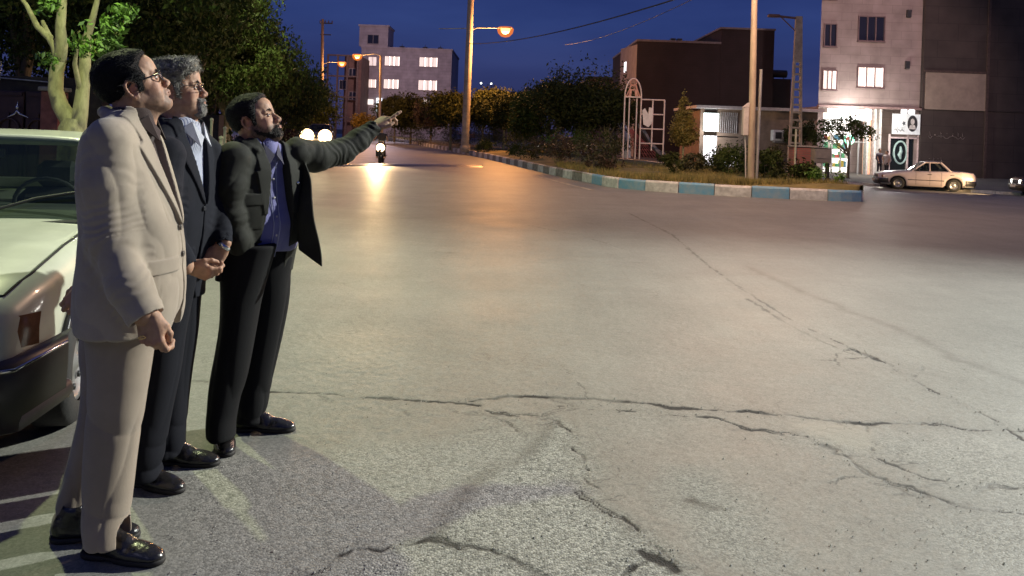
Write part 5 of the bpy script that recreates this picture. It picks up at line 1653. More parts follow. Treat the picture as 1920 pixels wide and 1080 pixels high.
def wheel(parent, x, y, z, r, side, w=.19):
    t = MB()
    M = Matrix.Translation((x, y, z)) @ Matrix.Rotation(pi / 2 * side, 4, 'X')
    t.lathe([(r * .62, -w / 2), (r * .93, -w / 2), (r, -w * .33), (r, w * .33), (r * .93, w / 2), (r * .62, w / 2)], 28, M)
    wo = t.build('wheel', M_tyre, parent)
    q = MB(); q.lathe([(r * .64, w * .30), (r * .62, w * .44), (r * .55, w * .40), (r * .48, w * .26), (r * .2, w * .30), (r * .1, w * .42), (.001, w * .44)], 28, M)
    q.mat(1)
    for k in range(8):
        a = 2 * pi * k / 8; q.lathe([(.016, 0), (.016, .012), (.001, .014)], 8, M @ Matrix.Translation((r * .42 * cos(a), r * .42 * sin(a), w * .30)))
    q.build('rim', [M_rim, M_black], wo)
    return wo


def sedan(name, label, paint, W=1.70, L=4.40, rim=None, head=None, tail=None, group=None, detail=1, plate=True, ride=0.0):
    """x forward, nose at +L/2, wheels on z=0. Three-box saloon with crisp shoulders"""
    t = empty(name, (0, 0, 0), 0, label, 'car', group)
    hl = L / 2; wr = .30; xf, xr = hl - .82, -hl + .92; ar = wr + .055
    st = 64 if detail else 40
    xs = np.unique(np.round(np.r_[np.linspace(-hl, hl, st), xf + ar * np.cos(np.linspace(0, pi, 15)), xr + ar * np.cos(np.linspace(0, pi, 15))], 4))
    top = lambda x: float(np.interp(x, [-hl, -hl + .04, -hl + .5, -hl + 1.02, -.2, hl - 1.42, hl - .8, hl - .28, hl - .05, hl], [.80, .90, .945, .955, .93, .915, .875, .80, .735, .66]))
    wid = lambda x: W / 2 * float(np.interp(x, [-hl, -hl + .12, -hl + .6, -.5, hl - .9, hl - .35, hl - .08, hl], [.86, .93, .985, 1, .99, .95, .885, .83]))
    bot = lambda x: float(np.interp(x, [-hl, -hl + .3, -hl + .6, hl - .5, hl - .15, hl], [.36, .25, .19, .19, .24, .34]))
    mb = MB(); vs = []; K = 13
    for x in xs:
        zb = bot(x)
        for xc in (xf, xr):
            if abs(x - xc) < ar: zb = max(zb, wr + math.sqrt(max(0, ar * ar - (x - xc) ** 2)) - .0)
        zt, w = top(x), wid(x)
        zb = min(zb, zt - .12)
        sh = zt - .045
        prof = [(w * .90, zb), (w * .985, zb + .012), (w * 1.0, zb + (sh - zb) * .35), (w * 1.0, zb + (sh - zb) * .60), (w * .985, sh - .03), (w * .955, sh + .012),
                (w * .90, zt + .006), (w * .60, zt + .022), (0, zt + .032)]
        row = [(x, -y, z) for (y, z) in prof] + [(x, y, z) for (y, z) in prof[:-1][::-1]]
        vs += row; K = len(row)
    n = len(xs)
    # half order: right side (y<0) bottom -> centre -> left bottom
    fs = [(i * K + k, i * K + k + 1, (i + 1) * K + k + 1, (i + 1) * K + k) for i in range(n - 1) for k in range(K - 1)]
    fs = [f[::-1] for f in fs]
    fs += [tuple(range(K)), tuple((n - 1) * K + k for k in range(K))[::-1]]
    mb.add(vs, fs, True)
    body = mb.build('body', paint, t)
    for p in list(body.data.polygons)[-2:]: p.use_smooth = False
    mb = MB(); mb.box((-hl + .25, -W / 2 * .86, .2), (hl - .2, W / 2 * .86, .62)); mb.build('underbody', M_under, t)
    # arches lined, doors cut lines
    mb = MB()
    for xc in (xf, xr):
        for s in (-1, 1): mb.tube([(xc + ar * cos(a), s * wid(xc) * .985, wr + ar * sin(a)) for a in np.linspace(-.1, pi + .1, 19)], .014, 6)
    mb.build('wheel_arch_trim', M_black, t)
    # glasshouse
    wb = W / 2 * .90; wt = W / 2 * .70
    xw0, xw1, xc1, xc0 = hl - 1.40, hl - 2.02, -hl + 1.45, -hl + 1.0      # windscreen foot/head, rear glass head/foot
    zb0 = .93; zr = 1.36
    R_ = lambda x, s, f=1.0: (x, s * wt * f, zr)
    mb = MB()
    rf = []; nx_ = 12
    for i in range(nx_):
        x = xc1 - .03 + (xw1 + .05 - xc1) * i / (nx_ - 1); cr_ = .035 * (1 - ((i / (nx_ - 1)) * 2 - 1) ** 2)
        for j in range(11):
            v = j / 10 * 2 - 1; rf.append((x, v * (wt + .02), zr + cr_ + .03 * (1 - v ** 4) - .012))
    top_f = [(i * 11 + j, (i + 1) * 11 + j, (i + 1) * 11 + j + 1, i * 11 + j + 1) for i in range(nx_ - 1) for j in range(10)]
    low = [(x, y, zr - .035) for (x, y, z) in rf]
    m0 = len(rf)
    bot_f = [tuple(m0 + i for i in f[::-1]) for f in top_f]
    rim_i = [j for j in range(11)] + [i * 11 + 10 for i in range(1, nx_)] + [(nx_ - 1) * 11 + j for j in range(9, -1, -1)] + [i * 11 for i in range(nx_ - 2, 0, -1)]
    side = [(rim_i[k], rim_i[(k + 1) % len(rim_i)], m0 + rim_i[(k + 1) % len(rim_i)], m0 + rim_i[k]) for k in range(len(rim_i))]
    mb.add(rf + low, top_f + bot_f + side, True)
    for s in (-1, 1):
        mb.tube([(xw0 - .02, s * wb, zb0 - .02), (xw1 - .0, s * wt, zr)], .032, 8)
        mb.tube([(xc0 + .04, s * wb, zb0), (xc1, s * wt, zr)], .055, 8)
        mb.tube([(-.12, s * (wb + .004), zb0), (-.14, s * wt, zr)], .03, 8)
        mb.tube([(xw1, s * wt, zr), (xc1, s * wt, zr)], .028, 8)
    mb.build('roof', paint, t)

    def pane(name, pts, m=M_glass):
        g = MB(); c = sum((Vector(p) for p in pts), Vector()) / 4
        nrm = (Vector(pts[1]) - Vector(pts[0])).cross(Vector(pts[3]) - Vector(pts[0])).normalized()
        n_ = 6; vs = []
        for i in range(n_ + 1):
            for j in range(n_ + 1):
                u, v = i / n_, j / n_
                p = (Vector(pts[0]) * (1 - u) + Vector(pts[1]) * u) * (1 - v) + (Vector(pts[3]) * (1 - u) + Vector(pts[2]) * u) * v
                vs.append(p + nrm * .035 * (1 - (2 * u - 1) ** 2) * (1 - .3 * (2 * v - 1) ** 2))
        g.add(vs, [(i * (n_ + 1) + j, (i + 1) * (n_ + 1) + j, (i + 1) * (n_ + 1) + j + 1, i * (n_ + 1) + j + 1) for i in range(n_) for j in range(n_)], True)
        return g.build(name, m, t)
    pane('windscreen', [(xw0, -wb + .02, zb0 - .01), (xw0, wb - .02, zb0 - .01), (xw1 + .02, wt - .02, zr - .005), (xw1 + .02, -wt + .02, zr - .005)])
    pane('rear_window', [(xc0 + .03, wb - .03, zb0), (xc0 + .03, -wb + .03, zb0), (xc1 - .02, -wt + .02, zr - .005), (xc1 - .02, wt - .02, zr - .005)])
    for s in (-1, 1):
        for (a, b, c_, d_) in ((xw0 - .06, -.09, -.12, xw1 + .0), (-.16, xc0 + .14, xc1 + .04, -.16)):
            q = [(a, s * (wb - .004), zb0 - .01), (b, s * (wb - .004), zb0 - .01), (c_, s * (wt - .004), zr - .01), (d_, s * (wt - .004), zr - .01)]
            g = MB(); g.add(q, [(0, 1, 2, 3)]); g.build('side_window', M_glass, t)
    if detail:
        mb = MB()   # scuttle, wipers
        mb.box((xw0 - .02, -wb + .05, zb0 - .03), (xw0 + .10, wb - .05, zb0 + .0), .01)
        for y0 in (-.45, .15): mb.tube([(xw0 + .05, y0, zb0 + .02), (xw0 - .10, y0 + .28, zb0 + .11), (xw0 - .17, y0 + .55, zb0 + .155)], .009, 5)
        mb.build('wiper', M_black, t)
    # bonnet shut line, door lines
    mb = MB()
    xn = hl - .14
    for s in (-1, 1):
        mb.tube([(x, s * wid(x) * .895, top(x) + .008) for x in np.linspace(xw0 + .06, xn, 12)], .006, 5)
        for xd in (xw0 - .18, -.12, xc0 + .45):
            mb.tube([(xd, s * (wid(xd) * f + .001), z) for f, z in ((.99, .26), (1.001, .42), (1.001, .62), (.992, .85), (.96, .90))], .005, 5)
    mb.tube([(xn, -wid(xn) * .895, top(xn) + .008), (xn + .015, 0, top(xn) + .032), (xn, wid(xn) * .895, top(xn) + .008)], .006, 5)
    mb.build('panel_gap', M_under, t)
    # rub strip and handles
    for s in (-1, 1):
        mb = MB(); mb.tube([(x, s * (wid(x) + .004), .50) for x in np.linspace(xr + .42, xf - .42, 8)], .018, 6); mb.build('rub_strip', M_black, t)
        for xd in (.0, -.95):
            mb = MB(); mb.box((xd - .09 - .1, s * (wid(xd) * .99), .77), (xd + .09 - .1, s * (wid(xd) * .99 + .025), .80), .008); mb.build('door_handle', M_black, t)
        mb = MB(); mb.box((xw0 - .30, s * (wb + .04), .93), (xw0 - .20, s * (wb + .22), 1.06), .03); mb.tube([(xw0 - .25, s * wb * .97, .94), (xw0 - .25, s * (wb + .1), .97)], .015, 6); mb.build('mirror', M_black, t)
    # bumpers wrap round the corners
    for nm, sg in (('front_bumper', 1), ('rear_bumper', -1)):
        mb = MB(); path = []
        for y in np.linspace(-1, 1, 21):
            w_ = W / 2 * 1.0
            x_ = hl + .06 - .16 * abs(y) ** 4 - (.35 * max(0, abs(y) - .93) / .07 if abs(y) > .93 else 0)
            path.append((sg * x_, y * w_))
        vs = []
        prof = [(-.10, .22), (-.02, .24), (.03, .34), (.055, .40), (.055, .50), (.02, .535), (-.10, .54)]
        for (x_, y_) in path:
            for (o, z) in prof: vs.append((x_ + sg * o * .8, y_ * (1 + .02 * o / .055 if o > 0 else 1), z))
        m = len(prof)
        f_ = [(i * m + k, i * m + k + 1, (i + 1) * m + k + 1, (i + 1) * m + k) for i in range(20) for k in range(m - 1)]
        if sg > 0: f_ = [f[::-1] for f in f_]
        mb.add(vs, f_, True)
        bo = mb.build(nm, M_black, t)
        mb = MB(); mb.tube([(x_ + sg * .047, y_ * 1.01, .505) for (x_, y_) in path], .009, 6); mb.build('chrome_strip', M_chrome, bo)
        mb = MB(); mb.box((sg * (hl + .10), -.26, .36), (sg * (hl + .115), .26, .47)); mb.build('number_plate', mat('plate_white', (.6, .6, .55), .5, var=.05), bo)
        mb = MB()     # air intake / valance below
        mb.tube([(x_ - sg * .06, y_ * .97, .27) for (x_, y_) in path], .05, 8); mb.build('valance', mat('valance_grey', (.16, .16, .15), .5, var=.1), bo)
    # lamps follow the nose corners
    HL = head or mat('headlamp_glass', (.30, .20, .13), .08, var=.25, vscale=10, spec=.9, coat=1)
    for s in (-1, 1):
        mb = MB(); y0, y1 = W / 2 * .42, W / 2 * .78
        xq = lambda y: hl + .012 - .16 * (y / (W / 2)) ** 4
        ys_ = np.linspace(y0, y1, 7); vs = []
        for y in ys_: vs += [(xq(y), s * y, .555), (xq(y) + .012, s * y, .62), (xq(y) - .012, s * y, .70)]
        for y in ys_: vs += [(xq(y) - .08, s * y, .555), (xq(y) - .08, s * y, .62), (xq(y) - .08, s * y, .70)]
        m = 7
        f_ = [(3 * i + k, 3 * i + k + 1, 3 * i + k + 4, 3 * i + k + 3) for i in range(6) for k in range(2)]
        f_ += [(3 * i, 3 * i + 3, 21 + 3 * i + 3, 21 + 3 * i) for i in range(6)] + [(3 * i + 2, 21 + 3 * i + 2, 21 + 3 * i + 5, 3 * i + 5) for i in range(6)]
        mb.add(vs, f_, True); ho = mb.build('headlight', HL, t)
        mb = MB(); fr = [(xq(y) + .012, s * y, .552) for y in ys_] + [(xq(y1) + .0, s * y1, .703)] + [(xq(y) + .0, s * y, .703) for y in ys_[::-1]] + [(xq(y0) + .012, s * y0, .552)]
        mb.tube(fr, .006, 5); mb.build('headlight_rim', M_black if not detail else M_chrome, ho)
        ys2 = np.linspace(y1 + .012, W / 2 * .95, 6); vs = []
        xq2 = lambda y: hl + .004 - .16 * (y / (W / 2)) ** 4 - .55 * max(0, y / (W / 2) - .84)
        for y in ys2: vs += [(xq2(y), s * y, .56), (xq2(y) + .006, s * y, .63), (xq2(y) - .015, s * y, .69)]
        mb = MB(); mb.add(vs, [(3 * i + k, 3 * i + k + 1, 3 * i + k + 4, 3 * i + k + 3) for i in range(5) for k in range(2)], True)
        mb.build('indicator', mat('amber_lens', (.26, .12, .06), .12, var=.2, vscale=20, coat=1), t)
        mb = MB(); mb.box((-hl - .012, s * W / 2 * .50, .60), (-hl + .05, s * W / 2 * .84, .78), .012); mb.build('tail_light', tail or mat('tail_lens', (.30, .02, .015), .15, var=.1, coat=1), t)
    mb = MB(); mb.box((hl - .06, -W / 2 * .40, .565), (hl + .008, W / 2 * .40, .69), .01); gr = mb.build('grille', M_black, t)
    mb = MB()
    for k in range(5): mb.box((hl + .008, -W / 2 * .38, .58 + k * .024), (hl + .016, W / 2 * .38, .588 + k * .024))
    mb.build('grille_bar', M_chrome, gr)
    for xc in (xf, xr):
        for s in (-1, 1): wheel(t, xc, s * (W / 2 - .11), wr, wr, -s)
    # cabin interior: seats and dashboard
    mb = MB(); mb.box((xw0 - .45, -wb * .9, .62), (xw0 - .05, wb * .9, .90), .04)
    for s in (-1, 1):
        mb.box((-.10, s * .36 - .22, .5), (.08, s * .36 + .22, 1.05), .06); mb.box((-.06, s * .36 - .12, 1.05), (.04, s * .36 + .12, 1.22), .04)
    mb.box((-.95, -.6, .5), (-.75, .6, 1.05), .06)
    mb.tube([(xw0 - .62 + .19 * .35 * sin(a_), .36 + .19 * cos(a_), .95 + .19 * .9 * sin(a_)) for a_ in np.linspace(0, 2 * pi, 21)], .013, 6)
    mb.box((xw1 - .02, -.11, 1.24), (xw1 + .01, .11, 1.30), .01)
    mb.build('interior', mat('interior_grey', (.09, .09, .085), .7, var=.2), t)
    return t


def place(t, x, y, z, heading):
    t.location = (x, y, z); t.rotation_euler = (0, 0, heading); return t


paint_near = mat('cream_white_paint', (.46, .48, .38), .34, var=.10, vscale=2.5, coat=.45, bump=.03, bscale=8)
c1 = sedan('parked_car', 'white saloon parked at the left edge with its bonnet and black bumper towards the camera', paint_near, detail=1)
fw = Vector((.285, -.958, 0)).normalized(); corner = Vector((-1.95, 3.12, 0))
hd = math.atan2(fw.y, fw.x); lf = Vector((-fw.y, fw.x, 0))      # car's left-hand side points right in the picture
cc = corner - fw * (2.2 - .10) - lf * (.85 * .9)
place(c1, cc.x, cc.y, 0, hd)
c1.scale = (1.0, 1.0, 1.0)

pk = mat('pinkish_white_paint', (.52, .44, .43), .35, var=.05, coat=.6)
c2 = sedan('parked_car', 'small pinkish white saloon parked sideways in front of the blank dark wall', pk, detail=0, W=1.62, L=4.1)
a = P(1730, 352, 36.8)
place(c2, a[0], 36.8, float(zg(a[0], 36.8)), R(180 - 16)); c2.scale = (1, 1, .97)

dk = mat('dark_car_paint', (.03, .03, .035), .25, var=.1, coat=.6)
hl_on = lit('headlight_on', (1, .95, .85), 14)
c3 = sedan('arriving_car', 'dark car whose lit nose enters at the right edge', dk, detail=0, head=hl_on)
a = P(1902, 365, 33.5); place(c3, a[0] + 2.35, 33.3, float(zg(a[0], 33)), R(180 - 12))
q = Vector((a[0] - .1, 33.4, float(zg(a[0], 33)) + .65))
sp = lamp_light(q, 900, (1, .66, .34), .06, 'headlight_beam', 75)
sp.rotation_euler = (Vector((a[0] - 3.2, 36.6, -.1)) - q).to_track_quat('-Z', 'Y').to_euler()

# oncoming car far down the road, dazzling
hl_far = lit('headlight_dazzle', (1, .66, .32), 7)
c4 = sedan('oncoming_car', 'oncoming car with dazzling headlights far down the road above the pointing arm', dk, detail=0, head=hl_far)
a = P(600, 258, 62); place(c4, a[0], 62, 0, R(-88 + 6)); c4.scale = (1.2, 1.2, 1.22)
for s in (-1, 1):
    q = Vector((a[0] + s * .62, 59.6, .66))
    g = MB(); g.lathe([(.001, .10), (.28, .07), (.44, .0), (.34, -.05), (.001, -.06)], 14, Matrix.Rotation(pi / 2, 4, 'X'))  # oversized glowing disc added over the lamp to stand for its glare
    o = g.build('headlight', hl_far, c4); o.matrix_parent_inverse = Matrix.Identity(4)
    o.location = (2.42, s * .56, .63); o.rotation_euler = (0, 0, pi / 2)
    b_ = lamp_light(q + Vector((0, -.6, 0)), 4500, (1, .74, .45), .16, 'headlight_beam', 60)
    b_.rotation_euler = (Vector((0, -1, -.035))).to_track_quat('-Z', 'Y').to_euler()
# second parked vehicle glimpses on the left, behind the oncoming one
c5 = sedan('queued_car', 'car with dim lights behind and left of the dazzling oncoming car', mat('grey_car_paint', (.25, .22, .22), .3, var=.05, coat=.5), detail=0)
a = P(560, 255, 76); place(c5, a[0], 76, 0, R(-88 + 6))

# small car half hidden by the shrubs on the far carriageway
c6 = sedan('passing_car', 'pale car mostly hidden behind the island shrubs, headlight glinting', mat('pale_car_paint', (.55, .55, .5), .3, var=.05, coat=.5), detail=0, head=lit('headlight_soft', (1, .95, .8), 7))
a = P(1062, 262, 56); place(c6, a[0], 56.0, 0.0, R(180 + 14))

# ---- motorcycle with its single lamp
def motorcycle(x, y, heading):
    t = empty('motorcycle', (x, y, 0), heading, 'motorcycle approaching with one bright round headlight below the pointing hand', 'motorcycle')
    for xx in (.62, -.62):
        mb = MB(); mb.lathe([(.24, -.045), (.295, -.05), (.315, 0), (.295, .05), (.24, .045)], 22, Matrix.Translation((xx, 0, .315)) @ Matrix.Rotation(pi / 2, 4, 'X'))
        w = mb.build('wheel', M_tyre, t)
        mb = MB()
        for k in range(9): a = 2 * pi * k / 9; mb.tube([(xx, 0, .315), (xx + .24 * cos(a), 0, .315 + .24 * sin(a))], .006, 4)
        mb.lathe([(.04, -.06), (.04, .06)], 10, Matrix.Translation((xx, 0, .315)) @ Matrix.Rotation(pi / 2, 4, 'X')); mb.build('spokes', M_rim, w)
    mb = MB()
    for s in (-1, 1): mb.tube([(.62, s * .08, .315), (.42, s * .08, .90)], .022, 6)
    mb.tube([(.42, 0, .85), (.1, 0, .5), (-.62, 0, .33)], .03, 6); mb.tube([(.40, 0, .80), (-.2, 0, .72), (-.55, 0, .70)], .03, 6); mb.build('frame', M_dark, t)
    mb = MB(); mb.tube([(.30, 0, .80), (.15, 0, .85), (-.08, 0, .78)], [.07, .13, .08], 10); mb.build('fuel_tank', mat('maroon_tank', (.10, .015, .015), .3, coat=.6), t)
    mb = MB(); mb.box((-.62, -.11, .74), (-.06, .11, .82), .03); mb.build('saddle', M_black, t)
    mb = MB(); mb.box((-.12, -.12, .35), (.22, .12, .62), .04); mb.tube([(.1, .14, .4), (-.3, .15, .3), (-.7, .15, .35)], .035, 8); mb.build('engine', M_rim, t)
    mb = MB(); mb.tube([(.30, .34, 1.0), (.38, .12, .97), (.38, -.12, .97), (.30, -.34, 1.0)], .014, 6); mb.build('handlebar', M_rim, t)
    mb = MB(); mb.lathe([(.001, .08), (.13, .05), (.18, 0), (.12, -.08), (.001, -.12)], 16, Matrix.Translation((.56, 0, .68)) @ Matrix.Rotation(pi / 2, 4, 'Y'))
    mb.build('headlight', lit('headlight_moto', (1, .68, .34), 9), t)
    return t


Ym = 34.0
a = P(715, 300, Ym)
mo = motorcycle(a[0], Ym, R(-90 + 4))
b_ = lamp_light((a[0], Ym - 1.05, .66), 2400, (1, .66, .32), .11, 'headlight_beam', 75)
b_.rotation_euler = (Vector((0.02, -1, -.06))).to_track_quat('-Z', 'Y').to_euler()
# ================================================================ people
def fabric(name, c, rough=.85, sheen=.3, bump=.35, wsc=700, var=.12, vs=5, stripe=None):
    m = mat(name, c, rough, var=var, vscale=vs, bump=bump, bscale=wsc, sheen=sheen, spec=.25)
    if stripe:
        nt = m.node_tree; N = nt.nodes; L = nt.links; b = N['Principled BSDF']
        tc = N.new('ShaderNodeTexCoord'); mp = N.new('ShaderNodeMapping'); mp.inputs['Rotation'].default_value = (0, 0, stripe[2])
        L.new(tc.outputs['Object'], mp.inputs[0])
        wv = N.new('ShaderNodeTexWave'); wv.bands_direction = 'Y'; wv.inputs['Scale'].default_value = stripe[0]; L.new(mp.outputs[0], wv.inputs['Vector'])
        cr = N.new('ShaderNodeValToRGB'); cr.color_ramp.elements[0].position = .12; cr.color_ramp.elements[0].color = (*stripe[1], 1)
        cr.color_ramp.elements[1].position = .22; cr.color_ramp.elements[1].color = (*c, 1); L.new(wv.outputs['Fac'], cr.inputs[0]); L.new(cr.outputs[0], b.inputs['Base Color'])
    return m


def skin_mat():
    m = bpy.data.materials.new('skin'); m.use_nodes = True; nt = m.node_tree; N = nt.nodes; L = nt.links; b = N['Principled BSDF']
    a = N.new('ShaderNodeAttribute'); a.attribute_name = 'tone'
    n = N.new('ShaderNodeTexNoise'); n.inputs['Scale'].default_value = 45; n.inputs['Detail'].default_value = 5
    tc = N.new('ShaderNodeTexCoord'); L.new(tc.outputs['Object'], n.inputs['Vector'])
    cr = N.new('ShaderNodeValToRGB'); cr.color_ramp.elements[0].position = .3; cr.color_ramp.elements[0].color = (.84, .80, .78, 1); cr.color_ramp.elements[1].position = .7; cr.color_ramp.elements[1].color = (1.1, 1.1, 1.1, 1)
    L.new(n.outputs['Fac'], cr.inputs[0])
    mx = N.new('ShaderNodeMix'); mx.data_type = 'RGBA'; mx.blend_type = 'MULTIPLY'; mx.inputs[0].default_value = 1
    L.new(a.outputs['Color'], mx.inputs[6]); L.new(cr.outputs[0], mx.inputs[7]); L.new(mx.outputs[2], b.inputs['Base Color'])
    b.inputs['Roughness'].default_value = .60; b.inputs['Specular IOR Level'].default_value = .35; b.inputs['Subsurface Weight'].default_value = .12
    b.inputs['Subsurface Radius'].default_value = (.8, .3, .15); b.inputs['Subsurface Scale'].default_value = .008
    bp = N.new('ShaderNodeBump'); bp.inputs['Strength'].default_value = .15; bp.inputs['Distance'].default_value = .003
    n2 = N.new('ShaderNodeTexNoise'); n2.inputs['Scale'].default_value = 260; L.new(tc.outputs['Object'], n2.inputs['Vector']); L.new(n2.outputs['Fac'], bp.inputs['Height']); L.new(bp.outputs[0], b.inputs['Normal'])
    return m


M_skin = skin_mat()
SK = np.array([.40, .235, .155])
M_eye = mat('eye_white', (.55, .50, .46), .2, var=0, spec=.6); M_iris = mat('eye_iris', (.02, .012, .008), .1, var=0, spec=.8)
M_shoe = mat('black_leather', (.012, .011, .011), .26, var=.2, bump=.25, bscale=90, coat=.3)
M_sole = mat('shoe_sole', (.012, .010, .009), .7, var=.1)
M_gl = mat('black_acetate', (.012, .012, .014), .2, var=0, coat=.5)
M_lens = bpy.data.materials.new('spectacle_lens'); M_lens.use_nodes = True
_nt = M_lens.node_tree; _nt.nodes.remove(_nt.nodes['Principled BSDF'])
_o = _nt.nodes['Material Output']; _t = _nt.nodes.new('ShaderNodeBsdfTransparent'); _g = _nt.nodes.new('ShaderNodeBsdfGlossy'); _g.inputs['Roughness'].default_value = .03
_m = _nt.nodes.new('ShaderNodeMixShader'); _f = _nt.nodes.new('ShaderNodeFresnel'); _f.inputs[0].default_value = 1.5
_nt.links.new(_f.outputs[0], _m.inputs[0]); _nt.links.new(_t.outputs[0], _m.inputs[1]); _nt.links.new(_g.outputs[0], _m.inputs[2]); _nt.links.new(_m.outputs[0], _o.inputs[0])


def frame(yaw, pitch, roll=0.0):
    f = np.array([cos(yaw) * cos(pitch), sin(yaw) * cos(pitch), sin(pitch)])
    l = np.array([-sin(yaw), cos(yaw), 0.]); u = np.cross(f, l)
    l2 = l * cos(roll) + u * sin(roll); u2 = -l * sin(roll) + u * cos(roll)
    return np.stack([f, l2, u2], 1)


def hair_mat(name, c1, c2, rough=.55):
    return mat(name, c1, rough, var=.3, vscale=60, color2=c2, bump=1.0, bscale=240, stretch=(.35, 1, 1), spec=.2)


def ribbons(name, V, Nn, D, m, parent, n, length, width, curl, lift, seed, W=None):
    """short hair strands growing off a hair surface"""
    r = np.random.default_rng(seed)
    k = r.integers(0, len(V), n) if W is None else r.choice(len(V), n, p=W / W.sum())
    p = V[k].copy(); nn = Nn[k]; d = D[k] + r.normal(size=(n, 3)) * curl
    d -= nn * (d * nn).sum(1)[:, None]; d /= np.linalg.norm(d, axis=1)[:, None] + 1e-9
    L = length * (.5 + r.random(n))[:, None]
    s = np.cross(d, nn); w = width * (.6 + .8 * r.random(n))[:, None]
    pts = [p - nn * .001, p + d * L * .4 + nn * lift * L, p + d * L * .75 + nn * lift * L * 1.1, p + d * L + nn * lift * L * .4]
    ws = [1, .9, .6, .1]
    vs = np.stack([q + sg * s * w * ww for q, ww in zip(pts, ws) for sg in (-1, 1)], 1).reshape(-1, 3)
    b = (np.arange(n) * 8)[:, None]
    F = np.concatenate([b + np.array([[2 * i, 2 * i + 1, 2 * i + 3, 2 * i + 2]]) for i in range(3)], 0)
    return vs, F


def vnormals(V, F):
    n = np.cross(V[F[:, 2]] - V[F[:, 0]], V[F[:, 3]] - V[F[:, 1]])
    out = np.zeros_like(V)
    for i in range(4): np.add.at(out, F[:, i], n)
    return out / (np.linalg.norm(out, axis=1)[:, None] + 1e-12)


def head_ops(S, spec):
    jw = spec.get('jaw', 1.0)
    S.add(ell((-.014, 0, .036), (.098, .0765, .086)))
    S.add(ell((.030, 0, -.018), (.060, .062, .082)), .03)
    S.add(ell((.052, 0, .050), (.040, .056, .044)), .03)
    for s in (-1, 1):
        S.add(cap((-.002, s * .052 * jw, -.058), (.062, s * .020, -.098), .022 * jw, .018), .03)
        S.add(ell((.052, s * .041, -.030), (.026, .022, .022)), .022)
        S.add(ell((.045, s * .043 * jw, -.062), (.030, .018, .026)), .02)
        S.add(ell((.020, s * .064, .010), (.03, .012, .03)), .02)
    S.add(ell((.074, 0, -.097), (.019, .022, .016)), .018)
    S.add(cap((.070, 0, -.100), (.0, 0, -.092), .022 * spec.get('chin2', 1.0), .036 * spec.get('chin2', 1.0)), .03)
    for s in (-1, 1): S.add(cap((.085, s * .010, .016), (.072, s * .046, .014), .0095, .008), .014)
    for s in (-1, 1): S.sub(ell((.098, s * .033, -.001), (.020, .020, .0125)), .016)
    S.add(ell((.082, 0, -.064), (.020, .026, .020)), .018)
    S.add(cap((.086, 0, .008), (.108, 0, -.030), .0075, .0100), .010)
    S.add(ell((.1075, 0, -.0345), (.0120, .0115, .0100)), .008)
    for s in (-1, 1):
        S.add(ell((.100, s * .0125, -.040), (.0125, .0085, .0085)), .006)
        S.sub(ell((.106, s * .0065, -.0475), (.006, .0035, .004)), .003)
    S.add(cap((.098, -.010, -.0625), (.098, .010, -.0625), .0068), .006)
    for s in (-1, 1): S.add(cap((.098, s * .008, -.0625), (.087, s * .024, -.066), .0062, .003), .006)
    for s in (-1, 1): S.add(cap((.096, s * .006, -.0735), (.086, s * .022, -.069), .0072, .003), .006)
    S.add(cap((.096, -.007, -.0735), (.096, .007, -.0735), .0075), .006)
    for s in (-1, 1): S.sub(cap((.108, 0, -.0682), (.088, s * .024, -.0680), .0016, .001), .003)
    S.sub(ell((.100, 0, -.0845), (.010, .018, .005)), .008)
    for s in (-1, 1):
        S.add(cap((.0835, s * .020, .0055), (.0815, s * .045, .0035), .0042, .0035), .004)
        S.add(cap((.0835, s * .021, -.0085), (.0805, s * .044, -.0075), .0035, .003), .005)
        # ear
        ex, ez = -.012, -.010
        S.add(ell((ex + .004, s * .078, ez), (.015, .006, .026)), .008)
        pts = [(.010, -.024, .079), (.006, -.034, .080), (-.004, -.034, .083), (-.013, -.020, .088), (-.019, .0, .092), (-.018, .017, .093), (-.007, .029, .091), (.006, .028, .087), (.013, .016, .082), (.010, .006, .079)]
        for a, b in zip(pts[:-1], pts[1:]): S.add(cap((ex + a[0], s * a[2], ez + a[1]), (ex + b[0], s * b[2], ez + b[1]), .0048), .004)
        S.sub(ell((ex + .002, s * .090, ez + .002), (.009, .009, .015)), .004)
        S.add(ell((ex + .013, s * .081, ez - .004), (.004, .005, .006)), .003)
        S.add(ell((ex + .003, s * .081, ez - .030), (.008, .005, .008)), .004)


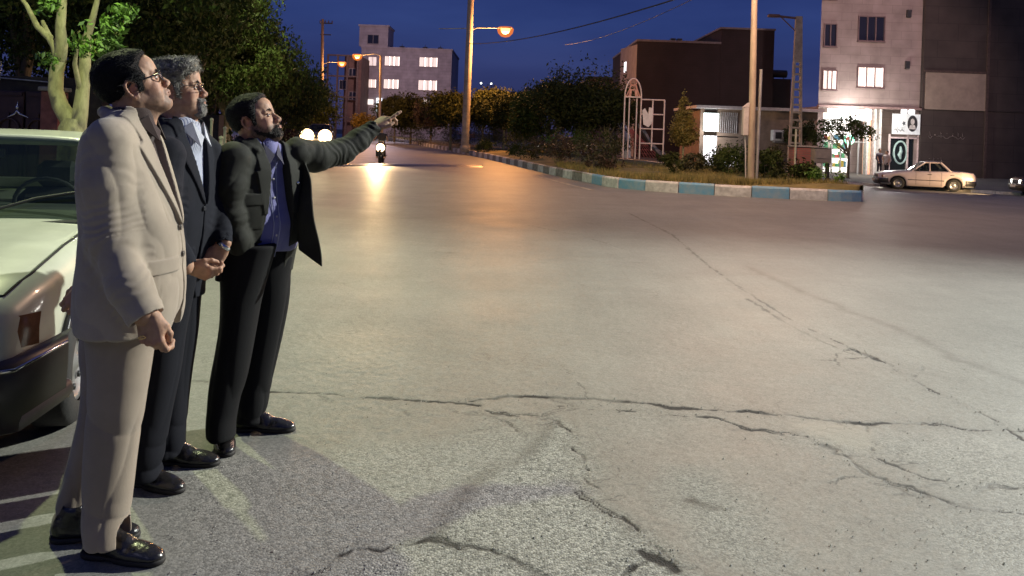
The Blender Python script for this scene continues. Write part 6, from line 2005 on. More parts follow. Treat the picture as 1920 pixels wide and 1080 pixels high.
def build_head(person, o, yaw, pitch, roll, sc, nb, spec, base):
    """returns head+neck skin verts/faces/tones; builds hair, beard, brows, eyes"""
    Rm = frame(yaw, pitch, roll)
    toW = lambda V: (V * sc) @ Rm.T + o
    h = .0026
    S = SDF((-.135, -.105, -.25), (.135, .105, .145), h)
    head_ops(S, spec)
    H = S.copy()
    nbl = (Rm.T @ (nb - o)) / sc
    S.add(cap((-.026, 0, -.045), nbl, .056 * spec.get('neck', 1), .066 * spec.get('neck', 1)), .03)
    S.add(cap((.018, 0, -.10), (Rm.T @ (nb + np.array([cos(yaw) * .05, sin(yaw) * .05, -.0]) - o)) / sc, .022, .03), .03)
    for s in (-1, 1): S.add(cap((-.02, s * .055, -.055), nbl * .85 + np.array([.03, s * .02, 0]), .016, .014), .02)
    S.band(lambda p: .0012 * (vn(p, 60) - .5) + .0010 * (vn(p, 120) - .5))
    V, F = S.mesh()
    x, y, z = V.T
    g = lambda c, r: np.exp(-(((V - np.array(c)) / np.array(r)) ** 2).sum(1))
    tone = np.tile(SK * spec.get('skin', 1.0), (len(V), 1))
    red = sum(g((.100, s * .012, -.038), (.022, .02, .018)) for s in (-1, 1)) * .15 + sum(g((.06, s * .05, -.03), (.03, .03, .025)) for s in (-1, 1)) * .35 + sum(g((-.012, s * .085, -.01), (.025, .015, .035)) for s in (-1, 1)) * .5
    red = np.clip(red, 0, .7)[:, None]
    tone = tone * (1 - red) + np.array([.43, .17, .12]) * spec.get('skin', 1.0) * red
    lip = (g((.098, 0, -.063), (.016, .024, .0052)) + g((.096, 0, -.0735), (.016, .022, .006))).clip(0, 1)[:, None] * .75
    tone = tone * (1 - lip) + np.array([.36, .13, .11]) * lip
    # stubble shadow of the beard, part of the skin's own colour
    st = np.zeros(len(V))
    if spec.get('stubble'):
        d = seg_poly_sd(x.astype(np.float32), z.astype(np.float32), spec['stubble'])
        st = np.clip(.5 - d / .012, 0, 1) * spec.get('stub_s', .5) * (.75 + .5 * vn(V, 220))
        st *= 1 - g((.098, 0, -.068), (.02, .026, .010)).clip(0, 1)
        st = st[:, None]; tone = tone * (1 - st) + np.array(spec.get('stub_c', (.06, .05, .045))) * st
    HV, HF = toW(V), F
    # hair
    x_, y_, z_ = H.x, H.y, H.z
    shp = H.f.shape
    XX = np.broadcast_to(x_, shp); ZZ = np.broadcast_to(z_, shp)
    pd = seg_poly_sd(x_[:, 0, :], z_[0, :, :].repeat(len(x_), 0) if False else np.broadcast_to(z_[0, :, :], (shp[0], shp[2])), spec['hairline'])[:, None, :]
    thick = spec['thick'](x_, y_, z_)
    hf = H.f - thick
    # taper towards the hairline
    hf = hf + np.clip(1 + pd / .014, 0, 1) * thick * .75
    Hh = H.copy(); Hh.f = smax(hf, np.broadcast_to(pd, shp) + 0 * hf, .004).astype(np.float32)
    for s in (-1, 1): Hh.sub(ell((-.012, s * .092, -.012), (.024, .030, .036)), .004)
    Hh.band(spec['hairbump'], .012)
    V2, F2 = Hh.mesh()
    if spec.get('thin'):
        pass
    Nn = vnormals(V2, F2)
    D = spec['comb'](V2)
    vs, fs = ribbons('h', V2, Nn, D, None, None, spec['strands'], spec['slen'], .0011, spec['scurl'], spec['slift'], 3)
    vs3, fs3 = np.concatenate([V2, vs]), np.concatenate([F2, fs + len(V2)])
    mesh_np('hair', toW(vs3) - base, fs3, spec['hair_mat'], person)
    # beard
    if spec.get('beard'):
        pd2 = seg_poly_sd(x_[:, 0, :], np.broadcast_to(z_[0, :, :], (shp[0], shp[2])), spec['beard'])[:, None, :]
        Hb = H.copy(); bt = spec['beard_t']
        Hb.f = smax(H.f - bt + np.clip(1 + pd2 / .014, 0, 1) * bt * .8, np.broadcast_to(pd2, shp) + 0 * H.f, .003).astype(np.float32)
        Hb.sub(ell((.104, 0, -.0690), (.022, .021, .0075)), .003)
        if spec.get('beard_y'):
            Hb.f = smax(Hb.f, np.broadcast_to(np.abs(y_) - spec['beard_y'], shp) + 0 * Hb.f, .003).astype(np.float32)
        Hb.band(lambda p: .0030 * (vn(p, 160) - .5) + .002 * (vn(p, 330) - .5), .01)
        V3, F3 = Hb.mesh()
        if len(V3):
            Nb = vnormals(V3, F3); Db = np.tile(np.array([[.3, 0, -1.0]]), (len(V3), 1))
            sel = np.ones(len(V3))
            vs, fs = ribbons('b', V3, Nb, Db, None, None, spec.get('bstr', 1500), .006, .0008, .45, .2, 5, sel)
            mesh_np('beard', toW(np.concatenate([V3, vs])) - base, np.concatenate([F3, fs + len(V3)]), spec['beard_mat'], person)
    # brows
    for s in (-1, 1):
        B = SDF((.05, min(s * .005, s * .06) - .005, .0), (.11, max(s * .005, s * .06) + .005, .05), .0022)
        for a, b, r1, r2 in (((.0935, s * .012, .0165), (.0895, s * .030, .0225), .0032, .0036), ((.0895, s * .030, .0225), (.074, s * .050, .0170), .0036, .0015)):
            B.add(cap(a, b, r1, r2), .003)
        B.band(lambda p: .002 * (vn(p, 400) - .5), .01)
        V4, F4 = B.mesh(); Nb = vnormals(V4, F4); Db = np.tile(np.array([[-.3, s * 1., .25]]), (len(V4), 1))
        vs, fs = ribbons('e', V4, Nb, Db, None, None, 220, .008, .0007, .2, .2, 8)
        mesh_np('eyebrow', toW(np.concatenate([V4, vs])) - base, np.concatenate([F4, fs + len(V4)]), spec['brow_mat'], person)
        e = MB(); c = np.array([.0735, s * .032, -.001]); gd = np.array([cos(.25) * 1, 0, sin(.12)]); gd /= np.linalg.norm(gd)
        n = 16; rr = .0122
        M = Matrix.Translation(Vector(c)) @ Vector(gd).to_track_quat('Z', 'Y').to_matrix().to_4x4()
        e.lathe([(rr * sin(t_), rr * cos(t_)) for t_ in np.linspace(.5, pi - .01, 12)], 20, M); e.mat(1)
        e.lathe([(.0005, rr * 1.03)] + [(rr * sin(t_) * 1.0, rr * cos(t_) + .0004) for t_ in np.linspace(.12, .5, 4)], 20, M)
        e.v = [tuple(toW(np.array(v)[None])[0] - base) for v in e.v]
        e.build('eye', [M_eye, M_iris], person)
    if spec.get('glasses'):
        gsp = spec['glasses']; g_ = MB(); T = lambda p: tuple(toW(np.array(p)[None])[0] - base)
        xf = .1010
        for s in (-1, 1):
            cy, cz, ry, rz = s * .033, -.002, .0255, .0175
            rim = []
            for k in range(25):
                a = 2 * pi * k / 24; ca, sa = cos(a), sin(a)
                yy = cy + ry * np.sign(ca) * abs(ca) ** .7; zz = cz + rz * np.sign(sa) * abs(sa) ** .7
                rim.append(T((xf - 5.5 * max(0, abs(yy) - .018) ** 2 - .02 * 0, yy, zz)))
            g_.tube(rim, gsp['r'] * sc, 6)
            g_.tube([T((xf - .009, s * .0585, cz + .008)), T((.088, s * .0735, cz + .009)), T((.03, s * .0790, cz + .008)), T((-.006, s * .0815, cz + .010)), T((-.028, s * .084, cz - .006))], gsp['r'] * sc * 1.15, 6)
        g_.tube([T((xf, -.008, .004)), T((xf + .003, 0, .007)), T((xf, .008, .004))], gsp['r'] * sc, 6)
        go = g_.build('glasses', gsp['mat'], person)
        for s in (-1, 1):
            l_ = MB(); cy, cz, ry, rz = s * .033, -.002, .0245, .0165
            pts = []
            for k in range(20):
                a = 2 * pi * k / 20; ca, sa = cos(a), sin(a)
                yy = cy + ry * np.sign(ca) * abs(ca) ** .7; zz = cz + rz * np.sign(sa) * abs(sa) ** .7; pts.append(T((xf - 5.5 * max(0, abs(yy) - .018) ** 2, yy, zz)))
            l_.add(pts, [list(range(20))]); l_.build('lens', M_lens, go)
    return HV, HF, tone


FING = [(.030, .088, (.040, .025, .020), .0088), (.010, .092, (.045, .029, .021), .0090), (-.011, .088, (.041, .026, .020), .0084), (-.030, .080, (.032, .020, .018), .0074)]


def build_hand(w, ex, ez, ey, curls, thumb=((.020, .024, -.008), (.052, .046, -.016), (.078, .050, -.030), (.098, .044, -.040)), sc=1.0, spread=0.0):
    ex = np.array(ex, float); ex /= np.linalg.norm(ex)
    ez = np.array(ez, float); ez -= ex * (ez @ ex); ez /= np.linalg.norm(ez)
    y = np.cross(ez, ex); ey = y if y @ np.array(ey, float) > 0 else -y
    S = SDF((-.09, -.075, -.115), (.21, .085, .06), .0023)
    S.add(cap((-.020, 0, 0), (-.0, 0, 0), .0235, .0240))
    for k, (yo, xk, ln, r) in enumerate(FING):
        S.add(cap((.004, yo * .55, 0), (xk, yo, .002 if k in (1, 2) else -.002), .0165, r * 1.32), .012)
    S.add(ell((.045, 0, -.004), (.05, .033, .0125)), .012)
    S.add(cap((.018, .020, -.010), (.058, .034, -.012), .018, .013), .014)
    S.add(cap((.020, -.022, -.008), (.065, -.030, -.008), .014, .011), .012)
    for k, (yo, xk, ln, r) in enumerate(FING):
        p = np.array([xk, yo, 0.]); ang = 0; sa = spread * yo / .03
        for j in range(3):
            ang += R(curls[k][j])
            d = np.array([cos(ang) * cos(sa), sin(sa) * cos(ang), -sin(ang)])
            q = p + d * ln[j]
            S.add(cap(p, q, r * (1.04 - .06 * j), r * (.97 - .07 * j)), .0035 if j else .007)
            S.add(ell(p, (r * 1.08,) * 3), .003)
            p = q
        # nail: slight flat on the last joint
    tp = [np.array(t) for t in thumb]
    for j, (a, b) in enumerate(zip(tp[:-1], tp[1:])): S.add(cap(a, b, [.0125, .0108, .0100][j], [.0108, .0100, .0085][j]), .008 if j == 0 else .004)
    S.band(lambda p: .0008 * (vn(p, 90) - .5) + .0006 * (vn(p, 220) - .5), .008)
    V, F = S.mesh()
    Mx = np.stack([ex, ey, ez], 1)
    if np.linalg.det(Mx) < 0: F = F[:, ::-1]
    tone = np.tile(SK, (len(V), 1)); kn = np.zeros(len(V))
    for (yo, xk, ln, r) in FING: kn += np.exp(-(((V - np.array([xk, yo, .008])) / .011) ** 2).sum(1))
    kn = np.clip(kn, 0, 1)[:, None] * .35; tone = tone * (1 - kn) + np.array([.46, .20, .14]) * kn
    return (V * sc) @ Mx.T + np.array(w, float), F, tone


def join_body(person, parts, base, name='body'):
    Vs, Fs, Ts, n = [], [], [], 0
    for V, F, T in parts: Vs.append(V - base); Fs.append(F + n); Ts.append(T); n += len(V)
    o = mesh_np(name, np.concatenate(Vs), np.concatenate(Fs), M_skin, person)
    ca = o.data.color_attributes.new('tone', 'FLOAT_COLOR', 'POINT')
    T = np.concatenate([np.concatenate(Ts), np.ones((n, 1))], 1)
    ca.data.foreach_set('color', T.astype(np.float32).ravel())
    return o


def prow(Y, lst, yaw):
    """outline read off at each height -> elliptical sections"""
    out = []
    for row in lst:
        py, l, r_, b = row[:4]; dy = row[4] if len(row) > 4 else 0; yw = R(row[5]) if len(row) > 5 else yaw
        c = P((l + r_) / 2, py, Y + dy); az = math.atan2(-c[0], c[1]); E = (r_ - l) / 2 * (Y + dy) / FPX * cos(az)
        th = yw - az
        a2 = (E * E - (b * sin(th)) ** 2) / cos(th) ** 2
        a = math.sqrt(max(a2, .0036))
        out.append((c[2], c[0], c[1], a, b, yw))
    return out


class Torso:
    def __init__(s, rows, n=2.3):
        s.rows = sorted(rows); s.pr = loft(rows, n); s.A = np.array(s.rows)
        s.z = s.A[:, 0]

    def loc(s, x, y, z):
        cx, cy, a, b, yw = [np.interp(z, s.z, s.A[:, i]) for i in range(1, 6)]
        dx, dy = x - cx, y - cy
        return dx * np.cos(yw) + dy * np.sin(yw), -dx * np.sin(yw) + dy * np.cos(yw)

    def point(s, w, z, off=0.0, n=2.3):
        cx, cy, a, b, yw = [float(np.interp(z, s.z, s.A[:, i])) for i in range(1, 6)]
        u = a * max(0, 1 - abs(w / b) ** n) ** (1 / n) + off
        return np.array([cx + u * cos(yw) - w * sin(yw), cy + u * sin(yw) + w * cos(yw), z]), yw

    def region(s, fn, off):
        """torso grown by off, limited to fn(u,w,z)<0"""
        lo, hi, f = s.pr

        def g(X, Y, Z):
            u, w = s.loc(X, Y, Z[0, 0, :] if Z.ndim == 3 else Z)
            return np.maximum(f(X, Y, Z) - off, fn(u, w, Z))
        return (lo - off, hi + off, g)

    def slot(s, fn):
        lo, hi, f = s.pr

        def g(X, Y, Z):
            u, w = s.loc(X, Y, Z[0, 0, :]); return fn(u, w, Z) + 0 * X
        return (lo, hi, g)


def ridge(p, fr, off=0.0):
    v = vn(p, fr, off); return (1 - np.abs(2 * v - 1)) ** 3


def folds(A, sx=1.0, sz=1.0, fr=7, off=0.0, tilt=0.0):
    def f(p):
        q = np.stack([p[:, 0] * sx + p[:, 2] * tilt, p[:, 1] * sx, p[:, 2] * sz], 1)
        return A * (ridge(q, fr, off) - .3) + A * .6 * (ridge(q, fr * 2.1, off + 9) - .3) + .002 * (vn(p, 18, off) - .5)
    return f


def shoe(person, heel, toe, base, h=.003, L=.295, lift=0.0):
    heel, toe = np.array(heel, float), np.array(toe, float)
    d = toe - heel; d[2] = 0; d /= np.linalg.norm(d); mid = (heel + toe) / 2; o = mid - d * L / 2; o[2] = 0
    S = SDF((-.02, -.07, -.01), (.33, .07, .16), h)
    S.add(ell((.045, 0, .040), (.047, .034, .045)))
    S.add(cap((.05, 0, .045), (.14, .0, .040), .036, .038), .02)
    S.add(ell((.185, .004, .028), (.070, .049, .036)), .025)
    S.add(ell((.245, .004, .022), (.050, .040, .025)), .025)
    S.add(cap((.055, 0, .07), (.075, 0, .105), .040, .044), .02)
    S.add(cap((.10, 0, .075), (.15, 0, .055), .030, .026), .02)
    # tongue, laces and toe cap seam
    for k in range(4): S.add(cap((.120 + .016 * k, -.020, .089 - .009 * k), (.124 + .016 * k, .020, .089 - .009 * k), .0028), .001)
    S.sub(cap((.205, -.05, .05), (.205, .05, .05), .0018), .002)
    S.f = smax(S.f, np.broadcast_to(.018 - S.z, S.f.shape) + 0 * S.f, .004).astype(np.float32)
    S.sub(ell((.075, 0, .135), (.036, .034, .05)), .004)
    S.band(lambda p: .0012 * (vn(p, 60) - .5) + .0018 * ridge(p * np.array([1, .3, .3]), 38) * np.exp(-((p[:, 0] - .165) / .03) ** 2))
    V, F = S.mesh()
    Mx = np.stack([d, np.array([-d[1], d[0], 0]), np.array([0, 0, 1.])], 1)
    so = mesh_np('shoe', V @ Mx.T + o - base + np.array([0, 0, lift]), F, M_shoe, person)
    T = SDF((-.02, -.07, -.004), (.33, .07, .03), h)
    T.add(ell((.04, 0, .01), (.046, .036, .03))); T.add(cap((.04, 0, .01), (.19, .004, .01), .034, .047), .02); T.add(ell((.24, .004, .01), (.058, .043, .03)), .02)
    T.f = smax(T.f, smax(np.broadcast_to(T.z - .0195, T.f.shape), np.broadcast_to(.0005 - T.z, T.f.shape), .001) + 0 * T.f, .002).astype(np.float32)
    T.sub(ell((.115, 0, -.006), (.030, .08, .016)), .003)
    V, F = T.mesh(); mesh_np('sole', V @ Mx.T + o - base + np.array([0, 0, lift]), F, M_sole, so)


def planecut(p0, d, rad):
    p0 = np.array(p0, float); c = p0 + d * rad

    def f(X, Y, Z):
        s = (X - p0[0]) * d[0] + (Y - p0[1]) * d[1] + (Z - p0[2]) * d[2]
        return np.maximum(-s, np.sqrt((X - c[0]) ** 2 + (Y - c[1]) ** 2 + (Z - c[2]) ** 2) - rad * 1.05)
    return (c - rad * 1.1, c + rad * 1.1, f)


def chain(S, pts, k=.03, k0=.03):
    for i, (a, b) in enumerate(zip(pts[:-1], pts[1:])): S.add(cap(a[0], b[0], a[1], b[1]), k0 if i == 0 else k)


def bound(prs, pad=.02):
    lo = np.min([p[0] for p in prs], 0) - pad; hi = np.max([p[1] for p in prs], 0) + pad; return lo, hi


def elbow_wrinkle(pts_r, A=.006):
    """rings of folds along a sleeve, deepest near the elbow"""
    P_ = np.array([p for p, r in pts_r]); s = np.r_[0, np.cumsum(np.linalg.norm(np.diff(P_, axis=0), axis=1))]

    def f(p):
        best = np.full(len(p), 9.); sv = np.zeros(len(p))
        for i in range(len(P_) - 1):
            ab = P_[i + 1] - P_[i]; t = np.clip(((p - P_[i]) @ ab) / (ab @ ab), 0, 1)
            d = np.linalg.norm(p - P_[i] - t[:, None] * ab, axis=1); m = d < best; best[m] = d[m]; sv[m] = (s[i] + t * (s[i + 1] - s[i]))[m]
        on = best < .11
        ph = sv * 85 + 9 * vn(p, 9) + 3 * vn(p, 20)
        w = .35 + .65 * np.exp(-((sv - s[-1] * .52) / .10) ** 2) + .4 * np.exp(-((sv - s[-1] * .95) / .06) ** 2)
        return np.where(on, A * .6 * w * (np.abs(np.sin(ph)) ** 2 - .5) * (.4 + 1.0 * vn(p, 6, 5)), 0)
    return f


def jacket_mesh(T, sleeves, slot, lapel, extras, wr, h, k=.03):
    prs = [T.pr] + [cap(a[0], b[0], a[1], b[1]) for s in sleeves for a, b in zip(s[:-1], s[1:])] + [e[1] for e in extras]
    lo, hi = bound(prs, .025)
    S = SDF(lo, hi, h)
    S.add(T.pr)
    for s in sleeves: chain(S, s, .03, k)
    for s in sleeves:   # cut the sleeve square at the cuff and hollow it
        a, b = s[-2][0], s[-1][0]; d = (b - a) / np.linalg.norm(b - a); r_ = s[-1][1]
        S.sub(planecut(b + d * .004, d, r_ + .035), .003)
        S.sub(cap(b - d * .05, b + d * .1, r_ - .012), .003)
    for f in wr: S.band(f, .025)
    for op, pr, kk in [(e[0], e[1], e[2]) for e in extras if e[0] == 'pre']: S.add(pr, kk)
    if slot: S.sub(T.slot(slot), .004)
    if lapel:
        for l_ in lapel: S.add(T.region(l_[0], l_[1]), .003)
    for e in extras:
        if e[0] == 'add': S.add(e[1], e[2])
        if e[0] == 'sub': S.sub(e[1], e[2])
    return S.mesh()


def button(parent, p, yw, m, r=.0095):
    mb = MB(); M = Matrix.Translation(Vector(p)) @ Matrix.Rotation(yw, 4, 'Z') @ Matrix.Rotation(pi / 2, 4, 'Y')
    mb.lathe([(r, -.002), (r, .0015), (r * .85, .0035), (r * .6, .0022), (.001, .0022)], 14, M)
    return mb.build('button', m, parent)


def core_body(parts, T, arms, legs, base):
    """the body inside the clothes"""
    prs = [(p, q, r1 * .72, r2 * .72) for s in arms for (p, r1), (q, r2) in zip(s[:-1], s[1:])]
    pr = [cap(*x) for x in prs]
    tor = [(z, cx, cy, a * .55, b * .60, yw) for (z, cx, cy, a, b, yw) in T.rows[1:-2]]
    tl = loft(tor); lp = [cap(p, q, r1, r2) for (p, q, r1, r2) in legs]
    lo, hi = bound(pr + [tl] + lp)
    S = SDF(lo, hi, .014)
    S.add(tl)
    for q in lp + pr: S.add(q, .03)
    V, F = S.mesh(); parts.append((V, F, np.tile(SK, (len(V), 1))))


HAIRLINE = [(.100, .14), (.088, .086), (.066, .070), (.052, .044), (.036, .022), (.029, -.010), (.026, -.032), (.010, -.034), (.006, -.004), (.002, .012), (-.012, .024), (-.030, .014), (-.034, -.02), (-.050, -.060), (-.078, -.088), (-.14, -.085), (-.15, .15)]
JAWP = [(.03, -.03), (.052, -.062), (.080, -.052), (.104, -.050), (.125, -.062), (.120, -.13), (.02, -.14), (-.02, -.07), (-.004, -.035), (.012, -.02)]

# ---------------------------------------------------------------- man in the beige suit
def man_beige():
    base = np.array([-1.36, 2.70, 0.0]); Y = 2.70
    person = empty('person', base, 0, 'man in a beige suit and glasses looking up to the right, nearest the camera', 'person', 'men standing at the roadside')
    Q = lambda px, py, Yq=Y: P(px, py, Yq)
    yaw = R(9)
    M_b = fabric('beige_suiting', (.35, .29, .222), vs=4); M_bt = fabric('beige_trousering', (.29, .232, .172), vs=3)
    rows = prow(Y, [(206, 222, 268, .085), (216, 206, 274, .115), (228, 188, 284, .155), (243, 172, 293, .190), (262, 160, 302, .213), (300, 150, 314, .225), (350, 148, 329, .222), (400, 151, 343, .215),
                    (450, 152, 349, .213), (500, 148, 351, .218), (550, 143, 352, .225), (585, 141, 348, .228), (612, 143, 340, .228)], yaw)
    T = Torso(rows)
    arm = [(Q(203, 268, 2.535), .082), (Q(198, 350, 2.515), .076), (Q(207, 448, 2.505), .070), (Q(241, 535, 2.475), .063), (Q(271, 588, 2.46), .058)]
    arm2 = [(Q(262, 275, 2.88), .080), (Q(250, 400, 2.96), .066), (Q(200, 500, 2.98), .055), (Q(170, 540, 2.92), .05)]
    z_b = Q(0, 0)[2]
    zB = Q(330, 425)[2]; zT = Q(250, 214)[2]; zH = T.z[0]
    zn = Q(250, 268)[2]
    w0 = lambda Z: np.interp(Z, [zH, zH + .10, zB - .02, zB, zT - .06, zT + .05], [.055, .008, .0015, .002, .070, .085]).astype(np.float32)
    slot = lambda u, w, Z: np.maximum(np.abs(w) - w0(Z), .0 - u)
    lw = lambda Z: np.interp(Z, [zB + .005, zB + .03, zn - .004, zn, zn + .012, zT], [.0, .018, .085, .070, .052, .050]).astype(np.float32)
    lap = lambda u, w, Z: np.maximum.reduce([w0(Z) - .001 - np.abs(w), np.abs(w) - w0(Z) - lw(Z), .01 - u + 0 * w, (zB + .004) - Z + 0 * w])
    zf = Q(250, 487)[2]
    flap = lambda u, w, Z: np.maximum.reduce([np.abs(w + .125) - .07, np.abs(Z - zf) - .024 + 0 * w, .0 - u + 0 * w])
    zp = Q(250, 330)[2]
    edge = lambda u, w, Z: np.maximum.reduce([np.abs(w) - .010, .0 - u + 0 * w, Z - zB + 0 * w])
    collar = []
    for a0, a1 in zip(np.linspace(-2.0, 2.0, 9)[:-1], np.linspace(-2.0, 2.0, 9)[1:]):
        f = lambda a: Q(238, 212) + np.array([-.080 * cos(a) + .012, .092 * sin(a), -.030 * (1 - cos(a)) * .9 + .004])
        collar.append(('add', cap(f(a0), f(a1), .017 - .0035 * max(0, abs(a0) - .8), .017 - .0035 * max(0, abs(a1) - .8)), .012))
    V, F = jacket_mesh(T, [arm, arm2], slot, [(lap, .0115), (flap, .008)], collar,
                       [folds(.0065, .9, .45, 7, 3, .3), elbow_wrinkle(arm, .0065), lambda p: .007 * np.exp(-((p[:, 0] - Q(165, 300)[0]) / .05) ** 2) * ridge(p * np.array([1, 1, .4]), 10, 4)], .0037)
    jk = mesh_np('jacket', V - base, F, M_b, person)
    for py in (426, 476):
        p, yw = T.point(-.012, Q(330, py)[2], .006); button(jk, p - base, yw, mat('horn_button', (.10, .085, .07), .3, var=.2), .0105)
    p0 = Q(262, 560, 2.43)
    # shirt
    srows = [(z, cx - .0, cy, a * .86, b * .86, yw) for (z, cx, cy, a, b, yw) in rows[:9]]
    lo, hi, f = sh = loft(srows); S = SDF(lo - .03, hi + .06, .005); S.add(sh)
    nb = Q(252, 222)
    S.add(cap(nb + np.array([.0, 0, -.04]), nb + np.array([-.006, 0, .012]), .075, .068), .02)
    S.sub(cap(nb + np.array([0, 0, -.02]), nb + np.array([-.01, 0, .08]), .058), .004)
    zc = zT - .02
    S.band(folds(.004, 1, .5, 9, 8))
    V, F = S.mesh(); shirt = mesh_np('shirt', V - base, F, fabric('dark_brown_shirt', (.035, .018, .015), vs=8), person)
    for s in (-1, 1):
        mb = MB(); yv = yaw
        fw_ = np.array([cos(yv), sin(yv), 0]); lt = np.array([-sin(yv), cos(yv), 0])
        cpt = [nb + fw_ * .055 + lt * s * .045 + np.array([0, 0, .012]), nb + fw_ * .086 + lt * s * .006 + np.array([0, 0, -.040]), nb + fw_ * .094 + lt * s * .040 + np.array([0, 0, -.075]), nb + fw_ * .03 + lt * s * .072 + np.array([0, 0, -.014])]
        cpt = [Vector(c - base) for c in cpt]; n_ = Vector(fw_) * .004
        mb.add([c for c in cpt] + [c + n_ for c in cpt], [(0, 1, 2, 3), (4, 7, 6, 5), (0, 4, 5, 1), (1, 5, 6, 2), (2, 6, 7, 3), (3, 7, 4, 0)]); mb.build('collar_point', MATS['dark_brown_shirt'], shirt)
    # trousers
    near = prow(2.63, [(560, 160, 318, .10), (600, 156, 308, .11), (650, 160, 294, .105), (700, 164, 286, .10), (760, 161, 275, .092), (820, 157, 264, .088), (880, 154, 256, .085), (940, 154, 250, .083), (985, 156, 246, .085), (1012, 160, 246, .086)], 0)
    far = prow(2.82, [(560, 160, 300, .10), (600, 152, 290, .105), (650, 148, 268, .10), (700, 151, 252, .095), (760, 150, 240, .09), (820, 137, 222, .088), (880, 121, 200, .085), (940, 107, 178, .083), (988, 98, 165, .083)], 0)
    a, b = loft(near), loft(far); lo, hi = bound([a, b]); S = SDF(lo, hi, .0045); S.add(a); S.add(b, .02)
    zk = Q(0, 760)[2]
    def tr(p):
        hem = np.exp(-((p[:, 2] - .10) / .09) ** 2); knee = np.exp(-((p[:, 2] - .52) / .10) ** 2); top_ = np.exp(-((p[:, 2] - .86) / .07) ** 2)
        q = np.stack([p[:, 0] * .35, p[:, 1] * .35, p[:, 2] + .5 * p[:, 0]], 1)
        return .016 * hem * (ridge(q, 9, 2) - .3) + .007 * knee * (ridge(q, 9, 7) - .3) + .009 * top_ * (ridge(q, 12, 5) - .2) + .005 * (ridge(np.stack([p[:, 0], p[:, 1], p[:, 2] * .18], 1), 11, 3) - .3)
    S.band(tr)
    # pressed crease at the front of the near leg, cuffs hollow at the hem
    S.sub(cap((-1.29, 2.63, -.1), (-1.29, 2.63, .10), .055), .004); S.sub(cap((-1.53, 2.82, -.1), (-1.53, 2.82, .11), .05), .004)
    V, F = S.mesh(); mesh_np('trousers', V - base, F, M_bt, person)
    shoe(person, G(172, 1040), G(290, 1056), base); shoe(person, G(108, 1012), G(250, 1008), base)
    # skin
    parts = []
    spec = dict(hairline=[(.105, .14), (.086, .094), (.060, .082), (.040, .060), (.040, .040), (.047, .018), (.030, .002), (.026, -.030), (.008, -.034), (.006, -.002), (.0, .014), (-.012, .026), (-.032, .016), (-.036, -.02), (-.052, -.066), (-.085, -.098), (-.14, -.10), (-.15, .15)],
                thick=lambda x, y, z: .009 + .0 * x + .005 * sst(.02, .09, z), hairbump=lambda p: .003 * (vn(p * np.array([.35, 1, 1]), 70) - .5) + .002 * (vn(p, 40) - .5),
                comb=lambda V: np.stack([-np.ones(len(V)), V[:, 1] * 2, -.2 - 6 * np.clip(-V[:, 0], 0, 1)], 1), strands=5000, slen=.022, scurl=.18, slift=.06,
                hair_mat=hair_mat('black_hair', (.010, .009, .009), (.004, .004, .005)), brow_mat=hair_mat('black_hair', (.01, .009, .009), (.004, .004, .005)),
                stubble=JAWP, stub_s=.42, stub_c=(.10, .08, .07), glasses=dict(r=.0026, mat=M_gl), chin2=1.02, jaw=1.0, neck=1.02)
    ho = Q(249, 160, Y)
    hv = build_head(person, ho, R(29), R(25), 0, .965, nb + np.array([-.01, 0, -.05]), spec, base)
    parts.append(hv)
    parts.append(build_hand(Q(275, 588, 2.455), (.22, 0.0, -1), (-.15, -1, -.0), (1, 0, 0), [(30, 62, 45), (48, 70, 50), (55, 72, 50), (58, 70, 50)],
                            thumb=((.020, .026, -.010), (.050, .042, -.020), (.078, .044, -.030), (.098, .036, -.036)), sc=1.03))
    parts.append(build_hand(arm2[-1][0], (-.6, -.1, -.6), (0, -1, 0), (0, 0, 1), [(30, 50, 30)] * 4))
    core_body(parts, T, [arm, arm2], [(Q(230, 600, 2.65), Q(205, 985, 2.63), .06, .035), (Q(215, 600, 2.8), Q(135, 960, 2.82), .06, .035)], base)
    join_body(person, parts, base)
    rg = Q(268, 632, 2.44) ; mb = MB(); 
    mb.tube([tuple(rg - base + np.array([.011 * cos(a), -.006, .004 * sin(a) + .002 * cos(a)])) for a in np.linspace(0, 2 * pi, 13)], .0018, 6); mb.build('ring', mat('gold_ring', (.8, .55, .2), .2, metal=1, var=0), person)
    return person


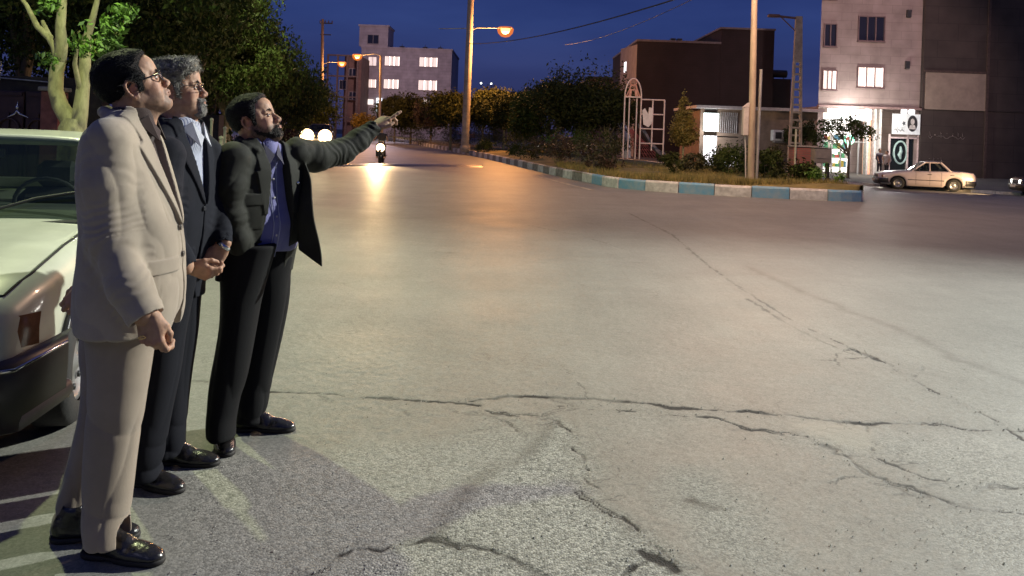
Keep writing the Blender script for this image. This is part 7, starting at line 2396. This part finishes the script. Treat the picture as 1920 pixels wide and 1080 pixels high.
# ---------------------------------------------------------------- man in the navy suit
def man_navy():
    base = np.array([-1.39, 3.27, 0.0]); Y = 3.27
    person = empty('person', base, 0, 'grey-haired man in a dark navy suit with hands clasped, between the other two', 'person', 'men standing at the roadside')
    Q = lambda px, py, Yq=Y: P(px, py, Yq)
    yaw = R(-8)
    M_n = fabric('navy_suiting', (.0045, .0055, .012), vs=5, sheen=.03); M_nt = fabric('navy_trousering', (.004, .0045, .009), vs=4, sheen=0)
    rows = prow(Y, [(222, 318, 366, .085), (232, 304, 376, .13), (246, 290, 390, .175), (268, 281, 398, .20), (300, 276, 404, .212), (350, 275, 408, .21), (400, 277, 408, .205), (450, 278, 404, .20), (500, 277, 396, .205), (540, 275, 386, .21), (566, 276, 380, .212)], yaw)
    T = Torso(rows)
    a_far = [(Q(388, 286, 3.43), .070), (Q(400, 345, 3.45), .064), (Q(409, 405, 3.43), .056), (Q(418, 458, 3.35), .045)]
    a_near = [(Q(312, 290, 3.09), .074), (Q(306, 350, 3.06), .068), (Q(312, 425, 3.04), .060), (Q(336, 485, 3.02), .050), (Q(348, 500, 3.02), .046)]
    zB = Q(385, 385)[2]; zT = Q(345, 230)[2]; zH = T.z[0]; zn = Q(345, 262)[2]
    w0 = lambda Z: np.interp(Z, [zH, zH + .12, zB - .02, zB, zT - .06, zT + .05], [.07, .01, .0015, .004, .072, .09]).astype(np.float32)
    slot = lambda u, w, Z: np.maximum(np.abs(w) - w0(Z), .0 - u)
    lw = lambda Z: np.interp(Z, [zB + .005, zB + .03, zn - .004, zn, zn + .012, zT], [.0, .02, .085, .070, .052, .050]).astype(np.float32)
    lap = lambda u, w, Z: np.maximum.reduce([w0(Z) - .001 - np.abs(w), np.abs(w) - w0(Z) - lw(Z), .01 - u + 0 * w, (zB + .004) - Z + 0 * w])
    zf = Q(345, 470)[2]
    flap = lambda u, w, Z: np.maximum.reduce([np.abs(w + .12) - .07, np.abs(Z - zf) - .024 + 0 * w, .0 - u + 0 * w])
    collar = []
    for a0, a1 in zip(np.linspace(-1.95, 1.95, 9)[:-1], np.linspace(-1.95, 1.95, 9)[1:]):
        f = lambda a: Q(338, 226) + np.array([-.078 * cos(a) + .012, .090 * sin(a) - .02, -.03 * (1 - cos(a)) + .004])
        collar.append(('add', cap(f(a0), f(a1), .016 - .0035 * max(0, abs(a0) - .8), .016 - .0035 * max(0, abs(a1) - .8)), .012))
    V, F = jacket_mesh(T, [a_far, a_near], slot, [(lap, .011), (flap, .008)], collar, [folds(.006, .9, .5, 7, 21, -.3), elbow_wrinkle(a_far, .006), elbow_wrinkle(a_near, .006)], .0048)
    jk = mesh_np('jacket', V - base, F, M_n, person)
    p, yw = T.point(-.012, zB - .01, .006); button(jk, p - base, yw, mat('dark_button', (.02, .02, .025), .3, var=.1), .0105)
    nb = Q(349, 237)
    srows = [(z, cx, cy, a * .87, b * .87, yw) for (z, cx, cy, a, b, yw) in rows[:8]]
    lo, hi, f = sh = loft(srows); S = SDF(lo - .03, hi + .07, .005); S.add(sh)
    S.add(cap(nb + np.array([0, 0, -.06]), nb + np.array([-.006, 0, .004]), .070, .062), .02); S.sub(cap(nb + np.array([0, 0, -.02]), nb + np.array([-.012, 0, .09]), .053), .004)
    S.band(folds(.004, 1, .4, 9, 28))
    V, F = S.mesh(); M_sh = fabric('white_striped_shirt', (.52, .54, .62), stripe=(38, (.10, .13, .28), yaw), rough=.7)
    shirt = mesh_np('shirt', V - base, F, M_sh, person)
    fw_ = np.array([cos(yaw), sin(yaw), 0]); lt = np.array([-sin(yaw), cos(yaw), 0])
    for s in (-1, 1):
        mb = MB()
        cpt = [nb + fw_ * .050 + lt * s * .045 + np.array([0, 0, .020]), nb + fw_ * .084 + lt * s * .006 + np.array([0, 0, -.042]), nb + fw_ * .092 + lt * s * .040 + np.array([0, 0, -.082]), nb + fw_ * .02 + lt * s * .072 + np.array([0, 0, -.010])]
        cpt = [Vector(c - base) for c in cpt]; n_ = Vector(fw_) * .004
        mb.add([c for c in cpt] + [c + n_ for c in cpt], [(0, 1, 2, 3), (4, 7, 6, 5), (0, 4, 5, 1), (1, 5, 6, 2), (2, 6, 7, 3), (3, 7, 4, 0)]); mb.build('collar_point', fabric('white_collar', (.58, .60, .66), rough=.7), shirt)
    mb = MB(); zs = np.linspace(zT - .06, zB + .0, 9); pts = [T.point(0, z, -.016)[0] - base for z in zs]
    for pz in pts[1:-1:2]:
        M = Matrix.Translation(Vector(pz)) @ Matrix.Rotation(yaw, 4, 'Z') @ Matrix.Rotation(pi / 2, 4, 'Y'); mb.lathe([(.005, -.001), (.005, .002), (.001, .0025)], 10, M)
    mb.build('shirt_buttons', mat('pearl_button', (.6, .58, .55), .3), shirt)
    near = prow(3.16, [(510, 280, 372, .10), (560, 280, 364, .105), (620, 278, 352, .10), (700, 272, 340, .095), (760, 262, 326, .09), (820, 254, 312, .086), (870, 248, 303, .084), (893, 247, 302, .085)], 0)
    far = prow(3.38, [(510, 295, 384, .10), (560, 300, 378, .105), (620, 302, 373, .10), (700, 300, 362, .095), (760, 296, 354, .09), (810, 292, 349, .086), (852, 292, 347, .085)], 0)
    a, b = loft(near), loft(far); lo, hi = bound([a, b]); S = SDF(lo, hi, .005); S.add(a); S.add(b, .02)
    def tr(p):
        hem = np.exp(-((p[:, 2] - .10) / .09) ** 2); q = np.stack([p[:, 0] * .35, p[:, 1] * .35, p[:, 2] + .5 * p[:, 0]], 1)
        return .014 * hem * (ridge(q, 9, 12) - .3) + .005 * (ridge(np.stack([p[:, 0], p[:, 1], p[:, 2] * .18], 1), 11, 13) - .3)
    S.band(tr); V, F = S.mesh(); mesh_np('trousers', V - base, F, M_nt, person)
    shoe(person, G(248, 905), G(326, 922), base); shoe(person, G(300, 868), G(396, 872), base)
    parts = []
    hm = hair_mat('grey_hair', (.46, .44, .38), (.10, .098, .09), .6)
    spec = dict(hairline=[(.108, .14), (.092, .080), (.072, .062), (.050, .044), (.036, .024), (.028, -.008), (.024, -.040), (.008, -.040), (.004, -.006), (.0, .012), (-.012, .024), (-.030, .014), (-.034, -.02), (-.050, -.060), (-.078, -.088), (-.14, -.085), (-.15, .15)],
                thick=lambda x, y, z: .008 + .020 * sst(.02, .09, z) + .006 * sst(.02, .07, x) * sst(.05, .09, z), hairbump=lambda p: (.011 * (ridge(p, 45, 3) - .4) + .008 * (ridge(p, 85, 6) - .4)) * sst(.0, .06, p[:, 2]) + .002 * (vn(p, 150) - .5),
                comb=lambda V: np.stack([-.2 * np.ones(len(V)), V[:, 1] * 2, -.5 + 0 * V[:, 0]], 1), strands=6000, slen=.018, scurl=.9, slift=.30,
                hair_mat=hm, brow_mat=hair_mat('dark_grey_hair', (.06, .055, .05), (.02, .02, .02)), stubble=JAWP, stub_s=.18, stub_c=(.2, .18, .16), glasses=dict(r=.0016, mat=M_gl), jaw=1.02, chin2=1.1,
                beard=[(.084, -.046), (.108, -.052), (.13, -.10), (.10, -.14), (.058, -.135), (.062, -.10), (.074, -.075)], beard_y=.034, beard_t=.0055, beard_mat=hair_mat('grey_beard', (.38, .36, .33), (.10, .095, .09), .7), bstr=1800)
    hv = build_head(person, Q(333, 168, Y), R(10), R(9), 0, .985, nb + np.array([-.012, 0, -.05]), spec, base)
    parts.append(hv)
    wl = Q(418, 463, 3.34)
    parts.append(build_hand(wl, (-.50, -.30, -.80), (.35, -.86, .30), (-.6, -.2, .5), [(32, 45, 25), (35, 45, 25), (38, 45, 25), (40, 45, 25)],
                            thumb=((.020, .024, -.006), (.048, .044, -.010), (.074, .050, -.018), (.094, .046, -.026)), sc=.98))
    wr = Q(354, 500, 3.06)
    parts.append(build_hand(wr, (.80, .12, -.30), (.1, -.85, -.5), (.3, -.3, .9), [(30, 55, 40), (42, 60, 40), (48, 62, 40), (52, 60, 40)], sc=.92))
    core_body(parts, T, [a_far, a_near], [(Q(325, 540, 3.16), Q(275, 880, 3.16), .05, .03), (Q(342, 540, 3.38), Q(320, 840, 3.38), .05, .03)], base)
    join_body(person, parts, base)
    mb = MB(); c = wl - base; axd = np.array([-.50, -.30, -.80]); axd /= np.linalg.norm(axd)
    qd = Vector(axd).to_track_quat('Z', 'Y').to_matrix().to_4x4()
    mb.lathe([(.031, -.008), (.033, -.004), (.033, .004), (.031, .008)], 20, Matrix.Translation(Vector(c) + Vector(axd) * -.004) @ qd); mb.build('wristwatch', mat('steel_watch', (.6, .6, .6), .2, metal=1, var=0), person)
    return person


# ---------------------------------------------------------------- man in the olive jacket, pointing
def man_olive():
    base = np.array([-1.22, 3.68, 0.0]); Y = 3.66
    person = empty('person', base, 0, 'bearded man in an open olive jacket and blue shirt pointing with his outstretched arm', 'person', 'men standing at the roadside')
    Q = lambda px, py, Yq=Y: P(px, py, Yq)
    yaw = R(-32)
    M_o = fabric('olive_cotton', (.0135, .014, .009), vs=5, sheen=.05, rough=.7); M_ot = fabric('black_trousering', (.004, .004, .005), vs=4, sheen=0)
    rows = prow(Y, [(262, 464, 516, .09), (269, 450, 534, .125), (277, 437, 548, .165), (287, 428, 558, .195), (304, 420, 566, .215), (350, 413, 569, .225), (400, 411, 568, .225), (450, 411, 562, .222), (490, 412, 553, .22), (516, 413, 545, .22)], yaw)
    T = Torso(rows)
    a_pt = [(Q(556, 288, 3.80), .082), (Q(590, 294, 3.88), .074), (Q(640, 284, 4.00), .064), (Q(672, 263, 4.06), .056), (Q(700, 240, 4.12), .047)]
    a_nr = [(Q(438, 298, 3.49), .080), (Q(431, 350, 3.46), .066), (Q(432, 405, 3.45), .057), (Q(447, 452, 3.47), .050), (Q(464, 490, 3.54), .050)]
    zT = Q(490, 268)[2]; zH = T.z[0]; zn = Q(470, 316)[2]
    w0 = lambda Z: np.interp(Z, [zH, zH + .25, zn, zT - .03, zT + .05], [.115, .085, .055, .062, .085]).astype(np.float32)
    slot = lambda u, w, Z: np.maximum(np.abs(w - .012) - w0(Z), .0 - u)
    lw = lambda Z: np.interp(Z, [zn - .20, zn - .004, zn, zn + .012, zT], [.02, .075, .058, .060, .045]).astype(np.float32)
    lap = lambda u, w, Z: np.maximum.reduce([w0(Z) - .001 - np.abs(w - .012), np.abs(w - .012) - w0(Z) - lw(Z), .01 - u + 0 * w, (zn - .20) - Z + 0 * w])
    zf = Q(470, 368)[2]; zw = Q(470, 446)[2]
    flap = lambda u, w, Z: np.maximum.reduce([np.abs(w + .135) - .052, np.abs(Z - zf) - .026 + 0 * w, .0 - u + 0 * w])
    pock = lambda u, w, Z: np.maximum.reduce([np.abs(w + .135) - .050, np.abs(Z - zf + .075) - .060 + 0 * w, .0 - u + 0 * w])
    welt = lambda u, w, Z: np.maximum.reduce([-.095 - w * -1 - .20, np.abs(Z - zw) - .006 + 0 * w, .0 - u + 0 * w, w + .07])
    extras = []
    # the far front panel swings free of the body
    pan = [(566, 296), (584, 335), (596, 385), (606, 440), (613, 494), (584, 483), (556, 471), (552, 420), (552, 350), (556, 305)]
    pl_ = [P(a, b, 3.74)[[0, 2]] for a, b in pan]
    lo = np.array([min(p[0] for p in pl_), 3.60, min(p[1] for p in pl_)]); hi = np.array([max(p[0] for p in pl_), 3.86, max(p[1] for p in pl_)])

    def panel(X, Yy, Z):
        d2 = seg_poly_sd(np.broadcast_to(X[:, 0, :], (X.shape[0], Z.shape[2])), np.broadcast_to(Z[0], (X.shape[0], Z.shape[2])), pl_)[:, None, :]
        yc = 3.775 - .9 * (X - pl_[8][0]) + .03 * np.sin(Z * 16)
        return np.maximum(d2, np.abs(Yy - yc) * .75 - .006)
    extras.append(('add', (lo, hi, panel), .006))
    for a0, a1 in zip(np.linspace(-1.95, 1.95, 9)[:-1], np.linspace(-1.95, 1.95, 9)[1:]):
        f = lambda a: Q(481, 264) + np.array([-.082 * cos(a) + .012, .095 * sin(a) - .02, -.035 * (1 - cos(a)) + .004])
        extras.append(('add', cap(f(a0), f(a1), .017 - .0035 * max(0, abs(a0) - .8), .017 - .0035 * max(0, abs(a1) - .8)), .012))
    V, F = jacket_mesh(T, [a_pt, a_nr], slot, [(pock, .004), (lap, .009), (flap, .009), (welt, .005)], extras, [folds(.007, .8, .55, 7, 41, -.5), elbow_wrinkle(a_pt, .008), elbow_wrinkle(a_nr, .007)], .0048)
    jk = mesh_np('jacket', V - base, F, M_o, person)
    mb = MB(); c = P(558, 343, 3.70) - base; mb.lathe([(.008, -.002), (.008, .002), (.001, .005)], 12, Matrix.Translation(Vector(c)) @ Matrix.Rotation(pi / 2, 4, 'X')); mb.build('snap_button', mat('steel_snap', (.8, .8, .8), .15, metal=1, var=0), jk)
    nb = Q(492, 273)
    srows = prow(Y, [(266, 462, 518, .09), (276, 448, 535, .15), (290, 440, 548, .18), (320, 436, 553, .19), (370, 432, 560, .195), (420, 430, 564, .20), (450, 430, 562, .20), (474, 432, 552, .195)], yaw)
    TS = Torso(srows); lo, hi, f = sh = TS.pr; S = SDF(lo - .03, hi + .07, .005); S.add(sh)
    S.add(cap(nb + np.array([0, 0, -.04]), nb + np.array([-.008, 0, .014]), .082, .072), .02); S.sub(cap(nb + np.array([0, 0, -.02]), nb + np.array([-.014, 0, .09]), .062), .004)
    plk = lambda u, w, Z: np.maximum.reduce([np.abs(w) - .014, .02 - u + 0 * w])
    S.band(folds(.006, 1, .5, 8, 48, .5)); S.add(TS.region(plk, .003), .001)
    V, F = S.mesh(); M_s3 = fabric('violet_blue_shirt', (.15, .15, .34), rough=.65, vs=6)
    shirt = mesh_np('shirt', V - base, F, M_s3, person)
    # pale piping down the placket and dark inner stand
    mb = MB()
    for off, m_ in ((-.018, 0), (.018, 0)):
        mb.tube([tuple(TS.point(off, z, .003)[0] - base) for z in np.linspace(zT - .045, Q(0, 462)[2], 16)], .0022, 5)
    mb.build('placket_piping', fabric('pale_piping', (.42, .44, .60), rough=.6), shirt)
    mb = MB()
    for z in np.linspace(zT - .08, Q(0, 455)[2], 6):
        p, yw = TS.point(0, z, .005); M = Matrix.Translation(Vector(p - base)) @ Matrix.Rotation(yw, 4, 'Z') @ Matrix.Rotation(pi / 2, 4, 'Y'); mb.lathe([(.0055, -.001), (.0055, .002), (.001, .003)], 10, M)
    mb.build('shirt_buttons', mat('pearl_button', (.6, .58, .55), .3), shirt)
    fw_ = np.array([cos(yaw), sin(yaw), 0]); lt = np.array([-sin(yaw), cos(yaw), 0])
    for s in (-1, 1):
        mb = MB()
        cpt = [nb + fw_ * .052 + lt * s * .045 + np.array([0, 0, .016]), nb + fw_ * .092 + lt * s * .005 + np.array([0, 0, -.040]), nb + fw_ * .100 + lt * s * .044 + np.array([0, 0, -.086]), nb + fw_ * .02 + lt * s * .078 + np.array([0, 0, -.012])]
        cpt = [Vector(c - base) for c in cpt]; n_ = Vector(fw_) * .004
        mb.add([c for c in cpt] + [c + n_ for c in cpt], [(0, 1, 2, 3), (4, 7, 6, 5), (0, 4, 5, 1), (1, 5, 6, 2), (2, 6, 7, 3), (3, 7, 4, 0)]); mb.build('collar_point', fabric('dark_violet_collar', (.035, .030, .06), rough=.7), shirt)
    near = prow(3.56, [(458, 414, 520, .11), (500, 412, 508, .115), (560, 413, 492, .11), (610, 411, 483, .105), (660, 403, 474, .10), (710, 393, 464, .095), (760, 387, 450, .09), (800, 386, 442, .088), (818, 387, 441, .088)], 0)
    far = prow(3.80, [(458, 450, 556, .11), (500, 452, 549, .115), (560, 456, 543, .11), (620, 455, 532, .105), (680, 450, 519, .10), (730, 445, 509, .095), (770, 441, 500, .09), (790, 441, 499, .09)], 0)
    a, b = loft(near), loft(far); lo, hi = bound([a, b]); S = SDF(lo, hi, .0055); S.add(a); S.add(b, .02)
    def tr(p):
        hem = np.exp(-((p[:, 2] - .10) / .09) ** 2); q = np.stack([p[:, 0] * .35, p[:, 1] * .35, p[:, 2] + .5 * p[:, 0]], 1)
        return .015 * hem * (ridge(q, 9, 32) - .3) + .006 * (ridge(np.stack([p[:, 0], p[:, 1], p[:, 2] * .18], 1), 11, 33) - .3)
    S.band(tr); V, F = S.mesh(); mesh_np('trousers', V - base, F, M_ot, person)
    beltz = Q(0, 470)[2]
    n0 = G(412, 818); n1 = G(420, 850); shoe(person, n0, n0 + np.array([.10, -.20, 0]), base, L=.28)
    shoe(person, G(446, 806), G(540, 808), base, L=.28)
    parts = []
    bl = hair_mat('black_hair', (.010, .009, .009), (.004, .004, .005))
    spec = dict(hairline=[(.108, .14), (.086, .092), (.062, .078), (.044, .062), (.040, .034), (.034, .010), (.028, -.030), (.010, -.034), (.006, -.004), (.0, .012), (-.012, .024), (-.030, .014), (-.034, -.02), (-.050, -.060), (-.078, -.088), (-.14, -.085), (-.15, .15)],
                thick=lambda x, y, z: .008 + .006 * sst(.03, .09, z), hairbump=lambda p: .003 * (vn(p * np.array([.4, 1, 1]), 80) - .5) + .002 * (vn(p, 45) - .5),
                comb=lambda V: np.stack([-np.ones(len(V)), V[:, 1] * 2, -.2 - 6 * np.clip(-V[:, 0], 0, 1)], 1), strands=4000, slen=.016, scurl=.2, slift=.08,
                hair_mat=bl, brow_mat=bl, stubble=JAWP, stub_s=.75, stub_c=(.035, .027, .022), jaw=1.05, chin2=1.15, neck=1.1,
                beard=[(.020, -.054), (.048, -.078), (.070, -.078), (.086, -.052), (.112, -.052), (.13, -.10), (.096, -.118), (.04, -.112), (-.004, -.080), (.004, -.045)], beard_t=.0016, beard_mat=hair_mat('black_beard', (.022, .017, .014), (.008, .007, .006)), bstr=1200)
    hv = build_head(person, Q(478, 226, Y), R(0), R(22), 0, 1.0, nb + np.array([-.012, 0, -.05]), spec, base)
    parts.append(hv)
    parts.append(build_hand(Q(701, 239, 4.125), (.60, .48, .56), (-.25, -.62, .72), (-.3, -.7, -.3), [(-4, 4, 3), (28, 48, 30), (42, 58, 35), (48, 60, 40)],
                            thumb=((.020, .026, -.008), (.046, .050, -.008), (.070, .058, -.010), (.090, .058, -.012)), sc=.97, spread=.06))
    parts.append(build_hand(a_nr[-1][0], (.2, .1, -1), (0, -1, 0), (1, 0, 0), [(10, 20, 10)] * 4, sc=.9))
    core_body(parts, T, [a_pt, a_nr], [(Q(460, 510, 3.56), Q(415, 805, 3.56), .06, .03), (Q(500, 510, 3.79), Q(470, 780, 3.80), .06, .03)], base)
    join_body(person, parts, base)
    return person


man_beige(); man_navy(); man_olive()


# ---------------------------------------------------------------- small figures
def small_person(px, py_foot, Y, h, rz, label, cloth, legs, pose='stand', loc=None):
    x = loc[0] if loc is not None else P(px, py_foot, Y)[0]
    z = loc[2] if loc is not None else float(zg(x, Y)) + .13
    t = empty('person', (x, Y, z), rz, label, 'person')
    s = h / 1.75
    S = SDF((-.5, -.5, -.02), (.8, .5, 1.9), .014)
    hs = .0 if pose == 'stand' else -.35
    if pose == 'stand':
        J = dict(hip=.92, sh=1.42, hd=1.64, lx=.0)
        leg = [((0, .09, .90), (.03, .10, .48), (0, .11, .08)), ((0, -.09, .90), (.0, -.10, .48), (-.06, -.10, .08))]
        arm = [((0, .20, 1.40), (-.03, .26, 1.12), (.08, .22, .90)), ((0, -.20, 1.40), (.0, -.25, 1.12), (.12, -.2, .92))]
    else:
        leg = [((-.1, .10, .80), (.28, .16, .72), (.14, .17, .30)), ((-.1, -.10, .80), (.28, -.16, .72), (.14, -.17, .30))]
        arm = [((.02, .19, 1.26), (.12, .27, 1.06), (.30, .30, 1.02)), ((.02, -.19, 1.26), (.12, -.27, 1.06), (.30, -.30, 1.02))]
    up = (0, 0, 1.42) if pose == 'stand' else (.02, 0, 1.28); hp = (0, 0, .93) if pose == 'stand' else (-.12, 0, .84)
    C = SDF(S.o, S.o + S.h * S.n, .014)
    C.add(ell((up[0], 0, up[2] - .08), (.13, .20, .16))); C.add(cap((up[0], 0, up[2] - .1), hp, .14, .145), .06)
    for a, b, c in arm: C.add(cap(a, b, .065, .052), .03); C.add(cap(b, c, .052, .040), .02)
    V, F = C.mesh(); V *= s
    cl = (V, F)
    D = SDF(S.o, S.o + S.h * S.n, .014)
    D.add(ell(hp, (.14, .16, .13)))
    for a, b, c in leg: D.add(cap(a, b, .088, .062), .04); D.add(cap(b, c, .062, .048), .02)
    V2, F2 = D.mesh(); V2 *= s
    hd = (up[0] + .01, 0, up[2] + .22)
    B = SDF(S.o, S.o + S.h * S.n, .011)
    B.add(cap((hd[0], 0, hd[2]), (up[0], 0, up[2]), .055)); B.add(ell(hd, (.095, .075, .115)), .02); B.add(ell((hd[0] + .095, 0, hd[2] - .02), (.02, .014, .02)), .01)
    B.add(cap(hp, up, .09), .02)
    for a, b, c in arm:
        B.add(cap(a, c, .03)); d = np.array(c) - np.array(b); d /= np.linalg.norm(d); B.add(ell(np.array(c) + d * .06, (.035, .03, .05)), .02)
    for a, b, c in leg: B.add(cap(b, c, .04)); B.add(cap((c[0] - .03, c[1], .05 if pose == 'stand' else c[2] - .05), (c[0] + .14, c[1], .04 if pose == 'stand' else c[2] - .06), .045, .035), .02)
    V3, F3 = B.mesh(); V3 *= s
    bd = mesh_np('body', V3, F3, M_skin, t)
    ca = bd.data.color_attributes.new('tone', 'FLOAT_COLOR', 'POINT'); ca.data.foreach_set('color', np.tile(np.r_[SK, 1], len(V3)).astype(np.float32))
    mesh_np('jacket', *cl, fabric('cloth_' + label[:14].replace(' ', '_'), cloth), t); mesh_np('trousers', V2, F2, fabric('legs_' + label[:14].replace(' ', '_'), legs), t)
    Hh = SDF((hd[0] - .15, -.12, hd[2] - .1), (hd[0] + .15, .12, hd[2] + .16), .011); Hh.add(ell((hd[0] - .015, 0, hd[2] + .02), (.098, .083, .108))); Hh.sub(ell((hd[0] + .09, 0, hd[2] - .04), (.09, .12, .10)), .01)
    V4, F4 = Hh.mesh(); mesh_np('hair', V4 * s, F4, MATS['black_hair'], t)
    return t


small_person(1648, 328, 47.5, 1.72, R(-70), 'man in dark clothes standing in the lit shop doorway', (.04, .03, .045), (.02, .02, .03))
small_person(1662, 330, 46.6, 1.62, R(200), 'person in a pale top standing right of the shop doorway', (.35, .30, .28), (.02, .02, .025))
small_person(715, 300, Ym, 1.72, R(-86), 'helmetless rider sitting on the approaching motorcycle', (.03, .025, .03), (.015, .015, .02), pose='ride', loc=(mo.location.x - .02, Ym, 0))
# ================================================================ sky, light, camera
w = bpy.data.worlds.new('World'); scene.world = w; w.use_nodes = True
nt = w.node_tree; N = nt.nodes; L = nt.links
bg = N['Background']
sky = N.new('ShaderNodeTexSky'); sky.sky_type = 'NISHITA'; sky.sun_disc = False
EXPOSURE = 0.0
SUN_EL, SUN_AZ = R(-4.0), R(200)
sky.sun_elevation = SUN_EL; sky.sun_rotation = SUN_AZ
sky.air_density = 1.0; sky.dust_density = .6; sky.ozone_density = 3.0
# thin night cloud and the town's skyglow near the horizon
tc = N.new('ShaderNodeTexCoord'); sp_ = N.new('ShaderNodeSeparateXYZ'); L.new(tc.outputs['Generated'], sp_.inputs[0])
cr = N.new('ShaderNodeValToRGB'); e = cr.color_ramp.elements
e[0].position = 0.0; e[0].color = (.034, .031, .085, 1)
e[1].position = .30; e[1].color = (.018, .034, .155, 1)
k = e.new(.06); k.color = (.027, .036, .120, 1)
k = e.new(.14); k.color = (.022, .040, .150, 1)
L.new(sp_.outputs['Z'], cr.inputs[0])
nz = N.new('ShaderNodeTexNoise'); nz.inputs['Scale'].default_value = 3.2; nz.inputs['Detail'].default_value = 6
mp = N.new('ShaderNodeMapping'); mp.inputs['Scale'].default_value = (1, 1, 4.5); L.new(tc.outputs['Generated'], mp.inputs[0]); L.new(mp.outputs[0], nz.inputs['Vector'])
c2_ = N.new('ShaderNodeValToRGB'); c2_.color_ramp.elements[0].position = .35; c2_.color_ramp.elements[0].color = (.78, .80, .84, 1)
c2_.color_ramp.elements[1].position = .68; c2_.color_ramp.elements[1].color = (1.25, 1.2, 1.12, 1); L.new(nz.outputs['Fac'], c2_.inputs[0])
m1 = N.new('ShaderNodeMix'); m1.data_type = 'RGBA'; m1.blend_type = 'MULTIPLY'; m1.inputs[0].default_value = 1
L.new(cr.outputs[0], m1.inputs[6]); L.new(c2_.outputs[0], m1.inputs[7])
m2 = N.new('ShaderNodeMix'); m2.data_type = 'RGBA'; m2.blend_type = 'ADD'; m2.inputs[0].default_value = .06
L.new(m1.outputs[2], m2.inputs[6]); L.new(sky.outputs[0], m2.inputs[7])
L.new(m2.outputs[2], bg.inputs['Color']); bg.inputs['Strength'].default_value = 1.12

# faint last twilight from the west, the one sun of the scene
sl = bpy.data.lights.new('sun', 'SUN'); sl.energy = .10; sl.angle = R(20); sl.color = (.80, .78, 1.0)
so = bpy.data.objects.new('sun', sl); COL.objects.link(so); so.rotation_euler = (R(50), 0, R(-20))

# added unseen fill lights for two facades, then the light of the shops
facade_fill = lamp_light((22.0, 34.0, 12.5), 5600, (1.0, .68, .60), .3, 'street_light', 62)      # added spot without a fixture, brightens the pink facade
facade_fill.rotation_euler = (Vector((23.2, 50, 5.5)) - Vector((22.0, 34.0, 12.5))).to_track_quat('-Z', 'Y').to_euler()
lamp_light((-17.0, 98.0, 10.5), 4000, (.95, .72, .80), .3)        # added without a fixture to brighten the pale block
shp = P(1596, 205, 49.0)
lamp_light((shp[0], 48.6, shp[2] - .1), 330, (1, .97, .9), .25, 'shop_light')
lamp_light((shp[0] + 1.3, 47.5, shp[2] - 1.2), 500, (1, .93, .82), .3, 'shop_light')
lamp_light((P(1345, 240, 45)[0], 46.0, 2.0), 160, (.95, .97, 1), .2, 'shop_light')

cam = bpy.data.cameras.new('camera'); co = bpy.data.objects.new('camera', cam); COL.objects.link(co)
cam.sensor_width = 36; cam.lens = FPX / 1920 * 36; cam.clip_end = 3000; cam.clip_start = .05
cam.shift_x = -(PX0 - 960) / 1920; cam.shift_y = -(540 - PY0) / 1920
co.matrix_world = Matrix.Translation((0, 0, CAM_H)) @ Matrix.Rotation(pi / 2, 4, 'X') @ Matrix.Rotation(ROLL, 4, 'Z')
scene.camera = co
scene.view_settings.view_transform = 'Standard'; scene.view_settings.look = 'None'
scene.view_settings.exposure = EXPOSURE; scene.view_settings.gamma = 1
scene.render.resolution_x, scene.render.resolution_y = 1024, 576
cy = scene.cycles
cy.use_denoising = True
cy.max_bounces = 5; cy.diffuse_bounces = 3; cy.glossy_bounces = 3; cy.transparent_max_bounces = 6
cy.sample_clamp_indirect = 3.0; cy.sample_clamp_direct = 0
cy.caustics_reflective = False; cy.caustics_refractive = False
